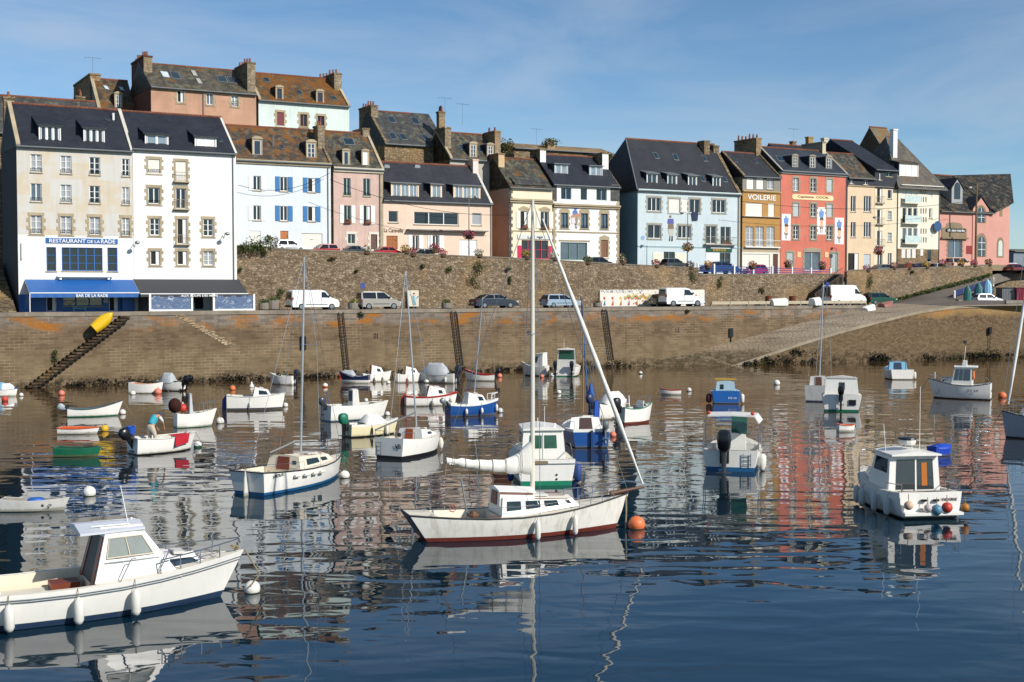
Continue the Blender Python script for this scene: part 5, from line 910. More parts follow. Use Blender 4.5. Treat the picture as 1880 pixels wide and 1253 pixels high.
p=onc(1791,486,146); t=onc(1793,339,146); r=empty('utility_pole',(p.x,p.y,p.z-.4),PHI,'brown wooden utility pole with a lamp arm in front of the pink shop','utility pole'); H=t.z-p.z+.4
MB().tube([(0,0,0),(0,0,H)],[.17,.12],n=8).obj('pole',paint('6e5a44',.8,.2),r); MB().tube([(0,0,H-1.2),(-.6,0,H-.6),(-1.2,0,H-.5)],.04,n=5).obj('lamp_arm',GALV,r); MB().sphere((-1.3,0,H-.5),.24,sz=.6).obj('lamp_head',FWH,r); MB().box(-.5,.5,-.08,.08,H-.4,H-.3).obj('cross_arm',paint('6e5a44',.8,.2),r)
p=onc(1525,500,144); r=empty('traffic_sign',(p.x,p.y,zr(1525)),PHI,'round dark road sign on a thin pole before the red house','road sign'); MB().tube([(0,0,0),(0,0,3.1)],.035,n=6).obj('pole',GALV,r); MB().tube([(0,-.05,2.8),(0,-.02,2.8)],.3,n=16).obj('sign_disc',paint('3a3440'),r)
# blue railing with white posts
rl_=frame('blue_railing',UC-.0,'blue metal railing with white posts in front of the light blue, ochre and red houses','railing'); xs_=[fx(p,UC,500) for p in (1283,1313,1350,1385,1420,1456,1491,1527)]
for i,x in enumerate(xs_):
    z=zr(1283+i*35)-.05; MB().box(x-.09,x+.09,.12,.3,z,z+1.25).obj('post',WHITE,rl_)
for a,b,i in zip(xs_,xs_[1:],range(9)):
    z0,z1=zr(1283+i*35)-.05,zr(1283+(i+1)*35)-.05
    for h in (.25,.5,.75,1.0): MB().tube([(a+.09,.21,z0+h),(b-.09,.21,z1+h)],.05,n=6).obj('rail',paint('1f3f86',.4),rl_)
p=onc(1561,498,UC+.2); r=empty('white_bollard',(p.x,p.y,zr(1561)-.2),PHI,'white bollard at the head of the terrace steps','bollard'); MB().lathe([(.11,0),(.11,.95),(.08,1.05),(.01,1.08)],n=10).obj('post',WHITE,r)
# dark staircase beside the big van
sw=frame('terrace_steps',UC-1.3,'dark stone steps with an iron handrail down the terrace wall behind the tall van','stairs'); m=MB()
for i in range(18):
    t=i/17; p=onc(1547-t*47,504+t*34,UC-1.3); x=(p-Vector((0,UC-1.3,0))).dot(U); m.box(x-.35,x+.2,0,1.28,QZ,p.z)
m.obj('treads',plaster('5a5148',.3),sw); a=onc(1547,492,UC-1.3); b=onc(1500,526,UC-1.3); m=MB(); f=lambda p,d=0:((p-Vector((0,UC-1.3,0))).dot(U),.05,p.z+d); m.tube([f(a),f(b)],.03,n=5)
for i in range(14): q=a.lerp(b,i/13); m.tube([f(q),f(q,-1.0)],.018,n=4)
m.obj('handrail',BLK,sw)
# mural and painted board on the terrace wall
def mural():
    p=frame('mural',UC-.12,'long white mural board with childlike coloured shapes behind the small delivery van','mural'); o=Vector((0,UC-.12,0)); L_=lambda x,y:((onc(x,y,UC-.12)-o).dot(U),onc(x,y,UC-.12).z); x0,z1=L_(1101,533.5); x1,_=L_(1293,533.5); z0=QZ+.02; z1=QZ+1.95
    rr=random.Random(5); cs=['b5651f','c9a227','5a8a4a','8a4a6a','4a6a8a','b04a3a','3a3a3e','7a9aa8']; ms=[plain(c,.8) for c in cs]+[paint('d9d4c8',.7)]; m=MB(); w=x1-x0; m.box(x0,x1,-.06,.05,z0,z1,8)
    for j,c in enumerate((1,2,0)):
        pts=[(x0+w*(.22+.27*i/24),-.064,z0+1.15-.14*j+(.13 if (i//3)%2 else -.1)*(1)) for i in range(25)]
        m.loft([[q,(q[0],q[1],q[2]+.11)] for q in pts],c,closed=False)
    for i in range(9): cx=x0+w*(.04+.075*i); cz=z0+.35; m.face([(cx-.18,-.063,z0+.1),(cx+.18,-.063,z0+.1),(cx+.1,-.063,z0+.85)],rr.randrange(8)); m.prism([(cx+.16*cos(k*pi/4),-.066,z0+.95+.16*sin(k*pi/4)) for k in range(8)],(0,.002,0),rr.choice([0,1,5]))
    for i in range(150): cx=x0+rr.uniform(.1,w*.3); cz=z1-rr.uniform(.06,.4); a=rr.uniform(.03,.09); m.face([(cx,-.065,cz),(cx+a,-.065,cz),(cx+a*.7,-.065,cz+a),(cx-a*.2,-.065,cz+a*.8)],rr.choice([6,4,6]))
    for i in range(130): cx=x0+w*rr.uniform(.3,.98); cz=z0+rr.uniform(.15,1.8); a=rr.uniform(.05,.2); m.face([(cx,-.065-.001*(i%3),cz),(cx+a,-.065-.001*(i%3),cz+a*rr.uniform(-.4,.4)),(cx+a*.8,-.065-.001*(i%3),cz+a),(cx-a*.3,-.065-.001*(i%3),cz+a*.7)],rr.randrange(8))
    m.obj('board',ms,p)
mural()
pb=frame('painted_board',UC-.3,'beige board with a painted blue figure raising its arms, by the terrace wall','painted board'); o=Vector((0,UC-.3,0)); L_=lambda x,y:((onc(x,y,UC-.3)-o).dot(U),onc(x,y,UC-.3).z); x0,z1=L_(748,533.5); x1,z0=L_(768.5,563); m=MB(); m.box(x0,x1,-.05,.0,z0,z1); m.obj('panel',paint('cfc6b2',.8),pb)
m=MB(); cs=['6f9aa0','8aa9b8','3f4a4c','c9a890','a9c4cc']
for pts,c in (([(755,544),(761,544),(763,552),(764,561),(758,561),(757,552)],0),([(761,544),(764,552),(763,558),(760,548)],4),([(750,540),(752,541),(757,545),(756,547)],1),([(762,547),(766,545),(767,547),(763,551)],1),([(766,544),(768,544),(767.5,546.5),(766,546)],2)): m.prism([(L_(x,y)[0],-.054-.002*c,L_(x,y)[1]) for x,y in pts],(0,.002,0),c)
u,z=L_(759.5,541); m.prism([(u+.14*cos(k*pi/5),-.066,z+.17*sin(k*pi/5)) for k in range(10)],(0,.002,0),3); m.prism([(u+.14*cos(k*pi/5),-.07,z+.04+.14*sin(k*pi/5)) for k in range(6)],(0,.002,0),2); m.obj('painted_figure',[plain(c,.8) for c in cs],pb)
# planters, barrels, sign, barrier rail
def planter(px,c,r_,h,label,flower=1,mat=None):
    p=onc(px,560,c); e=empty('planter',(p.x,p.y,QZ),PHI,label,'planter','concrete planters on the quay'); MB().lathe([(r_*.8,0),(r_,.1),(r_,h),(r_*.86,h),(r_*.8,h-.1)],n=12).obj('tub',mat or CONC,e); m=MB(); m.lathe([(r_*.5,h-.08),(r_*.4,h+.2)],(0,0,0),0,6); m.leaves((0,0,h+.12),(r_*.95,r_*.95,.28),120,.16,[0,1,1,5] if flower==1 else [0,1,2] if flower==2 else [0,0,1]); m.obj('plants',FL,e)
planter(484,137.5,.5,.7,'weathered concrete tub beside the plastic terrace screen',3); planter(502,138,.62,.95,'taller concrete ring tub left of the white panel van',3); planter(648,134.6,.5,.7,'concrete tub of yellow flowers behind the silver minivan',1); planter(820,136,.55,.6,'concrete tub of green plants between painted board and dark saloon',3); planter(1097,138,.5,.5,'concrete tub with rusty brown plants at the left end of the mural',2)
for px,lab in ((1411,'rusty brown drum behind the left upturned white dinghy'),(1455,'rusty brown drum right of the left upturned white dinghy')):
    p=onc(px,553,140.4); e=empty('rusty_drum',(p.x,p.y,QZ),PHI,lab,'drum','rusty drums by the terrace wall'); MB().lathe([(.43,0),(.46,.05),(.43,.1),(.43,.55),(.46,.6),(.43,.65),(.43,1.1),(.46,1.15),(.4,1.16)],n=14).obj('drum',plaster('7a4330',.35),e)
p=onc(666,565,134.2); e=empty('parking_sign',(p.x,p.y,QZ),PHI,'blue parking sign on a thin post by the silver minivan','road sign'); MB().tube([(0,0,0),(0,0,2.7)],.03,n=6).obj('pole',GALV,e); MB().box(-.24,.24,-.05,-.03,2.1,2.65).obj('sign_plate',paint('3a4a86'),e)
p=onc(1518,560,QC+1.6); e=empty('parking_sign',(p.x,p.y,QZ),PHI,'blue sign on a post at the rear of the tall white van','road sign'); MB().tube([(0,0,0),(0,0,2.9)],.03,n=6).obj('pole',GALV,e); MB().box(-.24,.24,-.05,-.03,2.3,2.9).obj('sign_plate',paint('2a3a7a'),e)
br=frame('barrier_rail',QC+.6,'long low pale timber barrier rail along the quay edge by the upturned dinghies','barrier'); a,b=fx(1306,QC+.6),fx(1590,QC+.6); n=9
for i in range(n): x=a+(b-a)*i/n; MB().box(x+.03,x+(b-a)/n-.03,-.1,.1,QZ+.28,QZ+.62).obj('beam',paint('b0a58e',.8,.15),br)
for i in range(n+1): x=a+(b-a)*i/n; MB().box(min(x,b)-.1,min(x,b)+.1,-.08,.16,QZ,QZ+.28).obj('post',CONC,br)
# containers and posts on the right
for x0,x1,col,lab,d in ((1839,1864,'7c7e80','grey steel container beside the white hatchback',176),(1865.5,1925,'8c1f33','dark red steel container at the right edge',175.5)):
    A,B=atd(x0,553,d),atd(x1,553,d); e=empty('container',(A.x,A.y,QZ-.1),0,lab,'container','containers on the right quay'); w=B.x-A.x; m=MB(); m.box(.05,w-.05,0.03,2.3,0,2.2); n=int(w/.22)
    for i in range(n): x=.08+(w-.16)*i/n; m.box(x,x+.11,-.012,.029,.12,2.1)
    m.obj('body',paint(col,.6,.12),e); m=MB(); m.box(-.03,w+.03,-.05,2.35,2.202,2.34); m.obj('lid',paint('3c3f40' if x0<1850 else '6a1828'),e); MB().box(.0,w,-.03,.028,0,.11).obj('base_rail',TRIM,e)
for px,yb,d,h,lab in ((1752,549,169,1.15,'white post at the lower end of the blue slip railing'),(1823,525,180,1.3,'white post at the upper end of the blue slip railing')):
    A=atd(px,yb,d); e=empty('white_post',(A.x,A.y,A.z-.1),0,lab,'bollard','white posts by the upright dinghies'); MB().lathe([(.16,0),(.16,h),(.1,h+.06)],n=10).obj('post',WHITE,e)
A,B=atd(1754,548,169.2),atd(1822,524,180); e=empty('blue_fence',(0,0,0),0,'dark blue low fence behind the upright dinghies on the slip road','fence'); 
m=MB(); m.prism([A+Vector((0,0,.25)),B+Vector((0,0,.25)),B+Vector((0,0,1.0)),A+Vector((0,0,1.0))],(.05,.08,0)); m.obj('fence_panel',paint('26325e',.6),e)
for t in (.2,.5,.8): q=A.lerp(B,t); MB().tube([q,q+Vector((0,0,1.1))],.05,n=6).obj('post',GALV,e)
A=atd(1761,560,165); e=empty('concrete_block',(A.x,A.y,QZ-.1),.3,'small concrete block at the corner of the slipway','block'); MB().prism([(-.35,-.3,0),(.35,-.3,0),(.3,-.26,.75),(-.3,-.26,.75)],(0,.6,0)).obj('block',CONC,e)
bb=frame('concrete_barrier',0); bb.location=atd(1866,558,160); bb.rotation_euler=(0,0,.2); tag(bb,'low pale concrete kerb block in front of the containers','barrier'); MB().prism([(-1.5,-.2,0),(4,-.2,0),(4,-.12,.42),(-1.5,-.12,.42)],(0,.4,0)).obj('block',CONC,bb)
# ------------------------------------------------------------------ plants
def bush(px,py,c,rad,label,n=260,size=.16,ms=(0,1,2),name='wall_plant',cat='plant',grp='plants growing from the stone walls',back=.1,mats=None):
    p=onc(px,py,c); e=empty(name,(p.x,p.y,p.z-rad[2]*.8),PHI,label,cat,grp); m=MB(); rr=random.Random(int(px*7+py))
    for i in range(max(2,int(n/60))): m.leaves((rr.uniform(-.55,.55)*rad[0],-rad[1]*.4+rr.uniform(-.3,.3)*rad[1],rad[2]*.8+rr.uniform(-.55,.55)*rad[2]),(rad[0]*.55,rad[1]*.7,rad[2]*.55),int(n/max(2,int(n/60))),size,list(ms),rr)
    m.obj('foliage',mats or [LEAF,LEAF2,LEAFD,plain('6e4a22',.8)],e); m=MB()
    for i in range(3): m.tube([(0,.1,rad[2]*.2*i),(rr.uniform(-.4,.4)*rad[0],-rad[1]*.3,rad[2]*(.5+.3*i))],.02,n=4)
    m.obj('stem',plain('3a2c1c',.9),e)
bush(470,448,141.9,(2.3,.9,1.0),'large dark green shrub on the terrace corner beside the tall white house',700,.2,(0,0,2,1),name='shrub',cat='shrub',grp='shrubs on the terrace'); bush(495,440,142.5,(.9,.6,.7),'rounded shrub spilling over the terrace wall below the pale blue house',240,.16,(0,1,3),name='shrub',cat='shrub',grp='shrubs on the terrace'); bush(446,456,141.9,(.7,.5,.5),'bright green low shrub touching the white house corner',200,.15,(1,1,0),name='shrub',cat='shrub',grp='shrubs on the terrace')
for px,py,rx,rz_,lab in ((486,468,.4,.45,'small green plant on the wall below the large shrub'),(442,494,.35,.35,'small green tuft low on the wall beside the white house'),(512,540,.6,.6,'pale dry plant at the wall foot left of the white panel van'),(606,475,.6,.35,'thin dry grass tuft under the red estate car'),(652,498,.35,.25,'small leafy tuft high above the silver minivan'),(777,490,.4,.45,'narrow plant on the wall above the painted board'),(823,496,.45,.6,'slender plant on the wall left of the big green creeper'),(876,496,1.15,1.0,'large green creeper on the wall above the dark saloon'),(868,517,.9,.8,'brownish creeper hanging below the big green one'),(935,512,.35,.7,'hanging plant on the wall left of the tall mast'),(934,492,.5,.3,'low tuft near the wall top left of the tall mast'),(1268,506,.8,.9,'yellow green plant near the wall top by the blue railing'),(1322,518,.65,.75,'dark round bush on the wall above the barrier rail'),(1598,520,.75,1.3,'tall green ivy on the wall behind the dark green estate'),(1675,500,.3,.35,'small plant high on the wall below the apartment house'),(1398,535,.4,.5,'dry brown plant on the wall above the rusty drums'),(664,577,.5,.35,'small plant under the quay coping below the parking sign'),(100,654,.5,.5,'yellow green plant on the quay wall left of the stairs'),(1262,570,.35,.3,'tiny tuft on the quay wall below the delivery van')):
    bush(px,py,141.95 if py<560 else QC-.05,(rx,.35,rz_),lab,int(120+200*rx*rz_),.14,(0,1,0,3) if 'brown' in lab or 'dry' in lab else (0,1,2))
for px,py,c,rad,lab in ((927,268,160,(1.2,1,1.2),'loose green shrub behind the red chimney pots'),(1003,262,167,(2.2,1,.8),'brownish scrub on top of the low outhouse'),(1112,284,166,(1.2,1,1.0),'green shrub between the white shop and light blue house roofs')): bush(px,py,c,rad,lab,420,.22,(0,1,3),name='shrub',cat='shrub',grp='shrubs on the hilltop')
TB=[(745,458,'yellow and red'),(757,463,'crimson'),(797,456,'crimson small'),(812,464,'pink and orange'),(879,465,'white'),(966,468,'yellow'),(1017,471,'white trailing'),(1078,478,'pale green'),(1142,478,'tall dry'),(1204,484,'red'),(1267,487,'purple'),(1300,486,'orange'),(1381,486,'rust red'),(1447,484,'rust'),(1510,487,'purple red'),(1592,493,'crimson'),(1640,488,'red'),(1668,489,'pink and green'),(1700,487,'yellow green'),(1731,483,'crimson and yellow'),(1764,483,'ochre'),(1788,484,'deep pink'),(1815,482,'dull red'),(672,459,'white and green')]
WH={745:'left of the dark green small car',757:'below the yellow tub by the dark green small car',797:'under a white shuttered window of the peach house',812:'left of the peach garage door',879:'right of the peach garage door',966:'left of the pink shop front',1017:'right of the pink shop front',1078:'by the black hatchback',1142:'at the light blue house corner',1204:'left of the light blue house door',1267:'under the orange hanging basket',1300:'on the tail of the blue saloon',1381:'before the ochre garage doors',1447:'at the left end of the red house',1510:'at the red house double door',1592:'outside the apricot house door',1640:'outside the slim cream house',1668:'before the navy estate car',1700:'right of the navy estate car',1731:'before the silver hatchback',1764:'before the camper van',1788:'at the foot of the utility pole',1815:'at the right end of the terrace wall',672:'before the dark grey saloon'}
for px,py,c in TB:
    p=onc(px,py,UC+.25); e=empty('flower_tub',(p.x,p.y,p.z-.55),PHI,c+' flowers in a tub '+WH[px],'flower tub','flower tubs along the terrace wall'); MB().lathe([(.3,0),(.42,.1),(.45,.4),(.4,.42)],n=10).obj('tub',plain('54422f',.9),e)
    k={'yellow':[1,5,5,4,1],'crimson':[2,3,2,0,3],'white':[6,6,1,0,6],'purple':[7,7,2,1],'orange':[4,4,5,2],'rust':[2,4,0,2],'red':[2,2,3,1],'pink':[3,3,4,1],'ochre':[4,5,1],'deep':[3,2,3],'dull':[2,0,1],'pale':[1,1,0],'tall':[1,6,0,4]}; ms=next(v for q,v in k.items() if c.startswith(q)); m=MB(); m.leaves((0,0,.62),(.62,.5,.45 if px!=1142 else .8),200,.17,ms,random.Random(px)); m.obj('flowers',FL,e)
# seaweed at the wall feet, grass at the slope foot
m=MB(); rr=random.Random(11)
for i in range(190):
    px=rr.uniform(120,1180); p=onc(px,690,QC-.12); s_=rr.uniform(.2,.75); m.leaves((p.x,p.y,rr.uniform(-.05,.55)*rr.random()+.05),(s_*1.3,.15,s_*.6),int(26*s_)+5,.22,[0,0,1],rr)
def wl(px): 
    for a,b in zip(RP,RP[1:]):
        xa=940+a.x/a.y*FPX; xb=940+b.x/b.y*FPX
        if xa<=px<=xb: return a.lerp(b,(px-xa)/(xb-xa))
    return RP[-1]
for i in range(150):
    px=rr.choice([rr.uniform(1340,1420),rr.uniform(1400,1500),rr.uniform(1600,1640),rr.uniform(1690,1860),rr.uniform(1780,1880)]); p=wl(px); s_=rr.uniform(.25,.8); z=rr.uniform(-.05,1.0)*rr.random()+(1.2 if 1450<px<1540 and rr.random()<.6 else 0); m.leaves((p.x,p.y-.2,min(z,p.z-.3)),(s_*1.2,.18,s_*.6),int(28*s_)+6,.22,[0,0,1,2 if px>1700 or px<1420 else 0],rr)
tag(m.obj('seaweed',[plain('1f190f',.9),plain('33291a',.9),plain('3f4a16',.8)]),kind='stuff')
m=MB()
for i in range(260):
    t=rr.random(); px=1620+200*t; y=557-52*t; p=onc(px,y,141.85-rr.random()*.7); m.leaves((p.x,p.y,p.z+.05),(.45,.25,.22),12,.2,[0,1,1],rr)
tag(m.obj('verge_grass',[LEAF,LEAF2]),kind='stuff')
# overhead cables and roof aerials
for a,b,c,lab in (((437,340),(605,318),148.6,'thin cable slung across the pale blue house'),((606,330),(935,395),146,'thin cable slung across the pink and peach houses'),((1362,370),(1790,368),146,'thin cable slung across the red and apricot houses')):
    A=onc(a[0],a[1],c); B=onc(b[0],b[1],c); m=MB(); m.tube([A.lerp(B,i/10)-Vector((0,0,1.1*(1-(i/5-1)**2))) for i in range(11)],.025,n=4); tag(m.obj('overhead_cable',BLK),lab,'cable','overhead cables')
for px,y0,y1,c,lab in ((171,180,105,163,'tall thin aerial left of the salmon house'),(817,245,179,163,'tall thin aerial on the big stone house'),(849,215,190,163,'small aerial above the row of chimney pots'),(985,280,236,168,'aerial with short bars above the low outhouse'),(1457,262,236,165,'aerial above the red house'),(1010,292,262,160,'short aerial beside the white shop chimney')):
    p=onc(px,y0,c); t=onc(px,y1,c); e=empty('roof_aerial',(p.x,p.y,p.z-1),PHI,lab,'aerial','roof aerials'); h_=t.z-p.z+1; MB().tube([(0,0,0),(0,0,h_)],.015,n=4).obj('mast',GALV,e); m=MB(); m.tube([(-.9,0,h_-.1),(.9,0,h_-.1)],.012,n=4)
    for k in range(5): m.tube([(-.8+.4*k,-.25,h_-.1),(-.8+.4*k,.25,h_-.1)],.012,n=4)
    m.obj('antenna',GALV,e)
# ------------------------------------------------------------------ boats
HW=paint('ebe8e0',.3,.04,.07,'gelcoat'); HG=paint('cfcdc6',.4,.06,.25,'gelcoat'); DK=paint('d8d1c0',.6,.08,.15,'deck_paint'); HB=paint('1a4d8f',.3,.06,.05,'gelcoat'); HNAVY=paint('1b2a52',.35,.06,.05,'gelcoat'); HGRN=paint('156548',.4,.08,.1,'gelcoat'); HYEL=paint('e6dab0',.4,.06,.1,'gelcoat'); HCY=paint('7fb3cc',.4,.06,.1,'gelcoat'); HORA=paint('cf5a28',.5,.08,.1,'rubber'); HRED=paint('a02a24',.4,.06,.05,'gelcoat'); TEAK=paint('74361f',.45,.25,name='varnished_wood'); RUST=paint('6b2a1e',.6,.15,.1,'antifouling'); NAVYA=paint('1d3450',.6,.1,.1,'antifouling'); BLKA=paint('121315',.6,.1,0,'antifouling'); GRNA=paint('0f7a5a',.5,.1,0,'antifouling'); BLUA=paint('1b5a86',.5,.1,.05,'antifouling'); TARP=paint('a9adb0',.8,.15,.1,'canvas'); SAIL=paint('e4e1d8',.8,.06,.1,'sailcloth'); DBLU=paint('22407a',.6,.1,0,'canvas'); GRNC=paint('0f6a50',.5,.1,0,'canvas'); BGL=glass('14201f',.06,'boat_window'); GGL=glass('24493c',.08,'boat_window'); CHROME=plain('a9adb0',.25,.85,'stainless_steel'); ROPE=plain('8d8064',.9); FEND=paint('d9d6cc',.5,.06,.1,'fender_vinyl'); ALU=plain('b9bcbe',.4,.6,'aluminium'); ORB=paint('dd7440',.5,.06,.05,'buoy'); SALM=paint('dd7a62',.5,.06,.05,'buoy'); REDB=paint('c03a2c',.5,.06,.05,'buoy')
BG='boats moored in the harbour'
class Boat:
    T=[0,.06,.16,.3,.45,.6,.73,.84,.92,.97,1]
    def __init__(s,name,label,stern,bow,h,beam,hd=None,L=None,hull=HW,bot=NAVYA,stripe=None,deck=DK,rake=.08,sr=0,tf=.8,cock=None,floor=.3,trim=None,cat='boat',full=2.2,deckname='deck',inner=None,fl=.22,bt=.1,scale=1):
        S=onz(*stern); s.S=S; s.k=S.y/FPX
        if hd is None:
            B=onz(*bow); d=B-S; s.hd=math.atan2(d.y,d.x); s.L=d.length
        else:
            s.hd=radians(hd); s.L=L
            if L is None:
                lo,hi=.3,14
                for i in range(50):
                    m=(lo+hi)/2; q=940+FPX*(S.x+m*cos(s.hd))/(S.y+m*sin(s.hd)); 
                    if (q<bow)==(cos(s.hd)>0): lo=m
                    else: hi=m
                s.L=m
        s.h=[q*s.k for q in h]; s.B=beam if beam>1 else beam*s.L; s.rake=rake*s.L; s.sr=sr*s.L; s.tf=tf; s.full=full; s.fl=fl
        s.root=empty(name,(S.x,S.y,0),s.hd,label,cat,BG); s.hullm=hull; s.deckm=deck; s.trim=trim
        st=stripe or hull; Z=lambda t:[-.34*(1-.75*t**3),-.12,.02,bt*(1 if not stripe else 1),None]
        m=MB(); rings=[]
        for t in s.T:
            hz=s.sheer(t); b=s.hb(t); rows=[(-.3,.05),(-.12,.6),(.015,.85),(bt,.89),(bt+(hz-bt)*.45,.95),(hz-.16*hz,.99),(hz,1.0)]; pts=[]
            for z,y in rows: pts.append((s.X(t,z),y*b*(1-s.fl*t**2.5*(1-max(z,0)/hz)),z))
            rings.append([(x,y,z) for x,y,z in pts[::-1]]+[(x,-y,z) for x,y,z in pts])
        mi=[2,0,0,1,1,1]; mi=mi+[1]+mi[::-1]; m.loft(rings,mi,closed=False,caps=False)
        r0=rings[0]; n=len(r0)
        for i in range(6): m.face([r0[i],r0[i+1],r0[n-2-i],r0[n-1-i]],mi[i])
        s.hull=m.obj('hull',[hull,bot,st],s.root,smooth=32); recalc(s.hull); s.hull.data.polygons.foreach_set('use_smooth',[True]*len(s.hull.data.polygons)); s.hull.data.set_sharp_from_angle(angle=radians(32))
        if stripe is not HORA and s.S.y>50: MB().tube([(s.X(1,s.h[2]),0,s.h[2]-.02),(s.X(1,s.h[2])+.12*s.L,.04,s.h[2]*.35),(s.X(1,s.h[2])+.2*s.L,.1,-.05)],.016,n=4).obj('bow_line',ROPE,s.root)
        # deck, side decks and cockpit well
        m=MB(); T=sorted(set(s.T)|set(cock or ())); g=min(.16,.12*s.B)
        for a,b in zip(T,T[1:]):
            inc=cock and a>=cock[0]-1e-6 and b<=cock[1]+1e-6
            pa,pb=s.sheer(a)-.012,s.sheer(b)-.012; ya,yb=s.hb(a)-.012,s.hb(b)-.012; xa,xb=s.X(a,pa),s.X(b,pb)
            if inc:
                ia,ib=max(ya-g,.02),max(yb-g,.02); f=floor*s.h[1]
                for q in (1,-1):
                    F=lambda P_:m.face(P_ if q>0 else P_[::-1],0)
                    F([(xa,q*ya,pa),(xa,q*ia,pa+.015),(xb,q*ib,pb+.015),(xb,q*yb,pb)]); m.face([(xa,q*ia,pa+.015),(xa,q*ia*.96,f),(xb,q*ib*.96,f),(xb,q*ib,pb+.015)][::q],1)
                m.face([(xa,-ia*.96,f),(xb,-ib*.96,f),(xb,ib*.96,f),(xa,ia*.96,f)],1)
                for e,x_,y_,p_ in ((cock[0],xa,ia,pa),(cock[1],xb,ib,pb)):
                    if abs((a if e==cock[0] else b)-e)<1e-6: m.face([(x_,-y_,p_+.015),(x_,y_,p_+.015),(x_,y_*.96,f),(x_,-y_*.96,f)],1)
            else:
                ca,cb=pa+.05*ya,pb+.05*yb; m.face([(xa,-ya,pa),(xb,-yb,pb),(xb,0,cb),(xa,0,ca)],0); m.face([(xa,0,ca),(xb,0,cb),(xb,yb,pb),(xa,ya,pa)],0)
        s.deck=m.obj(deckname,[deck,inner or deck],s.root)
        if trim:
            for q in (1,-1): MB().tube([(s.X(t,s.sheer(t)),q*(s.hb(t)+.005),s.sheer(t)+.005) for t in s.T],.028,n=6).obj('rub_rail',trim,s.root)
            MB().tube([(s.X(0,s.h[0])-.01,-s.hb(0),s.h[0]),(s.X(0,s.h[0])-.01,s.hb(0),s.h[0])],.028,n=6).obj('transom_trim',trim,s.root)
        for q in (-1,1):
            for t in (.9,.08): MB().tube([(s.X(t,s.sheer(t))-.07,q*s.hb(t)*.72,s.sheer(t)+.05),(s.X(t,s.sheer(t))+.07,q*s.hb(t)*.72,s.sheer(t)+.05)],.018,n=5).obj('cleat',CHROME,s.root)
        if cock and cock[1]-cock[0]<.5 and s.B>1.2:          # side benches in the well
            f=floor*s.h[1]; x0,x1=cock[0]*s.L+.15,cock[1]*s.L-.1
            for q in (-1,1):
                y=q*(s.hb(cock[0]+.05)-g-.02); a_,b_=sorted((y,y-q*.2*s.B)); MB().box(x0,x1,a_*.93,b_*.93,f+.002,f+.42*(s.h[1]-f)).obj('bench',s.deckm,s.root)
    def hb(s,t):
        if t<.45: f=s.tf+(1-s.tf)*sin(pi/2*t/.45)
        else: f=max(0,1-((t-.45)/.55)**s.full)
        return max(.5*s.B*f,.012)
    def sheer(s,t):
        a,b,c=s.h; return a*(1-t)*(1-2*t)+4*b*t*(1-t)+c*t*(2*t-1)
    def X(s,t,z): return t*s.L+s.rake*t**3*max(z,-.3)/s.h[2]-s.sr*(1-t)**4*max(z,0)/s.h[0]
    def loc(s,p): d=Vector(p)-s.S; return Vector((d.x*cos(s.hd)+d.y*sin(s.hd),-d.x*sin(s.hd)+d.y*cos(s.hd),d.z))
    def P(s,t,q,z): return (t*s.L,q*s.hb(t),z)
    def cabin(s,t0,t1,wb,wf,zb,zt,ztf=None,sb=0,sf=.2,si=.08,mat=None,name='cabin',top=None,zbf=None):
        """trapezoid deck house; t fractions, widths as part of the beam, heights in photo px above water"""
        k=s.k; x0,x1=t0*s.L,t1*s.L; w0,w1=wb*s.B/2,wf*s.B/2; z0=zb*k; z1=zt*k; z1f=(ztf or zt)*k; z0f=(zbf if zbf is not None else zb)*k
        B=[Vector((x0,-w0,z0)),Vector((x1,-w1,z0f)),Vector((x1,w1,z0f)),Vector((x0,w0,z0))]; T=[Vector((x0+sb,-w0+si,z1)),Vector((x1-sf,-w1+si,z1f)),Vector((x1-sf,w1-si,z1f)),Vector((x0+sb,w0-si,z1))]
        m=MB(); c=.06*s.B/2
        for i in range(4): m.face([B[i],B[(i+1)%4],T[(i+1)%4],T[i]],0)
        a,b=(T[0]+T[3])/2+Vector((0,0,c)),(T[1]+T[2])/2+Vector((0,0,c)); m.face([T[0],T[1],b,a],1); m.face([a,b,T[2],T[3]],1); m.face([T[3],T[0],a],0); m.face([T[1],T[2],b],0)
        o=m.obj(name,[mat or s.deckm,top or mat or s.deckm],s.root)
        if name in('cabin','coachroof','cuddy','wheelhouse'):
            for q in ((T[0],T[1]),(T[3],T[2])):
                d=Vector((0,(.12 if q[0].y<0 else -.12)*s.B/2,.05+.03*s.B/2)); A=[q[0].lerp(q[1],f)+d for f in (.12,.4,.68,.92)]; MB().tube(A,.013,n=5).obj('grab_rail',TEAK if name in('cabin','coachroof') else CHROME,o)
            if s.S.y<100: c_=(T[0]+T[2])/2; u=(T[1]-T[0])*.16; v=(T[3]-T[0])*.2; MB().prism([c_-u-v+Vector((0,0,c*.75)),c_+u-v+Vector((0,0,c*.75)),c_+u+v+Vector((0,0,c*.75)),c_-u+v+Vector((0,0,c*.75))],(0,0,.07)).obj('roof_hatch',HG,o)
        return Cab(s,B,T,o)
    def line(s,pts,r,mat,name,n=5,parent=None): return MB().tube(pts,r,n=n).obj(name,mat,parent or s.root)
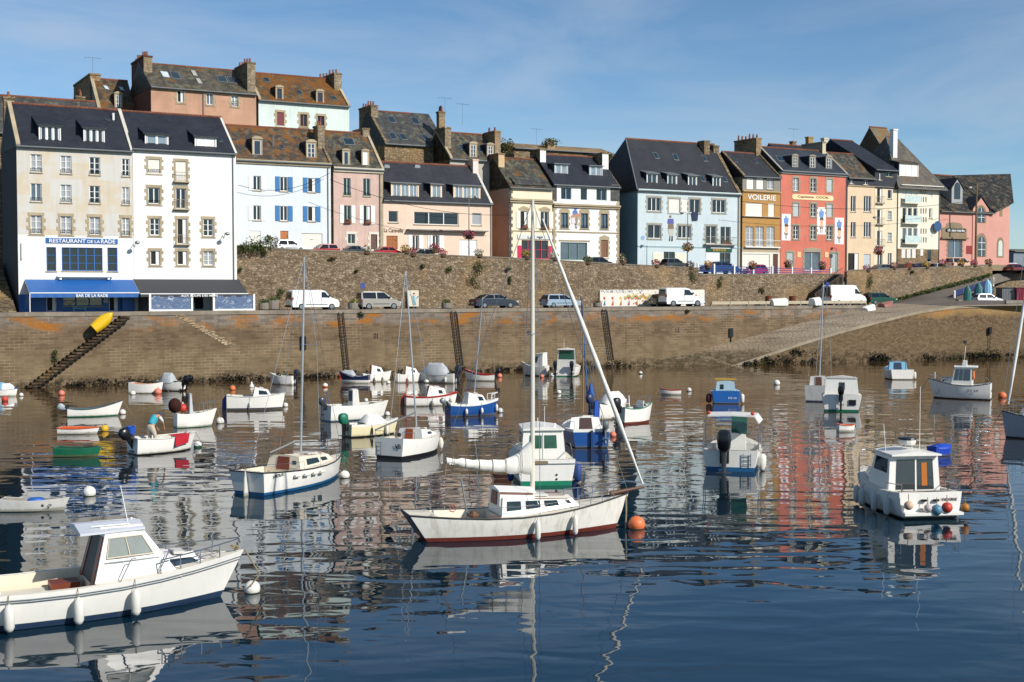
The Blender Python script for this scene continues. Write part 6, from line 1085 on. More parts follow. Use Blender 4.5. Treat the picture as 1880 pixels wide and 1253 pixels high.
    def mast(s,t,px,py,zb,r=.055,mat=ALU,stays=True,spread=1,name='mast',y=0,base=None):
        x=t*s.L; z0=zb*s.k; w=s.root_pt((x,y,z0)); tp=s.loc(ony(px,py,w.y)); b=Vector((x,y,z0)); o=MB().tube([b,b.lerp(tp,.5),tp],[r,r*.95,r*.6],n=8).obj(name,mat,s.root)
        if spread:
            c=b.lerp(tp,.55); MB().tube([c+Vector((0,-.32*s.B,0)),c,c+Vector((0,.32*s.B,0))],.014,n=4).obj('spreader',mat,o)
        if stays:
            for q in (-1,1): s.line([(x-.1,q*s.hb(t)*.95,s.sheer(t)),b.lerp(tp,.55)+Vector((0,q*.3*s.B,0)),tp-Vector((0,0,.1))],.011,CHROME,'shroud',4)
            s.line([(s.X(1,s.h[2]),0,s.h[2]),tp-Vector((0,0,.05))],.011,CHROME,'forestay',4); s.line([(.0,0,s.h[0]),tp],.011,CHROME,'backstay',4)
        return b,tp,o
    def root_pt(s,p): return Vector((s.S.x+p[0]*cos(s.hd)-p[1]*sin(s.hd),s.S.y+p[0]*sin(s.hd)+p[1]*cos(s.hd),p[2]))
    def out(s,mat=BLK,y=0,tilt=0,sc=1.0,zc=None,leg=None,x=0):
        z=zc*s.k if zc else s.h[0]+.12; R=Matrix.Rotation(radians(tilt),4,'Y'); O=Vector((-.16+x,y,z-.1)); f=lambda p:O+(R@(Vector(p)*sc)); m=MB()
        sg=lambda v:(1 if v>0 else -1)*abs(v)**.6
        rg=lambda zz,a,b,xo:[f((xo+a*sg(cos(2*pi*i/12))*(1 if cos(2*pi*i/12)>0 else .85),b*sg(sin(2*pi*i/12)),zz)) for i in range(12)]
        m.loft([rg(.0,.14,.1,-.06),rg(.06,.2,.14,-.08),rg(.26,.23,.16,-.1),rg(.4,.2,.14,-.09),rg(.46,.1,.08,-.08)]); o=m.obj('outboard_motor',mat,s.root,smooth=40)
        m=MB(); m.loft([rg(.0,.1,.07,-.06),rg(-.35,.08,.05,-.07),rg(-.62,.09,.05,-.08),rg(-.75,.16,.05,-.12),rg(-.8,.1,.04,-.14)]); m.hexa([f(p) for p in ((-.24,-.16,-.5),(.0,-.16,-.5),(.0,.16,-.5),(-.24,.16,-.5),(-.24,-.16,-.48),(.0,-.16,-.48),(.0,.16,-.48),(-.24,.16,-.48))]); m.obj('drive_leg',leg or mat,o); MB().hexa([f(p) for p in ((.0,-.1,-.3),(.16,-.1,-.25),(.16,.1,-.25),(.0,.1,-.3),(.0,-.1,.05),(.16,-.1,.05),(.16,.1,.05),(.0,.1,.05))]).obj('bracket',TRIM,o); return o
    def rail(s,t0,t1,h=14,posts=4,name='pulpit',close=True,mat=CHROME,r=.014):
        H=h*s.k; ts=[t0+(t1-t0)*i/posts for i in range(posts+1)]; m=MB(); P_=[[(s.X(t,s.sheer(t)),q*s.hb(t)*.93,s.sheer(t)) for t in ts] for q in (1,-1)]; up=lambda p,f=1:(p[0],p[1],p[2]+H*f)
        if close: m.tube([up(p) for p in P_[0]]+[up(p) for p in P_[1][::-1]],r,n=5)
        else:
            for q in P_: m.tube([up(p) for p in q],r,n=5)
        for q in P_:
            for p in q[:-1] if close else q: m.tube([p,up(p)],r*.9,n=5)
        if not close:
            for q in P_: MB().tube([up(p) for p in q],r,n=5).tube([q[0],up(q[0])],r*.9,n=5).tube([q[-1],up(q[-1])],r*.9,n=5).obj(name,mat,s.root)
            return
        return m.obj(name,mat,s.root)
    def fender(s,t,q,n=.45,L_=.5,mat=FEND,r=.1):
        x=s.X(t,s.sheer(t)*.5); y=q*(s.hb(t)+r); z=s.sheer(t)*.42; m=MB().lathe([(.02,-L_/2-.05),(r*.7,-L_/2),(r,-L_/2+.08),(r,L_/2-.08),(r*.7,L_/2),(.025,L_/2+.06)],(x,y,z),n=10); o=m.obj('fender',mat,s.root,smooth=50); MB().tube([(x,y,z+L_/2+.04),(x,q*s.hb(t),s.sheer(t)+.02)],.01,n=4).obj('lanyard',ROPE,o)
    def text(s,t,q,z,txt,h,w,mat=BLK):
        x=s.X(t,z*s.k); y=q*(s.hb(t)+.02); lettering(txt,mat,s.root,(x,y,z*s.k),(pi/2,0,0 if q<0 else pi),h,w,'lettering',.004)
    def sterntext(s,y,z,txt,h,w,mat=BLK): lettering(txt,mat,s.root,(-s.sr*z*s.k/s.h[0]-.03,y,z*s.k),(pi/2,0,-pi/2),h,w,'lettering',.004)
    def box(s,name,t0,t1,y0,y1,z0,z1,mat): return MB().box(t0*s.L,t1*s.L,y0*s.B/2,y1*s.B/2,z0*s.k,z1*s.k).obj(name,mat,s.root)
    def tarp(s,t0,t1,z,mat=TARP,name='cover',ridge=None):
        m=MB(); n=9; R=[]
        for i in range(n):
            t=t0+(t1-t0)*i/(n-1); e=min(1,1.9*sin(pi*i/(n-1))); hh=s.sheer(t)+((z if not ridge else ridge[0]+(ridge[1]-ridge[0])*i/(n-1))*s.k-s.sheer(t))*max(e,.12)*(1+.015*(-1)**i); b=s.hb(t)+.02; R.append([(s.X(t,s.sheer(t)),b*cos(pi*j/8),(s.sheer(t)-.06*(j in(0,8)))+(hh-s.sheer(t))*min(1,1.25*(1-abs(cos(pi*j/8)))**.8)) for j in range(9)])
        m.loft(R,closed=False); return m.obj(name,mat,s.root,smooth=25)
    def thwart(s,*ts):
        for t in ts: MB().box(t*s.L-.1,t*s.L+.1,-s.hb(t)+.08,s.hb(t)-.08,s.sheer(t)*.62,s.sheer(t)*.62+.04).obj('thwart',WOODB if s.deckm==TEAK else DK,s.root)
    def console(s,t,w,h,mat=HG,scr=True):
        c=s.cabin(t,t+.14,w,w,s.h[1]/s.k*.3,h,sb=.05,sf=.15,si=.03,mat=mat,name='console'); 
        return c
    def tiller(s,t=.12): s.line([(0,0,s.h[0]+.05),(t*s.L,0,s.h[0]+.22)],.02,WOODB,'tiller')
    def rudder(s,mat=None,h=None): MB().prism([(-.05,-.02,-.2),(-.36,-.02,-.2),(-.32,-.02,s.h[0]*.7),(-.06-s.sr,-.02,s.h[0]+.1)],(0,.05,0)).obj('rudder',mat or s.hullm,s.root)
class Cab:
    def __init__(s,b,B,T,o): s.b=b; s.B=B; s.T=T; s.o=o
    def pan(s,f,a0,a1,h0,h1,mat=None,name='window',t=.012,sk=0):
        I={'s':(0,1),'f':(1,2),'p':(2,3),'b':(3,0)}[f]; i,j=I
        E=lambda a,h:(s.B[i].lerp(s.B[j],a)).lerp(s.T[i].lerp(s.T[j],a),h)
        q=[E(a0,h0),E(a1,h0),E(a1-sk,h1),E(a0+sk*(1 if sk>0 else -1),h1)]; MB().slab(q,t).obj(name,mat or BGL,s.o); return s
    def both(s,*a,**k): s.pan('s',*a,**k); b=list(a); b[0],b[1]=1-a[1],1-a[0]; return s.pan('p',*b,**k)
    def roof(s,back=.2,front=.15,side=.06,t=.06,mat=None,name='roof'):
        T=s.T; d=Vector((1,0,0)); m=MB(); q=[T[0]+Vector((-back,-side,.02)),T[1]+Vector((front,-side,.02)),T[2]+Vector((front,side,.02)),T[3]+Vector((-back,side,.02))]; c=Vector((0,0,t)); z=Vector((0,0,.06*s.b.B/2+.03)); a,b=(q[0]+q[3])/2,(q[1]+q[2])/2
        R=lambda l,mid,r:[l,mid,r,r+c,mid+c+z,l+c]; m.loft([R(q[0],a,q[3]),R(q[1],b,q[2])]); m.obj(name,mat or HW,s.o); return s
MB.none=0
# -- B1 big motor cruiser at lower left
d1=Vector((.876,.483,0)); w0=onz(405,1095)-d1*7.2
px0=940+FPX*w0.x/w0.y; py0=626.5+FPX*math.tan(math.atan2(CAMZ,w0.y)-TILT)
b=Boat('motor_cruiser','large white motor cruiser with a wheelhouse and navy waterline, foreground left',(px0,py0),(405,1095),(74,70,92),2.7,bot=NAVYA,rake=.09,cock=(.04,.51),trim=None,bt=.17,inner=paint('d9cfb8',.6,.06,.1,'deck_paint'),tf=.85,fl=.3)
for z in (.86,.80): 
    for q in (-1,1): MB().tube([(b.X(t,b.sheer(t)*z),q*(b.hb(t)*(1-b.fl*t**2.5*(1-z))+.012),b.sheer(t)*z) for t in b.T],.016,n=5).obj('rub_rail',GALV,b.root)
c=b.cabin(.515,.83,.78,.62,62,160,sb=.32,sf=.95,si=.2,mat=HW,name='wheelhouse'); c.roof(.62,.02,.05,.06,paint('c9ccd2',.35)); WG=glass('767a74',.1,'boat_window'); c.both(.12,.46,.56,.9,mat=WG).both(.5,.84,.56,.9,mat=WG); c.pan('f',.08,.48,.45,.92).pan('f',.52,.92,.45,.92); c.pan('b',.06,.2,.0,.93,TEAK,'wood_frame',.03).pan('b',.8,.94,.0,.93,TEAK,'wood_frame',.03).pan('b',.22,.78,.02,.92,plain('2a2320',.6),'doorway',.008); c.both(.08,.9,.44,.46,mat=GALV,name='trim_strip')
for f,sg in (('s',1),('p',-1)):
    for a0,a1,h0,h1 in ((.10,.87,.91,.93),(.10,.87,.53,.555),(.10,.115,.56,.905),(.47,.49,.56,.905),(.85,.87,.56,.905)):
        q=(a0,a1) if sg>0 else (1-a1,1-a0); c.pan(f,q[0],q[1],h0,h1,plain('c9bfa8',.5),'window_frame',.03)
c2=b.cabin(.76,.94,.58,.22,74,105,94,sf=.3,si=.1,mat=HW,name='cuddy',zbf=80); c2.both(.16,.86,.25,.78,mat=glass('26323a',.1),sk=.06); c2.pan('f',.2,.8,.2,.8)
b.rail(.72,.985,26,4,'bow_rail',r=.02); b.rail(.0,.2,18,2,'stern_rail',close=False,r=.018)
wp=lambda x,y,zz:(x*b.L,y,zz*b.k); b.line([wp(.66,-.1,166),wp(.635,-.1,244)],.012,WHITE,'whip_aerial'); b.line([wp(.52,-.5,164),wp(.52,-.5,173),wp(.65,-.5,173),wp(.67,-.5,164)],.015,WHITE,'roof_rail'); b.line([wp(.68,.2,165),wp(.68,.2,176)],.03,WHITE,'lamp_stem')
MB().prism([wp(.55,-.55,166.5),wp(.7,-.5,166.5),wp(.7,.5,166.5),wp(.55,.55,166.5)],(0,0,.05)).obj('roof_hatch',HW,b.root)
for t in (.23,.45,.64): b.fender(t,-1,L_=.6,r=.125)
for t in (.6,.74): b.line([(t*b.L,-b.hb(t)+.05,b.sheer(t)),(t*b.L+.3,-b.hb(t)+.12,b.sheer(t)+.55),(t*b.L+.42,-b.hb(t)+.16,b.sheer(t)+.55)],.016,CHROME,'hand_rail')
MB().box(.06*b.L,.22*b.L,-.45,.45,.3*b.h[1],.85).obj('engine_box',HW,b.root); MB().box(.4*b.L,.5*b.L,.3,.9,.3*b.h[1],.75).obj('seat',TEAK,b.root)
for y in (-.9,.9): MB().tube([(.9*b.L,y*.5,b.sheer(.9)+.08),(.95*b.L,y*.38,b.sheer(.95)+.08)],.02,n=5).obj('cleat',CHROME,b.root)
b.text(.52,-1,112,'LE BREIZ',.07,.5,plain('8a8a8a')) if False else None
MB().tube([(b.X(.97,1.3)+.1*sin(i),.05*cos(i*1.7),b.h[2]+.03+.01*i) for i in range(12)],.03,n=5).obj('coiled_rope',ROPE,b.root); b.line([(b.X(1,1.3),0,b.h[2]),(b.L+1.1,-.05,.5),(b.L+.75,-.3,.25)],.025,ROPE,'mooring_rope')
# -- B2 foreground sloop
b=Boat('sailing_sloop','white sloop with a red waterline, furled sail and rust streaked hull in the centre foreground',(778,991),(1130,969),(52,42,66),2.35,bot=RUST,rake=.07,sr=.09,tf=.55,cock=(.1,.36),trim=paint('2a2422',.6),bt=.16,full=1.9,fl=.3,hull=paint('e6e2d8',.35,.05,.42,'gelcoat'))
q0=[(b.X(0,z)-.02,y*b.hb(0)*k_,z) for y,k_,z in ((-1,.86,.12),(1,.86,.12),(1,1.0,b.h[0]),(-1,1.0,b.h[0]))]; MB().slab(q0[::-1],.02).obj('transom_board',BLK,b.root)
c=b.cabin(.36,.78,.68,.38,38,76,66,sb=.06,sf=.25,si=.1,mat=HW,name='coachroof',zbf=52,top=paint('ddd8cb',.6,.06,.15,'deck_paint')); c.both(.06,.25,.34,.82,mat=BGL).both(.32,.51,.34,.82,mat=BGL).both(.58,.76,.34,.8,mat=BGL).both(.88,.93,.4,.8)
c2=b.cabin(.355,.56,.56,.5,60,86,80,sb=.04,sf=.2,si=.07,mat=HW,name='doghouse'); c2.roof(.06,.1,.05,.04); c2.pan('b',.26,.74,.0,.96,TEAK,'companion_door',.03); c2.both(.0,.98,.86,.97,mat=TEAK,name='wood_trim'); c.both(.45,.98,.93,.99,mat=TEAK,name='wood_trim')
bb,tp,mo=b.mast(.555,978,367,70,.085,paint('d8d3c4',.4,.05,.1,'mast_paint'))
zb_=130*b.k; bt_=b.loc(ony(820,846,b.root_pt((.1*b.L,0,0)).y)); m=MB(); j=Vector((.555*b.L-.1,0,zb_)); e=Vector((bt_.x,0,bt_.z)); n_=16; R=[]
for i in range(n_+1):
    t=i/n_; p=j.lerp(e,t)-Vector((0,0,.10*sin(pi*t))); r=(.2*(1-t)**2+.15)*(1 if t<.85 else .7)*(1+.10*sin(i*2.1)+.05*sin(i*5)); up=.46*max(0,1-t*4.5)
    R.append([p+Vector((0,r*.75*cos(2*pi*k/10),r*sin(2*pi*k/10)+(up if sin(2*pi*k/10)>.2 else 0))) for k in range(10)])
m.loft(R); sc=m.obj('sail_cover',SAIL,b.root,smooth=60); [MB().tube([j.lerp(e,t)-Vector((0,0,.1*sin(pi*t)))+Vector((0,(.2*(1-t)**2+.175)*.78*cos(2*pi*k/12),(.2*(1-t)**2+.175)*sin(2*pi*k/12)+(.46*max(0,1-t*4.5) if sin(2*pi*k/12)>.2 else 0))) for k in range(13)],.012,n=4).obj('sail_tie',ROPE,sc) for t in (.12,.3,.46,.62,.78,.92)]; b.line([j-Vector((0,0,.16)),e-Vector((-.1,0,.12))],.04,ALU,'boom',8)
fs0=b.loc(ony(996,402,b.root_pt((.58*b.L,0,0)).y)); fe=b.loc(ony(1180,889,b.root_pt((1.15*b.L,0,0)).y)); m=MB(); N_=26; m.tube([fs0.lerp(fe,i/N_) for i in range(N_+1)],[(.025+.06*min(1,i/9)*(1 if i<20 else max(.15,1-(i-19)*.13)))*(1+.10*((i*7)%3-1)) for i in range(N_+1)],n=8); m.obj('furled_sail',SAIL,b.root,smooth=60)
b.line([(b.L*.97,0,b.h[2]+.02),(fe.x+.05,fe.y,fe.z-.1)],[.09,.05],paint('5a3c2a',.6),'bowsprit',8); b.rail(.74,.985,24,4,'pulpit',r=.016); b.rail(.2,.74,20,4,'guard_rail',close=False,r=.009)
b.line([(fe.x,fe.y,fe.z+.05),(b.X(.95,1),-.35,b.h[2]+.5)],.014,CHROME,'bow_stay'); b.line([(fe.x,fe.y,fe.z+.05),(b.X(.95,1),.35,b.h[2]+.5)],.014,CHROME,'bow_stay')
for t in (.52,.72): b.fender(t,-1,L_=.6,r=.1)
w=b.loc(ony(847,880,b.root_pt((.2*b.L,-.5,0)).y)); b.line([(.2*b.L,-.5,b.sheer(.2)),(w.x,w.y,w.z)],.035,GALV,'outboard_pole'); MB().lathe([(.16,0),(.2,.06),(.14,.12),(.12,.2)],(.2*b.L+.15,-.7,b.sheer(.2)),n=10).obj('winch',plain('6a4630',.6),b.root); b.line([(.12*b.L,-.62,b.sheer(.1)+.2+.06*sin(i)) if i<1 else (.12*b.L+.12*cos(i),-.62,b.sheer(.1)+.25+.12*sin(i)) for i in range(9)],.02,plain('a0522a',.8),'orange_rope')
b.line([(b.X(1,1),0,b.h[2]),(b.L+.35,-.15,.6),(b.L+.3,-.2,-.1)],.03,ROPE,'mooring_rope'); b.line([e,(e.x-.05,e.y,e.z-.55)],.012,ROPE,'sheet'); MB().slab([(.30*b.L,-.8,b.sheer(.3)+.01),(.36*b.L,-.8,b.sheer(.36)+.01),(.36*b.L,-.7,b.sheer(.36)+.01),(.3*b.L,-.7,b.sheer(.3)+.01)],.01).obj('deck_plate',TEAK,b.root)
# -- B3 sloop at left
b=Boat('sailing_boat','cream decked white yacht with a brown door and fenders, navy waterline, left of centre',(458,909),(620,873),(44,37,44),2.45,bot=BLUA,rake=.05,sr=.03,tf=.72,cock=(.06,.36),trim=BLK,bt=.14,deck=paint('e0d5bf',.6,.06,.12,'deck_paint'))
c=b.cabin(.36,.86,.74,.4,34,60,51,sb=.1,sf=.35,si=.14,mat=b.deckm,zbf=37); c.pan('b',.3,.68,.02,.96,TEAK,'companion_door',.03); c.both(.22,.58,.3,.78).both(.68,.84,.34,.74); c.pan('b',.78,.9,.45,.7)
b.mast(.56,559,472,64,.055); w0_,w1_=b.loc(ony(495,832,b.root_pt((.3*b.L,0,0)).y)),b.loc(ony(541,811,b.root_pt((.5*b.L,0,0)).y)); b.line([w0_,w1_],.04,GALV,'boom'); b.rail(.8,.985,18,3,'pulpit',r=.018); b.rail(.02,.36,15,4,'guard_rail',close=False,r=.01); b.rudder(HG); b.text(.13,-1,36,'MOUSSE',.12,.8)
for t in (.24,.33,.42,.5): b.line([(b.X(t,.6),-b.hb(t)-.07,b.sheer(t)*.76),(b.X(t+.05,.6),-b.hb(t+.05)-.07,b.sheer(t)*.76)],.065,FEND,'fender',8)
# -- B4
b=Boat('sailing_boat','small white yacht with a black waterline and orange brown hatch boards beside the wall reflections',(714,843),(784,822),(39,32,36),2.15,hd=62,L=4.6,bot=BLKA,rake=.05,tf=.8,cock=(.06,.42),trim=None,bt=.16)
c=b.cabin(.42,.86,.72,.38,29,49,42,sb=.08,sf=.5,si=.12,mat=HW,zbf=33); c.pan('b',.3,.62,.0,.98,paint('9a4a22',.5,.2),'companion_door',.03); c.both(.55,.8,.35,.7); b.mast(.56,745,497,52,.05); w1_=b.loc(ony(689,790,b.root_pt((.0,0,0)).y)); b.line([(.54*b.L,0,78*b.k),w1_],.045,GALV,'boom'); b.fender(.86,-1); b.fender(.93,-1,L_=.42); b.rail(.0,.2,12,2,'push_pit',close=False); b.sterntext(-.55,24,'VB',.24,.34)
m=MB()
for y in (.45,.75): m.tube([(-.06,y,.15),(-.06,y,.85)],.018,n=5)
for z in (.2,.4,.6,.8): m.tube([(-.06,.45,z),(-.06,.75,z)],.015,n=4)
m.obj('boarding_ladder',CHROME,b.root); MB().tube([(.42*b.L-.02,.62,.98),(.42*b.L-.06,.62,.98)],.11,n=12).obj('compass',BLK,b.root)
# -- B5, B6 open boats
b=Boat('open_boat','white open motorboat with a grey console and dark outboard, behind the cream one',(598,774),702,(30,28,32),.42,hd=38,cock=(.08,.78),bot=BLUA,rake=.1,inner=HG,bt=.06); c=b.console(.42,.34,56,HG); c.pan('f',.05,.95,.5,.98,BGL,'windscreen'); c.pan('b',.1,.9,.55,.95,plain('25304a',.5),'dash'); b.out(paint('3c4048',.3),sc=1.15); b.thwart(.25); b.line([(.06*b.L,0,1.0),(.02*b.L,.1,1.9)],.02,HB,'flag_staff')
b=Boat('open_boat','cream yellow open motorboat with a green hooded outboard and pale tarpaulin',(638,803),722,(24,24,30),.42,hd=36,cock=(.08,.5),bot=BLKA,hull=HYEL,stripe=HW,rake=.1,inner=HW,bt=.07); b.out(GRNC,sc=1.35,leg=BLK); b.tarp(.3,.72,40,SAIL); b.fender(.72,-1,mat=FEND); b.fender(.4,-1,L_=.35,mat=BLK,r=.05)
# -- B7, B8, B9
b=Boat('cabin_boat','white cabin boat with a navy waterline and blue rudder, beside an orange buoy',(417,752),(513,748),(27,25,30),.38,hd=8,L=None) if False else Boat('cabin_boat','white cabin boat with a navy waterline and blue rudder, beside an orange buoy',(417,753),516,(27,25,30),.38,hd=10,bot=HNAVY,cock=(.05,.5),rake=.07,bt=.16,trim=HG)
c=b.cabin(.48,.84,.72,.45,24,41,36,sb=.12,sf=.35,si=.1,mat=HW); c.both(.3,.82,.3,.8); c.pan('f',.1,.9,.2,.8); b.rudder(paint('1f3f86',.5)); b.fender(.42,-1,L_=.3,r=.06); MB().slab([(.45*b.L,.4,1.2),(.45*b.L,-.4,1.2),(.5*b.L,-.35,1.75),(.5*b.L,.35,1.75)],.02).obj('windscreen',glass('5a646a',.1),b.root); b.rail(.86,.98,9,2,'pulpit')
b=Boat('sailing_boat','small royal blue hulled yacht with white topsides and a slim mast',(822,765),909,(25,23,31),.42,hd=24,hull=HB,stripe=HW,bot=HB,cock=(.05,.36),rake=.07,deck=HW,bt=.05)
c=b.cabin(.36,.8,.74,.42,22,43,37,sb=.12,sf=.3,si=.12,mat=HW); c.both(.62,.9,.35,.8); c.pan('b',.3,.66,.05,.95,HG,'companion_door',.02); b.mast(.56,886,546,42,.045); b.rail(.84,.985,11,2,'pulpit',mat=FR,r=.025); b.fender(.3,-1,L_=.3); b.fender(.62,-1,L_=.3); b.fender(.98,-1,L_=.4); b.out(GALV,sc=.9,tilt=-40)
b=Boat('cabin_boat','white launch with a broad red stripe and brown door, anchored above the blue yacht',(744,746),834,(20,18,25),.38,hd=14,stripe=HRED,bot=HG,cock=(.05,.42),rake=.06,trim=HRED,bt=.05)
c=b.cabin(.42,.84,.7,.4,17,37,31,sb=.2,sf=.2,si=.1,mat=HW); c.pan('b',.36,.7,.05,.95,paint('8a2f24',.5),'companion_door',.03); c.both(.6,.82,.35,.75); b.rudder(HRED); b.fender(.52,-1,L_=.3); b.fender(.78,-1,L_=.3); b.fender(.9,-1,L_=.3); b.line([(.02*b.L,0,.7),(.02*b.L,0,2.0)],.03,HRED,'stern_post')
# -- left group
b=Boat('rowing_boat','white clinker rowing boat with dark gunwale and raised grey outboard, far left',(124,766),213,(17,15,28),.36,hd=18,hull=HW,bot=GRNC,trim=paint('27333f',.5),cock=(.05,.9),rake=.12,inner=paint('4f6a68',.7,.1,.1,'deck_paint'),tf=.75,bt=.07); b.thwart(.3,.55,.75); b.out(paint('9aa3a8',.4),tilt=-58,sc=1.0)
b=Boat('dinghy','tiny white dinghy with an orange inflatable rim beside a yellow buoy',(109,797),175,(12,11,13),.5,hd=4,stripe=HORA,bot=HW,trim=HORA,cock=(.06,.9),rake=.08,inner=HORA,tf=.9,bt=.03); b.thwart(.4)
b=Boat('dinghy','dark green flat-bottomed dinghy lying below the orange rimmed one',(102,838),176,(18,15,18),.5,hd=3,hull=HGRN,bot=HGRN,deck=HGRN,cock=(.05,.9),rake=.1,tf=.9,bt=.03,inner=paint('0f4a38',.6)); b.thwart(.3,.65)
b=Boat('open_boat','white motorboat with a person aboard, blue bucket and a red cloth on its bow',(243,835),346,(31,28,33),.5,hd=42,cock=(.06,.72),rake=.1,bot=BLKA,inner=HG,bt=.06,trim=HG); b.out(BLK,sc=1.35,tilt=-32); BOATP=b
f_=lambda t,z:(b.X(t,z),-b.hb(t)-.09,z); p=[f_(.60,b.sheer(.6)*.42),f_(.86,b.sheer(.86)*.5),b.P(.84,-.5,b.sheer(.84)+.08),b.P(.58,-.3,b.sheer(.58)+.12)]; q=[f_(.60,b.sheer(.6)+.05),f_(.86,b.sheer(.86)+.06)]; m=MB(); m.face([(p[0][0],p[0][1]-.03,p[0][2]),(p[1][0],p[1][1]-.03,p[1][2]),q[1],q[0]]); m.face([q[0],q[1],p[2],p[3]]); clo=m.obj('red_cloth',paint('b3182a',.8),None,loc=b.root.location,rz=b.hd); clo.modifiers.new('s','SOLIDIFY').thickness=.02; tag(clo,'bright red cloth draped over the bow of the motorboat with a person','cloth')
e=empty('bucket',b.root_pt(b.P(.05,.72,b.h[0]+.0)),0,'blue plastic bucket on the stern of the motorboat with a person','bucket'); MB().lathe([(.17,0),(.25,.52),(.26,.54),(.23,.54),(.21,.4),(.15,.1)],n=14).obj('pail',paint('1a4fae',.5),e); MB().tube([(.25*cos(pi*i/8),0,.52+.12*sin(pi*i/8)) for i in range(9)],.012,n=4).obj('handle',GALV,e)
e=empty('white_box',b.root_pt(b.P(.2,-.1,.32)),b.hd,'small white box on the motorboat floor by the outboard','box'); MB().box(-.22,.22,-.16,.16,0,.26).obj('box_body',WHITE,e); MB().box(-.23,.23,-.17,.17,.262,.3).obj('lid',HG,e)
b=Boat('open_boat','white motorboat with a tall grey covered console and bow rail behind the person',(322,786),386,(27,26,33),.46,hd=32,cock=(.06,.62),rake=.16,bot=GRNC,inner=HG,bt=.04); c=b.console(.36,.36,62,TARP); b.rail(.68,.985,15,3,'bow_rail',r=.016); c.pan('s',.1,.9,.2,.9,paint('b8bcbe',.8),'cover_fold')
e=empty('brown_basket',b.root_pt(b.P(.0,.2,b.h[0]+.05)),0,'round dark brown woven fender basket behind the person in the motorboat','basket'); MB().sphere((0,0,.42),.4,sz=1.15).obj('basket',plaster('3d1f18',.3),e,smooth=60)
e=empty('red_float',b.root_pt(b.P(.25,.6,b.h[1]+.0)),0,'round red float beside the person in the motorboat','float'); MB().sphere((0,0,.3),.28).obj('float',REDB,e,smooth=60); MB().tube([(0,0,.55),(0,0,.66)],.05,n=6).obj('eyelet',FR,e)
b=Boat('dinghy','weathered grey dinghy with a blue float inside, cut by the left edge',(4,938),112,(23,20,24),.42,hd=5,hull=HG,bot=HG,deck=HG,cock=(.05,.92),rake=.1,tf=.85,bt=.03,inner=paint('9a9488',.7,.1,.2,'deck_paint')); b.thwart(.35,.7); b.text(.74,-1,12,'6  9',.1,.4)
e=empty('blue_float',b.root_pt(b.P(.55,0,b.sheer(.5)*.6)),0,'blue inflatable ring lying in the weathered grey dinghy','float'); MB().lathe([(.1,0),(.28,.02),(.34,.12),(.28,.22),(.1,.24)],n=14).obj('ring',paint('1f5fb0',.5),e,smooth=50)
b=Boat('dinghy','small boat with a blue and white striped cover at the far left edge',(-14,728),27,(15,14,16),.5,hd=5,stripe=HB,bot=HW,rake=.08,bt=.03); b.tarp(.1,.9,24,HW); b.tarp(.3,.5,26,HCY)
b=Boat('dinghy','white dinghy with an orange thwart near the foot of the stairs',(240,722),294,(20,17,21),.45,hd=-6,cock=(.1,.85),rake=.08,bot=HW,inner=paint('c27a45',.7),bt=.03); b.thwart(.5)
b=Boat('open_boat','white boat with twin black outboards and grey cover below the right stepped stones',(338,718),290,(17,16,19),.5,hd=165,cock=(.1,.5),rake=.1,bot=BLKA,inner=HG,bt=.05); b.out(BLK,y=.3,sc=1.3,tilt=-25); b.out(BLK,y=-.3,sc=1.3,tilt=-25); b.tarp(.35,.85,33,TARP)
b=Boat('open_boat','small white boat with a dark grey outboard, alone near the quay wall',(540,707),498,(17,16,22),.5,hd=160,cock=(.08,.85),rake=.1,bot=HW,inner=HG,bt=.04); b.out(paint('30343c',.4),sc=1.2); b.thwart(.45); e=empty('black_bag',b.root_pt(b.P(.7,0,b.sheer(.7)*.7)),0,'black bag in the small white boat near the quay wall','bag'); MB().sphere((0,0,.2),.24).obj('bag',BLK,e,smooth=60)
# -- far row by the quay
b=Boat('fishing_boat','dark blue and white boat with red floats tied along its side, by the quay',(678,704),628,(15,13,22),.4,hd=172,hull=HNAVY,bot=HW,cock=(.05,.75),rake=.12,inner=HG,bt=.3,trim=HNAVY); b.tarp(.5,.95,24,TARP); b.thwart(.25)
b=Boat('cabin_boat','white cabin boat with an orange door behind the dark blue one',(664,702),714,(16,15,20),.45,hd=25,cock=(.05,.35),rake=.08,bot=HG,bt=.06); c=b.cabin(.3,.8,.74,.45,14,31,26,sb=.1,sf=.3,si=.12,mat=HW); c.pan('b',.28,.72,.0,.95,paint('b5621f',.6),'door',.03); c.both(.5,.8,.35,.75); b.fender(.4,-1,L_=.3); b.fender(.7,-1,L_=.3)
b=Boat('cabin_boat','white cabin boat with a tan door, third along the quay',(728,703),778,(17,15,20),.45,hd=22,cock=(.05,.35),rake=.08,bot=HG,bt=.06); c=b.cabin(.28,.8,.74,.45,14,30,25,sb=.1,sf=.3,si=.12,mat=HW); c.pan('b',.3,.72,.0,.95,paint('cf9a4a',.6),'door',.03); c.both(.5,.8,.35,.75); b.fender(.35,-1,L_=.3); b.fender(.85,-1,L_=.3)
b=Boat('open_boat','grey canvas covered motorboat with a dark outboard, fourth along the quay',(836,704),776,(18,16,20),.46,hd=160,bot=HG,rake=.1,bt=.05,hull=HG); b.tarp(.2,.95,37,TARP); b.out(paint('2a2d3c',.4),sc=1.5); b.fender(.2,1,L_=.4)
b=Boat('dinghy','white and red dinghy with a black outboard by the dark ladder',(908,700),858,(14,13,22),.4,hd=170,stripe=HRED,bot=HG,rake=.12,cock=(.1,.85),inner=paint('8a2a34',.7),bt=.1,trim=HRED); b.out(BLK,sc=1.1,tilt=-20); b.thwart(.4)
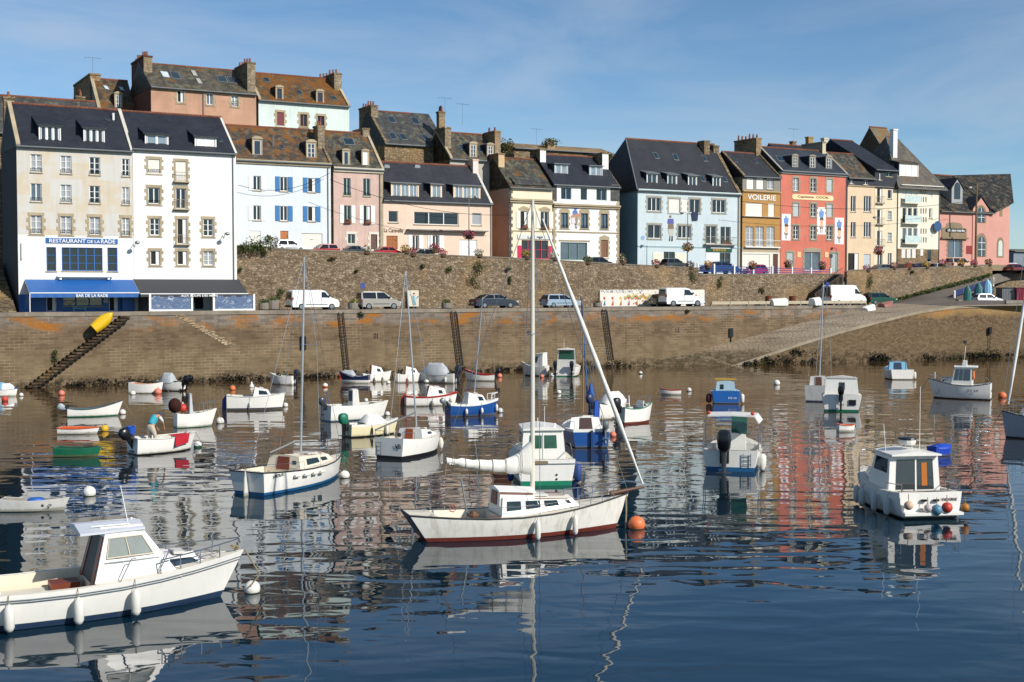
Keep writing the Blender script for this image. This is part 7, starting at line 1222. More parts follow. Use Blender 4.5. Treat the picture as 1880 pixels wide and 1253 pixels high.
b=Boat('cabin_boat','white boat with a tall boxy cabin and grey hull, left of the green windscreen boat',(1004,691),962,(20,18,26),.48,hd=150,hull=HG,bot=BLKA,cock=(.03,.15),rake=.12,bt=.08); c=b.cabin(.08,.6,.84,.72,17,41,39,sb=.02,sf=.5,si=.08,mat=HW); c.roof(.05,.02); c.both(.55,.92,.35,.85); c.pan('f',.05,.95,.3,.92); c.pan('b',.4,.65,.1,.9,HG,'door',.02)
b=Boat('open_boat','white boat with a green tinted windscreen and two outboards, moored by the quay',(1036,692),1050,(18,17,22),2.7,hd=80,L=4.4,bot=GRNA,cock=(.05,.55),rake=.1,bt=.08,inner=HG); c=b.cabin(.36,.6,.7,.6,16,48,sb=.0,sf=.4,si=.12,mat=HG,name='wheelhouse'); c.pan('b',.06,.94,.45,.97,GGL,'windscreen'); c.pan('p',.1,.9,.45,.95,GGL,'windscreen'); c.pan('s',.1,.9,.45,.95,GGL,'windscreen'); c.roof(.3,.0,.06); b.out(paint('20242c',.4),y=.85,sc=1.3,tilt=-15); b.out(paint('20242c',.4),y=-.75,sc=1.3,tilt=-15); b.line([(.45*b.L,.3,2.5),(.45*b.L,.3,3.6)],.015,WHITE,'whip_aerial')
# -- centre right
b=Boat('open_boat','white boat under a pale cover with a blue rudder blade, behind the green striped one',(1092,771),1146,(30,27,34),.48,hd=38,bot=HG,rake=.1,cock=(.1,.35),bt=.05); b.tarp(.25,.95,50,SAIL); b.out(paint('2c3a5c',.4),sc=1.3,y=.2); MB().prism([(-.1,-.5,-.1),(-.5,-.5,-.1),(-.4,-.5,1.25),(-.15,-.5,1.3)],(0,.12,0)).obj('rudder',paint('1f4fb0',.5),b.root)
BM=b
b=Boat('open_boat','white motorboat with green stripes and a red waterline, right of the leaning sail',(1138,779),1192,(31,28,37),.52,hd=36,bot=RUST,stripe=HW,trim=GRNC,cock=(.06,.68),rake=.12,bt=.14,inner=HG); b.out(paint('23262c',.4),sc=1.3); c=b.cabin(.68,.9,.6,.3,28,40,36,sf=.2,mat=HW,name='cuddy'); c.both(.2,.8,.25,.8); b.rail(.78,.985,14,2,'bow_rail'); e=empty('grey_crate',b.root_pt(b.P(.45,.1,.35)),b.hd,'grey crate and gear in the green striped motorboat','crate'); MB().box(-.35,.35,-.3,.3,0,.5).obj('crate',paint('5c6266'),e); b.line([(.5*b.L,.5,.8),(.48*b.L,.5,1.7)],.04,HW,'post'); MB().box(.4*b.L,.62*b.L,-b.hb(.5)+.03,-b.hb(.5)+.12,b.sheer(.5)+.0,b.sheer(.5)+.05).obj('green_bench',GRNC,b.root); b.line([(.02*b.L,-b.hb(0)+.1,b.h[0]),(.05*b.L,-b.hb(0)+.1,b.h[0]+.25),(.15*b.L,-b.hb(0)+.1,b.h[0]+.25),(.18*b.L,-b.hb(0)+.1,b.h[0])],.03,HG,'grab_rail')
b=Boat('sailing_boat','yacht with a bright blue transom and dark brown hatch seen from astern',(1086,823),1090,(35,31,38),2.3,hd=97,L=5.2,hull=HB,stripe=HW,bot=BLKA,cock=(.05,.36),rake=.05,tf=.86,deck=HW,bt=.05); c=b.cabin(.34,.84,.78,.4,26,50,42,sb=.15,sf=.4,si=.14,mat=HW); c.pan('b',.3,.72,.02,.97,paint('3a1f1c',.5,.15),'companion_door',.03); c.both(.3,.7,.35,.75); b.out(GALV,y=-.7,sc=1.0); b.line([(.0,0,.9),(.5,0,1.1)],.02,WOODB,'tiller'); MB().prism([(-.05,-.06,-.15),(-.05,.06,-.15),(-.05,.06,.95),(-.05,-.06,.95)],(-.12,0,0)).obj('rudder',paint('123a6a',.5),b.root)
b.mast(.5,1071,497,58,.04,paint('8a6a48',.5),stays=False); b.rail(.0,.3,14,2,'push_pit',close=False)
w=BM.loc(ony(1068,545,BM.root_pt((.0,0,0)).y)); b2,t2,_=BM.mast(.02,1067,545,30,.06,paint('2f5a8e',.4),stays=True,y=.75); MB().lathe([(.05,0),(.2,.1),(.24,.5),(.12,1.0),(.05,1.25)],(.05,.45,1.1),n=10).obj('sail_bag',paint('1f4fa0',.7),BM.root,smooth=60)
b=Boat('pilot_boat','white pilot boat with twin dark windows and a green waterline behind the sloop',(1003,892),1000,(48,44,60),2.75,hd=96,L=5.6,bot=GRNA,cock=(.06,.2),rake=.08,tf=.92,bt=.2,trim=None); c=b.cabin(.17,.62,.72,.66,40,97,sb=.06,sf=.3,si=.12,mat=HW,name='wheelhouse'); c.roof(.12,.1,.05); c.pan('b',.16,.46,.42,.85,GGL).pan('b',.52,.82,.42,.85,GGL); c.pan('b',.485,.495,.02,.92,HG,'door_seam',.02); c.both(.1,.45,.5,.88).both(.52,.9,.5,.88); c.pan('f',.08,.92,.5,.9); c2=b.cabin(.6,.88,.6,.3,50,72,66,sf=.3,mat=HW,name='cuddy')
for z in (40,): b.box('transom_line',-.008,-.003,-.92,.92,z,z+.9,GALV)
m=MB(); m.prism([(-.05,.32+.38*0+(.1*cos(2*pi*i/16)+(.3 if cos(2*pi*i/16)>0 else -.3)),43*b.k+.075*sin(2*pi*i/16)) for i in range(16)],(.02,0,0)); m.obj('name_plaque',plaster('8a7b62'),b.root)
for z in (20,12): MB().tube([(-.03,-.45,z*b.k),(-.01,-.45,z*b.k)],.045,n=10).obj('exhaust_port',BLK,b.root)
b.line([(.25*b.L,.2,2.35),(.25*b.L,.2,2.8)],.02,WHITE,'aerial'); b.line([(.25*b.L,-.1,2.35),(.25*b.L,-.1,3.3)],.012,WHITE,'whip_aerial'); b.line([(.25*b.L,-.55,2.33),(.25*b.L,-.55,2.55)],.06,WHITE,'mast_lamp',8); b.fender(.1,-1,mat=DBLU,r=.16,L_=.7); b.fender(.3,-1,mat=DBLU,r=.14,L_=.7); b.fender(.15,1,mat=DBLU,r=.14,L_=.6); b.line([b.P(.06,.93,b.h[0]),b.P(.06,.9,b.h[0]+.4),b.P(.3,.95,b.h[0]+.5)],.02,CHROME,'grab_rail'); b.line([b.P(.06,-.93,b.h[0]),b.P(.06,-.9,b.h[0]+.4),b.P(.3,-.95,b.h[0]+.5)],.02,CHROME,'grab_rail')
b=Boat('dinghy','tiny white dinghy with a reddish cover beside a white buoy',(1250,725),1214,(10,9,12),.45,hd=178,stripe=HRED,bot=HW,rake=.08,bt=.03,deck=paint('8a4438',.7)); b.line([(.3,0,.4),(.3,0,.75)],.03,GALV,'post')
b=Boat('open_boat','small blue boat with pale inside and a yellow roof bar, seen from astern',(1333,742),1340,(24,21,26),2.2,hd=82,L=3.6,hull=paint('1f62ad',.4,.06,.05,'gelcoat'),bot=BLKA,cock=(.08,.6),rake=.1,tf=.9,bt=.05,inner=paint('a9c2cc',.6,.06,.1,'deck_paint'),deck=paint('a9c2cc',.6,.06,.1,'deck_paint')); c=b.cabin(.5,.8,.66,.4,20,38,32,sf=.3,mat=paint('a9c2cc',.6,.06,.1,'deck_paint'),name='cuddy'); c.pan('b',.2,.4,.2,.7); b.line([(.5*b.L,-.8,1.7),(.5*b.L,.8,1.7)],.05,paint('c9a02a',.6),'roof_bar'); b.fender(.1,1,mat=paint('4a1c22',.6),r=.22,L_=.6); b.fender(.1,-1,L_=.6,r=.16); b.sterntext(-.45,11,'DZ 63',.13,.6,WHITE)
b=Boat('open_boat','white boat with a hardtop frame, black outboard and blue waterline seen from astern',(1340,866),1352,(39,35,44),2.75,hd=76,L=5.2,bot=BLUA,cock=(.06,.62),rake=.1,tf=.92,bt=.2,inner=HG,trim=None); b.out(BLK,sc=2.1,y=.25,zc=44,leg=paint('3a3d40',.5))
H=100*b.k; q=[b.P(.12,1,H-.3),b.P(.12,.86,H),b.P(.12,-.8,H),b.P(.12,-1.0,H-.28)]
for y in (.97,-.97):
    for t in (.12,.42): b.line([b.P(t,y,b.sheer(t)),b.P(t,y,H-.3),b.P(t,y*.86,H)],.025,CHROME,'roof_post')
m=MB(); R=[[b.P(t,1,H-.3),b.P(t,.84,H+.02),b.P(t,0,H+.06),b.P(t,-.84,H+.02),b.P(t,-1,H-.3)] for t in (.1,.45)]; m.loft([r_[1:] for r_ in R],closed=False); o=m.obj('hardtop',HW,b.root); o.modifiers.new('s','SOLIDIFY').thickness=.05
c=b.console(.42,.42,58,HW); MB().slab([b.P(.5,.1,58*b.k),b.P(.5,-.45,58*b.k),b.P(.52,-.45,100*b.k),b.P(.52,.1,100*b.k)],.02).obj('windscreen',GGL,b.root); b.box('seat',.25,.33,-.5,.5,15,34,HG); b.fender(.1,-1,L_=.7,r=.14); b.fender(.2,-1,L_=.6,r=.14); b.rail(.6,.98,14,3,'bow_rail')
for y,t in ((.8,.12),(-.75,.12)): MB().sphere(b.P(t,y,H+.14),.09).obj('nav_light',REDB,b.root)
m=MB(); m.tube([(-.05,-.6,.25),(-.05,-.6,.85)],.02,n=5); m.tube([(-.05,-.95,.25),(-.05,-.95,.85)],.02,n=5)
for z in (.35,.55,.75): m.tube([(-.05,-.6,z),(-.05,-.95,z)],.018,n=4)
m.obj('boarding_ladder',CHROME,b.root)
b=Boat('cabin_boat','white boat with a big square cabin and green waterline seen from astern',(1545,756),1550,(31,27,34),2.75,hd=76,L=4.8,bot=GRNC,cock=(.05,.3),rake=.1,tf=.92,bt=.14,inner=HG); c=b.cabin(.28,.62,.86,.8,24,58,sb=.1,sf=.35,si=.14,mat=HW,name='wheelhouse'); c.roof(.05,.02,.03,.04,HG); c.pan('b',.42,.6,.42,.8,BGL,t=.02); c.both(.3,.85,.45,.85); b.out(BLK,sc=1.4,y=.05); b.fender(.05,0,mat=ORB,L_=.2,r=.1); b.box('transom_hatch',-.012,-.004,-.7,-.35,12,22,BLK); b.box('red_light',.4,.43,-.02,.05,68,70.5,REDB)
b=Boat('sailing_boat','grey white yacht with a bare tall mast, half hidden behind the square cabin boat',(1496,738),1512,(30,27,32),.42,hd=68,L=4.6,hull=HG,bot=NAVYA,cock=(.05,.35),rake=.05,bt=.08); c=b.cabin(.35,.8,.7,.4,26,44,38,sf=.3,mat=HW); c.pan('b',.3,.7,.05,.95,paint('6a4a3c',.6),'companion_door',.02); b.mast(.5,1512,519,44,.055); b.rail(0,.3,12,2,'push_pit',close=False)
b=Boat('dinghy','tiny white dinghy filled with orange, below the square cabin boat',(1538,793),1570,(14,12,13),.6,hd=6,bot=HW,trim=HORA,cock=(.06,.9),inner=HORA,deck=HORA,rake=.06,tf=.9,bt=.03); b.thwart(.5)
b=Boat('sailing_boat','small light blue decked yacht with a white hull seen from astern, far right',(1657,698),1660,(19,17,22),2.45,hd=88,L=4.4,bot=BLKA,cock=(.05,.4),rake=.05,tf=.85,bt=.06,deck=HCY,inner=HCY); c=b.cabin(.36,.84,.7,.4,15,31,26,sb=.1,sf=.3,mat=HCY); c.pan('b',.26,.7,.02,.95,paint('1f3550',.5),'companion_door',.03); b.fender(.1,-1,L_=.6,r=.14); b.line([(.1,-.3,.95),(.1,-.3,1.75),(.1,1.3,1.75)],.04,GALV,'boom_crutch'); b.fender(.1,1,L_=.5,r=.12,mat=HG)
b=Boat('fishing_boat','white fishing boat with an orange lifebuoy on its wheelhouse, far right',(1819,734),1716,(31,26,36),.46,hd=155,bot=BLKA,cock=(.05,.32),rake=.1,tf=.9,trim=paint('3a4048',.5),bt=.08,inner=HG); c=b.cabin(.32,.68,.74,.68,25,58,sb=.0,sf=.25,si=.1,mat=HW,name='wheelhouse'); c.roof(.35,.05,.06,.06); c.pan('p',.56,.92,.3,.92,glass('3a4448',.1)).pan('p',.08,.28,.3,.92,glass('3a4448',.1)).pan('p',.32,.52,.3,.92,glass('3a4448',.1)); c.pan('b',.1,.42,.32,.92,glass('3a4448',.1)).pan('b',.58,.9,.32,.92,glass('3a4448',.1)); c.pan('f',.08,.92,.4,.92); c2=b.cabin(.66,.9,.6,.32,26,39,36,sf=.2,mat=HG,name='cuddy'); c2.both(.5,.85,.3,.8)
cc=(c.B[3]+c.T[0]+c.B[0]+c.T[3])/4+Vector((-.1,.12,.1)); MB().loft([[cc+Vector((.055*cos(2*pi*j/8),(.27+.075*sin(2*pi*j/8))*cos(2*pi*i/18),(.27+.075*sin(2*pi*j/8))*sin(2*pi*i/18))) for j in range(8)] for i in range(19)],caps=False).obj('lifebuoy',ORB,b.root,smooth=60)
b.cabin(.42,.5,.34,.34,61.5,70,sf=.05,mat=HG,name='roof_box'); b.line([(.46*b.L,.3,70*b.k),(.44*b.L,.3,98*b.k)],.02,WHITE,'whip_aerial'); b.line([(.98*b.L,0,b.h[2]),(.98*b.L,0,b.h[2]+.5)],.03,WHITE,'stem_post'); b.rail(.8,.985,8,2,'bow_rail'); b.fender(.9,1,L_=.4); b.sterntext(-.4,16,'KOALA',.16,.7,plain('4a5560')); b.text(.3,1,17,'GV 64',.2,.8,plain('2f5a80')); b.line([(.03*b.L,-.6,b.h[0]),(.08*b.L,-.6,b.h[0]+.35),(.1*b.L,.3,b.h[0]+.35)],.02,CHROME,'stern_rail')
b=Boat('cabin_boat','white cabin boat with glass doors, an orange oilskin and buoys on its stern',(1708,953),1700,(50,45,58),2.65,hd=98,L=5.6,bot=BLKA,cock=(.05,.26),rake=.09,tf=.92,bt=.07,inner=HG,trim=None); c=b.cabin(.24,.62,.78,.7,42,108,sb=.06,sf=.5,si=.08,mat=HW,name='wheelhouse'); c.roof(.25,.05,.04,.06); GD=glass('2e3234',.08,'boat_window'); c.pan('b',.14,.5,.04,.9,GD,'glass_door',.02).pan('b',.54,.88,.04,.9,GD,'glass_door',.02); c.pan('b',.505,.535,.0,.93,HW,'door_frame',.05); c.pan('b',.64,.75,.14,.8,paint('b5661a',.7),'orange_oilskin',.035); c.both(.12,.85,.5,.9); c.pan('f',.06,.94,.45,.92); c2=b.cabin(.6,.9,.66,.3,50,76,66,sf=.3,mat=HW,name='cuddy'); c2.both(.2,.8,.3,.75)
b.rail(.7,.985,34,3,'bow_rail',r=.018); b.rail(.0,.22,14,2,'stern_rail',close=False,r=.018); b.sterntext(-.72,36,'VIADORNE',.11,.62); b.sterntext(-.72,25,'GV',.09,.2); b.box('swim_platform',-.06,-.006,-.86,.86,9,14,HW); b.box('stern_vent',-.02,-.006,.14,.3,33,37,BLK); b.box('stern_vent',-.02,-.006,-.22,-.06,33,37,BLK)
m=MB(); m.lathe([(.3,0),(.34,.1),(.34,.2)],(.36*b.L,0,126*b.k),n=14); m.tube([(.36*b.L,.2,109*b.k),(.36*b.L,.2,126*b.k)],.02,n=5); m.tube([(.36*b.L,-.2,109*b.k),(.36*b.L,-.2,126*b.k)],.02,n=5); m.lathe([(.36,0),(.33,.07),(.05,.1)],(.36*b.L,0,136*b.k),1,n=14); m.obj('radar_dome',[FEND,BLK],b.root); b.line([(.4*b.L,-.62,110*b.k),(.4*b.L,-.62,236*b.k)],.013,WHITE,'whip_aerial'); b.line([(.4*b.L,.75,110*b.k),(.4*b.L,.85,165*b.k)],.012,WHITE,'whip_aerial')
for t in (.12,.3,.5,.62): b.fender(t,1,L_=.6,r=.13,mat=paint('b7b9b8',.5,.05,.1,'fender_vinyl'))
SB=b
b=Boat('dinghy','bright blue plastic dinghy tied behind the cabin boat with glass doors',(1710,838),1746,(18,16,20),.62,hd=25,L=1.25,hull=paint('1442b0',.4,.05,.0,'gelcoat'),bot=HB,deck=paint('1442b0',.4,.05,.0,'gelcoat'),cock=(.08,.9),rake=.05,tf=.9,bt=.03); b.thwart(.45); b.tarp(.1,.9,22,paint('1744b4',.6))
b=Boat('sailing_boat','grey hulled yacht cut off by the right edge, its boom raised beside a furled sail',(1985,806),1850,(42,38,50),2.4,hd=172,hull=paint('9ea4ac',.4,.06,.15,'gelcoat'),bot=BLKA,cock=(.05,.35),rake=.06,trim=BLK,bt=.08); c=b.cabin(.35,.82,.7,.4,40,62,55,sf=.3,mat=HG); c.both(.3,.8,.3,.75,mat=TEAK); b.rail(.8,.985,22,2,'pulpit'); w0_=b.loc(ony(1851,742,b.root_pt((.98*b.L,0,0)).y)); w1_=b.loc(ony(1886,520,b.root_pt((.8*b.L,0,0)).y)); m=MB(); m.tube([w0_.lerp(w1_,i/12) for i in range(13)],[.05+.05*sin(pi*i/12)+.01*(i%2) for i in range(13)],n=8); m.obj('furled_sail',SAIL,b.root,smooth=60); b.mast(.55,1905,300,60,.06)
# -- upturned and stored dinghies ashore
def stored(label,p,L_,B_,H_,hull,rz,mode='over',name='stored_dinghy',inner=None,tiltx=0,tilty=0):
    r=empty(name,p,rz,label,'dinghy','dinghies stored ashore'); m=MB(); R=[]
    for t in (0,.05,.2,.45,.7,.88,.97,1.0):
        w=B_/2*(.84+.16*sin(min(t/.45,1)*pi/2)) if t<.45 else B_/2*max(.05,1-((t-.45)/.55)**2.6); hh=H_*(.85+.15*t) if t<.97 else H_*.8
        R.append([((t-.5)*L_,w*a,hh*b_) for a,b_ in ((1.0,0),(1.0,.12),(.92,.55),(.62,.9),(.1,1.0),(-.1,1.0),(-.62,.9),(-.92,.55),(-1.0,.12),(-1.0,0))])
    m.loft(R); o=m.obj('hull',hull,r,smooth=42); m=MB()
    m.loft([[(x,y*1.03,z) for x,y,z in (q[0],q[1])]+[(x,y*1.03,z) for x,y,z in (q[8],q[9])] for q in R]); m.obj('gunwale',inner or HG,r); m=MB()
    for y in (-.25,.0,.25): m.tube([((t-.5)*L_,y*B_*(1 if t<.7 else .5),H_*(1.0 if y==0 else .93)*(.87+.13*t)) for t in (.03,.3,.6,.85)],.025,n=5)
    m.obj('keel_strip',hull,r)
    if mode=='up': r.rotation_euler=(0,radians(-78),rz)
    else: r.rotation_euler=(tiltx,tilty,rz)
    return r
WD=paint('e2e1dc',.5,.05,.12,'gelcoat')
p=onc(1431,562,QC+.5); stored('left upturned white dinghy on the quay edge by the rusty drums',(p.x,p.y,QZ+.03),2.6,1.35,.95,WD,PHI)
p=onc(1498,561,QC+.5); stored('right upturned white dinghy on the quay edge beside the tall van',(p.x,p.y,QZ+.03),2.1,1.35,1.05,WD,PHI+.3)
p=onc(1596,577,QC-.9); stored('upturned white dinghy leaning at the top of the slipway',(p.x,p.y,5.6),2.3,1.35,.9,WD,PHI+.25,tiltx=.15,tilty=-.16)
p=onc(1628,570,QC+1.6); stored('upturned red brown dinghy with a white rim at the top of the slipway',(p.x,p.y,6.12),2.3,1.4,.75,paint('8a5a50',.6,.12,.25,'gelcoat'),PHI+.15,inner=HW,tiltx=.1,tilty=-.1)
for px,y0,y1,d,col,lab,w in ((1776,556,524,166.5,'1d6a62','dark green dinghy standing on end by the white hatchback',1.0),(1796,553,518,172,'17636a','teal dinghy standing on end, middle of the three',1.1),(1813,548,513,175,'8cc0dc','light blue dinghy standing on end, nearest the upper white post',1.2)):
    A=atd(px,y0,d); T_=atd(px,y1,d); z0=A.z; stored(lab,(A.x,A.y,(A.z+T_.z)/2+.0),T_.z-A.z,w,.5,paint(col,.5,.08,.15,'gelcoat'),radians(70),'up')
A=onc(168,606,QC-.55); B_=onc(207,574,QC-.55); mid=(A+B_)/2; d=(B_-A); yd=stored('bright yellow ribbed dinghy propped on the quay stairs',mid-V*.45,d.length*.9,1.05,.5,paint('dfb614',.45,.06,.04,'gelcoat'),0,inner=paint('c9a414',.5))
ux=d.normalized(); nz_=(-V*.9+Vector((0,0,.35))); nz_=(nz_-ux*nz_.dot(ux)).normalized(); uy=nz_.cross(ux); M_=Matrix((ux,uy,nz_)).transposed(); yd.rotation_euler=M_.to_euler()
# ------------------------------------------------------------------ buoys
def buoy(px,py,r,mat,label,kind='ball',mat2=None):
    p=onz(px,py+r*.62,0); R=r*p.y/FPX; e=empty('mooring_buoy',(p.x,p.y,0),0,label,'buoy','mooring buoys'); z=R*.5
    if kind=='pear': m=MB(); m.lathe([(.02,-R*.6),(R*.85,-R*.3),(R*1.0,R*.2),(R*.8,R*.75),(R*.35,R*1.2),(R*.3,R*1.9),(.03,R*2.0)],n=14)
    else: m=MB(); m.sphere((0,0,z),R,n=16,k=12)
    if mat2: m.m=[1 if (sum(m.v[i][2] for i in f)/len(f))<z-.05*R else 0 for f in m.f]
    m.obj('float',[mat,mat2 or mat],e,smooth=60); zt=z+R if kind!='pear' else R*2; MB().tube([(.25*R*cos(2*pi*i/8),0,zt+.12*R+.22*R*sin(2*pi*i/8)) for i in range(9)],.05*R,n=5).obj('mooring_ring',GALV,e)
    MB().lathe([(R*.9,-.02),(R*.97,.015),(R*.9,.03)],n=16).obj('waterline_weed',plain('3a3a26',.9),e)
WB=paint('dedbd2',.45,.05,.12,'buoy'); YB=paint('d6a81c',.5,.06,.05,'buoy'); 
for a in ((1169,961,15.5,ORB,'large orange buoy at the bow of the foreground sloop'),(463,1079,15,WB,'large white buoy at the bow of the motor cruiser'),(164,903,12,WB,'white buoy with rope above the motor cruiser roof'),(633,872,9,WB,'white buoy at the bow of the cream decked yacht'),(113,722,6,SALM,'pale salmon buoy right of the quay stair foot'),(9,733,6,REDB,'red buoy at the far left edge by the striped cover'),(39,725,4,WB,'small greenish white buoy near the far left edge'),(244,722,5,WB,'white buoy left of the dinghy with the orange thwart'),(290,719,7,SALM,'salmon buoy between the dinghy and the twin outboards'),(427,713,5.5,ORB,'orange buoy above the white cabin boat with blue rudder'),(462,708,5,WB,'white pear shaped buoy above the white cabin boat with blue rudder','pear'),(225,757,6,WB,'white buoy at the bow of the white clinker rowing boat'),(404,773,7.5,WB,'white buoy at the bow of the boat with the grey covered console'),(192,787,7.5,YB,'yellow buoy right of the orange rimmed dinghy'),(363,817,7.5,WB,'white and green buoy by the bow of the person\'s boat','ball',GRNC),(597,708,5,WB,'small orange and white buoy right of the tall left mast','ball',ORB),(524,744,5,WB,'white buoy off the bow of the white cabin boat'),(672,735,4,WB,'small white buoy above the open motorboat console'),(711,760,5,WB,'small white buoy at the bow of the white open motorboat'),(719,783,7.5,WB,'white buoy at the bow of the cream yellow motorboat'),(810,812,5,WB,'white buoy with a stem between the small yacht and the sloop','pear'),(919,754,6,WB,'white buoy at the bow of the royal blue yacht'),(917,690,5,SALM,'salmon buoy behind the white and red dinghy'),(901,695,4.5,WB,'small pale buoy under the white and red dinghy'),(824,697,6,WB,'large white buoy by the grey covered boat outboard'),(783,701,4.5,WB,'blue and white buoy between the tan door boat and grey cover','ball',HNAVY),(713,702,4,WB,'tiny pale buoy between the orange door and tan door boats'),(1026,720,4.5,WB,'white buoy below the green windscreen boat'),(1176,685,3.5,WB,'tiny white and green buoy right of the right quay ladder','ball',GRNC),(1014,689,4.5,WB,'white buoy at the left stern of the green windscreen boat'),(1050,687,5.5,WB,'white and orange buoy at the stern of the green windscreen boat','ball',ORB),(995,691,4,SALM,'salmon buoy beside the boxy cabin boat'),(1125,798,6.5,SALM,'salmon pink buoy right of the blue transom yacht'),(1050,806,7,ORB,'orange buoy left of the blue transom yacht'),(1426,703,6,WB,'white buoy alone in open water right of the small blue boat'),(1265,716,4.5,WB,'white buoy right of the tiny red covered dinghy'),(1840,726,7.5,ORB,'orange buoy off the stern of the fishing boat with lifebuoy'),(1790,726,6.5,SALM,'salmon buoy at the stern corner of the fishing boat with lifebuoy'),(625,690,4,REDB,'red float at the bow of the dark blue and white boat'),(637,694,4,SALM,'salmon float on the side of the dark blue and white boat'),(682,696,4.5,REDB,'red float at the stern of the dark blue and white boat')):
    buoy(*a)
def hung(y,zp,r,mat,label):
    p=SB.root_pt((-.1-r if abs(y)<1.2 else .08,y,zp*SB.k)); e=empty('hanging_buoy',p,0,label,'buoy','buoys hung on the stern of the cabin boat'); MB().sphere((0,0,0),r,n=14,k=10).obj('float',mat,e,smooth=60); MB().tube([(0,0,r),(0,.05,r+.25)],.015,n=4).obj('lanyard',ROPE,e)
hung(-.1,19,.2,paint('4f7f98',.5,.1,.1,'buoy'),'blue grey buoy in the middle of the cabin boat stern'); hung(-.5,23,.2,REDB,'red orange buoy right of the blue grey one on the cabin boat stern'); hung(.22,22,.15,paint('b9a8a8',.5,.1,.1,'buoy'),'pale pinkish buoy left of the blue grey one on the stern'); hung(-1.4,19,.16,paint('a5691f',.6,.15,.1,'buoy'),'brown buoy at the right stern corner of the cabin boat'); hung(.98,28,.17,paint('c9a890',.6,.1,.1,'buoy'),'beige buoy at the left stern corner of the cabin boat')
# ------------------------------------------------------------------ person bending in the motorboat
def skin(name,joints,edges,mats,parent,sub=2):
    me=bpy.data.meshes.new(name); me.from_pydata([j[0] for j in joints],edges,[]); me.materials.append(mats); o=bpy.data.objects.new(name,me); COL.objects.link(o); md=o.modifiers.new('skin','SKIN'); md.use_smooth_shade=True
    if not me.skin_vertices: 
        o.data.skin_vertices.active if False else None
    for i,j in enumerate(joints):
        me.skin_vertices[0].data[i].radius=(j[1],j[1]*(j[2] if len(j)>2 else 1)); me.skin_vertices[0].data[i].use_root=(i==0)
    o.modifiers.new('sub','SUBSURF').levels=sub; o.modifiers['sub'].render_levels=sub
    ev=o.evaluated_get(bpy.context.evaluated_depsgraph_get()); nm=bpy.data.meshes.new_from_object(ev); nm.name=name; bpy.data.objects.remove(o)
    if not nm.materials: nm.materials.append(mats)
    for p in nm.polygons: p.use_smooth=True
    r=bpy.data.objects.new(name,nm); COL.objects.link(r); r.parent=parent; return r
b=BOATP; pp=b.root_pt(b.P(.34,.0,.3*b.h[1])); per=empty('person',(pp.x,pp.y,pp.z),radians(70),'person in pale trousers and teal vest bending forward in the white motorboat','person'); SKN=paint('b98868',.6); 
# local x = facing direction, z up; knees a little bent, trunk leaning well forward, arms reaching down
J=[((-.12,0,.92),.13,1.1),((-.02,0,1.08),.13,1.15),((.16,0,1.26),.14,1.2),((.32,0,1.36),.11,1.3),((.42,0,1.38),.055),((.5,0,1.37),.085),((.6,0,1.33),.085),((.66,0,1.29),.05),
 ((-.1,.11,.86),.095),((.04,.13,.5),.062),((-.02,.14,.1),.042),((-.0,.14,.04),.04),((.17,.15,.03),.03),((-.1,-.11,.86),.095),((.04,-.14,.5),.062),((-.04,-.15,.1),.042),((-.02,-.15,.04),.04),((.15,-.17,.03),.03),
 ((.3,.2,1.34),.06),((.44,.26,1.08),.042),((.58,.2,.88),.03),((.62,.19,.8),.028),((.3,-.2,1.34),.06),((.42,-.27,1.08),.042),((.56,-.21,.88),.03),((.6,-.2,.8),.028)]
for s_ in (1,-1):
    for k in range(4): J.append(((.64+.012*k,s_*(.20-.022*k),.74-.012*(k in(1,2))),.009)); J.append(((.655+.012*k,s_*(.19-.022*k),.69-.012*(k in(1,2))),.008))
    J.append(((.585,s_*.16,.77),.01)); J.append(((.6,s_*.14,.73),.009))
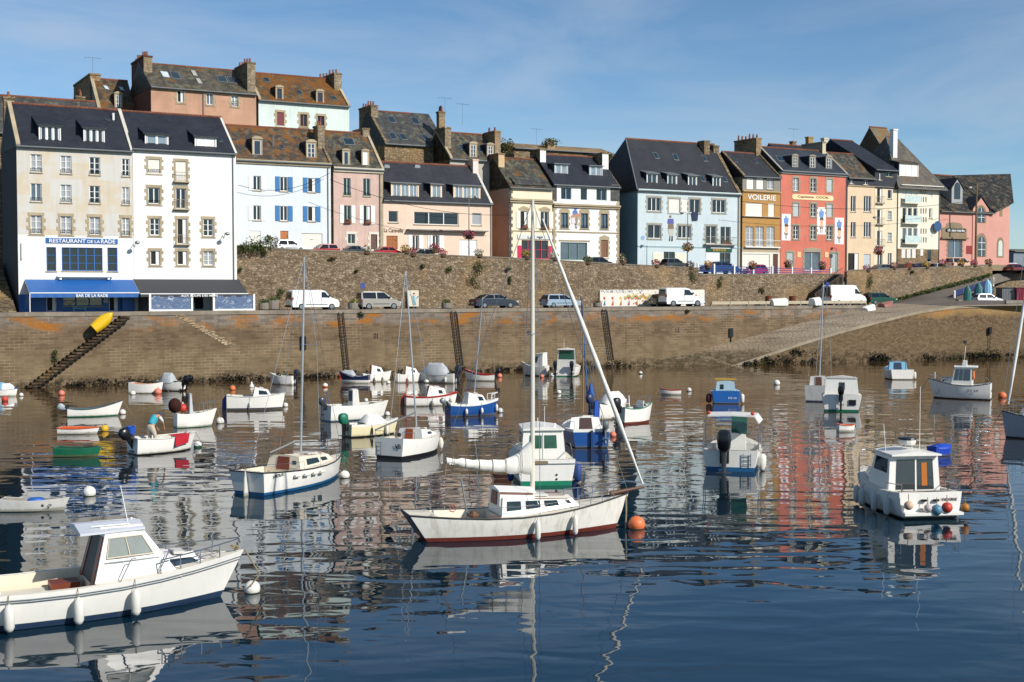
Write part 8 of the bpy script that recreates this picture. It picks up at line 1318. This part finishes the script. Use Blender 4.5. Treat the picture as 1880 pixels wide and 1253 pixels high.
E=[(0,1),(1,2),(2,3),(3,4),(4,5),(5,6),(6,7),(0,8),(8,9),(9,10),(10,11),(11,12),(0,13),(13,14),(14,15),(15,16),(16,17),(3,18),(18,19),(19,20),(20,21),(3,22),(22,23),(23,24),(24,25)]
for w_,bs in ((21,26),(25,36)):
    for k in range(4): E+=[(w_,bs+2*k),(bs+2*k,bs+2*k+1)]
    E+=[(w_,bs+8),(bs+8,bs+9)]
body=skin('body',J,E,SKN,per)
skin('trousers',[((-.12,0,.93),.155,1.15),((-.05,0,1.03),.15,1.2),((-.1,.115,.84),.118),((.04,.135,.5),.085),((-.02,.14,.14),.07),((-.1,-.115,.84),.118),((.04,-.14,.5),.085),((-.04,-.15,.14),.07)],[(0,1),(0,2),(2,3),(3,4),(0,5),(5,6),(6,7)],paint('c4b8a4',.85,.08),per)
skin('vest',[((-.1,0,.99),.15,1.15),((-.02,0,1.06),.162,1.2),((.16,0,1.27),.168,1.25),((.31,0,1.37),.13,1.35)],[(0,1),(1,2),(2,3)],paint('2f97a8',.8,.08),per)
for s_ in (1,-1): skin('sleeve',[((.28,s_*.17,1.35),.085),((.37,s_*.24,1.2),.066),((.43,s_*.26,1.1),.058)],[(0,1),(1,2)],paint('d4d6d2',.8,.08),per); skin('boot',[((-.03,s_*.145,.22),.058),((-.01,s_*.145,.06),.055),((.16,s_*.165,.045),.042)],[(0,1),(1,2)],paint('22262a',.7),per); MB().sphere((.665,s_*.032,1.325),.012,n=8,k=6).obj('eye',BLK,per); MB().sphere((.56,s_*.088,1.35),.024,n=8,k=6).obj('ear',SKN,per)
MB().lathe([(.105,-.02),(.108,.04),(.08,.1),(.02,.125)],(0,0,0),n=14).obj('cap',paint('2f3f5c',.8),per,smooth=50); cp=[o for o in per.children if o.name.startswith('cap')][0]; cp.location=(.55,0,1.385); cp.rotation_euler=(0,.5,0); skin('nose',[((.695,0,1.31),.012),((.715,0,1.29),.013)],[(0,1)],SKN,per); MB().box(.685,.695,-.022,.022,1.262,1.268).obj('mouth',paint('8a4a42'),per)
per.scale=(1.2,1.2,1.2)
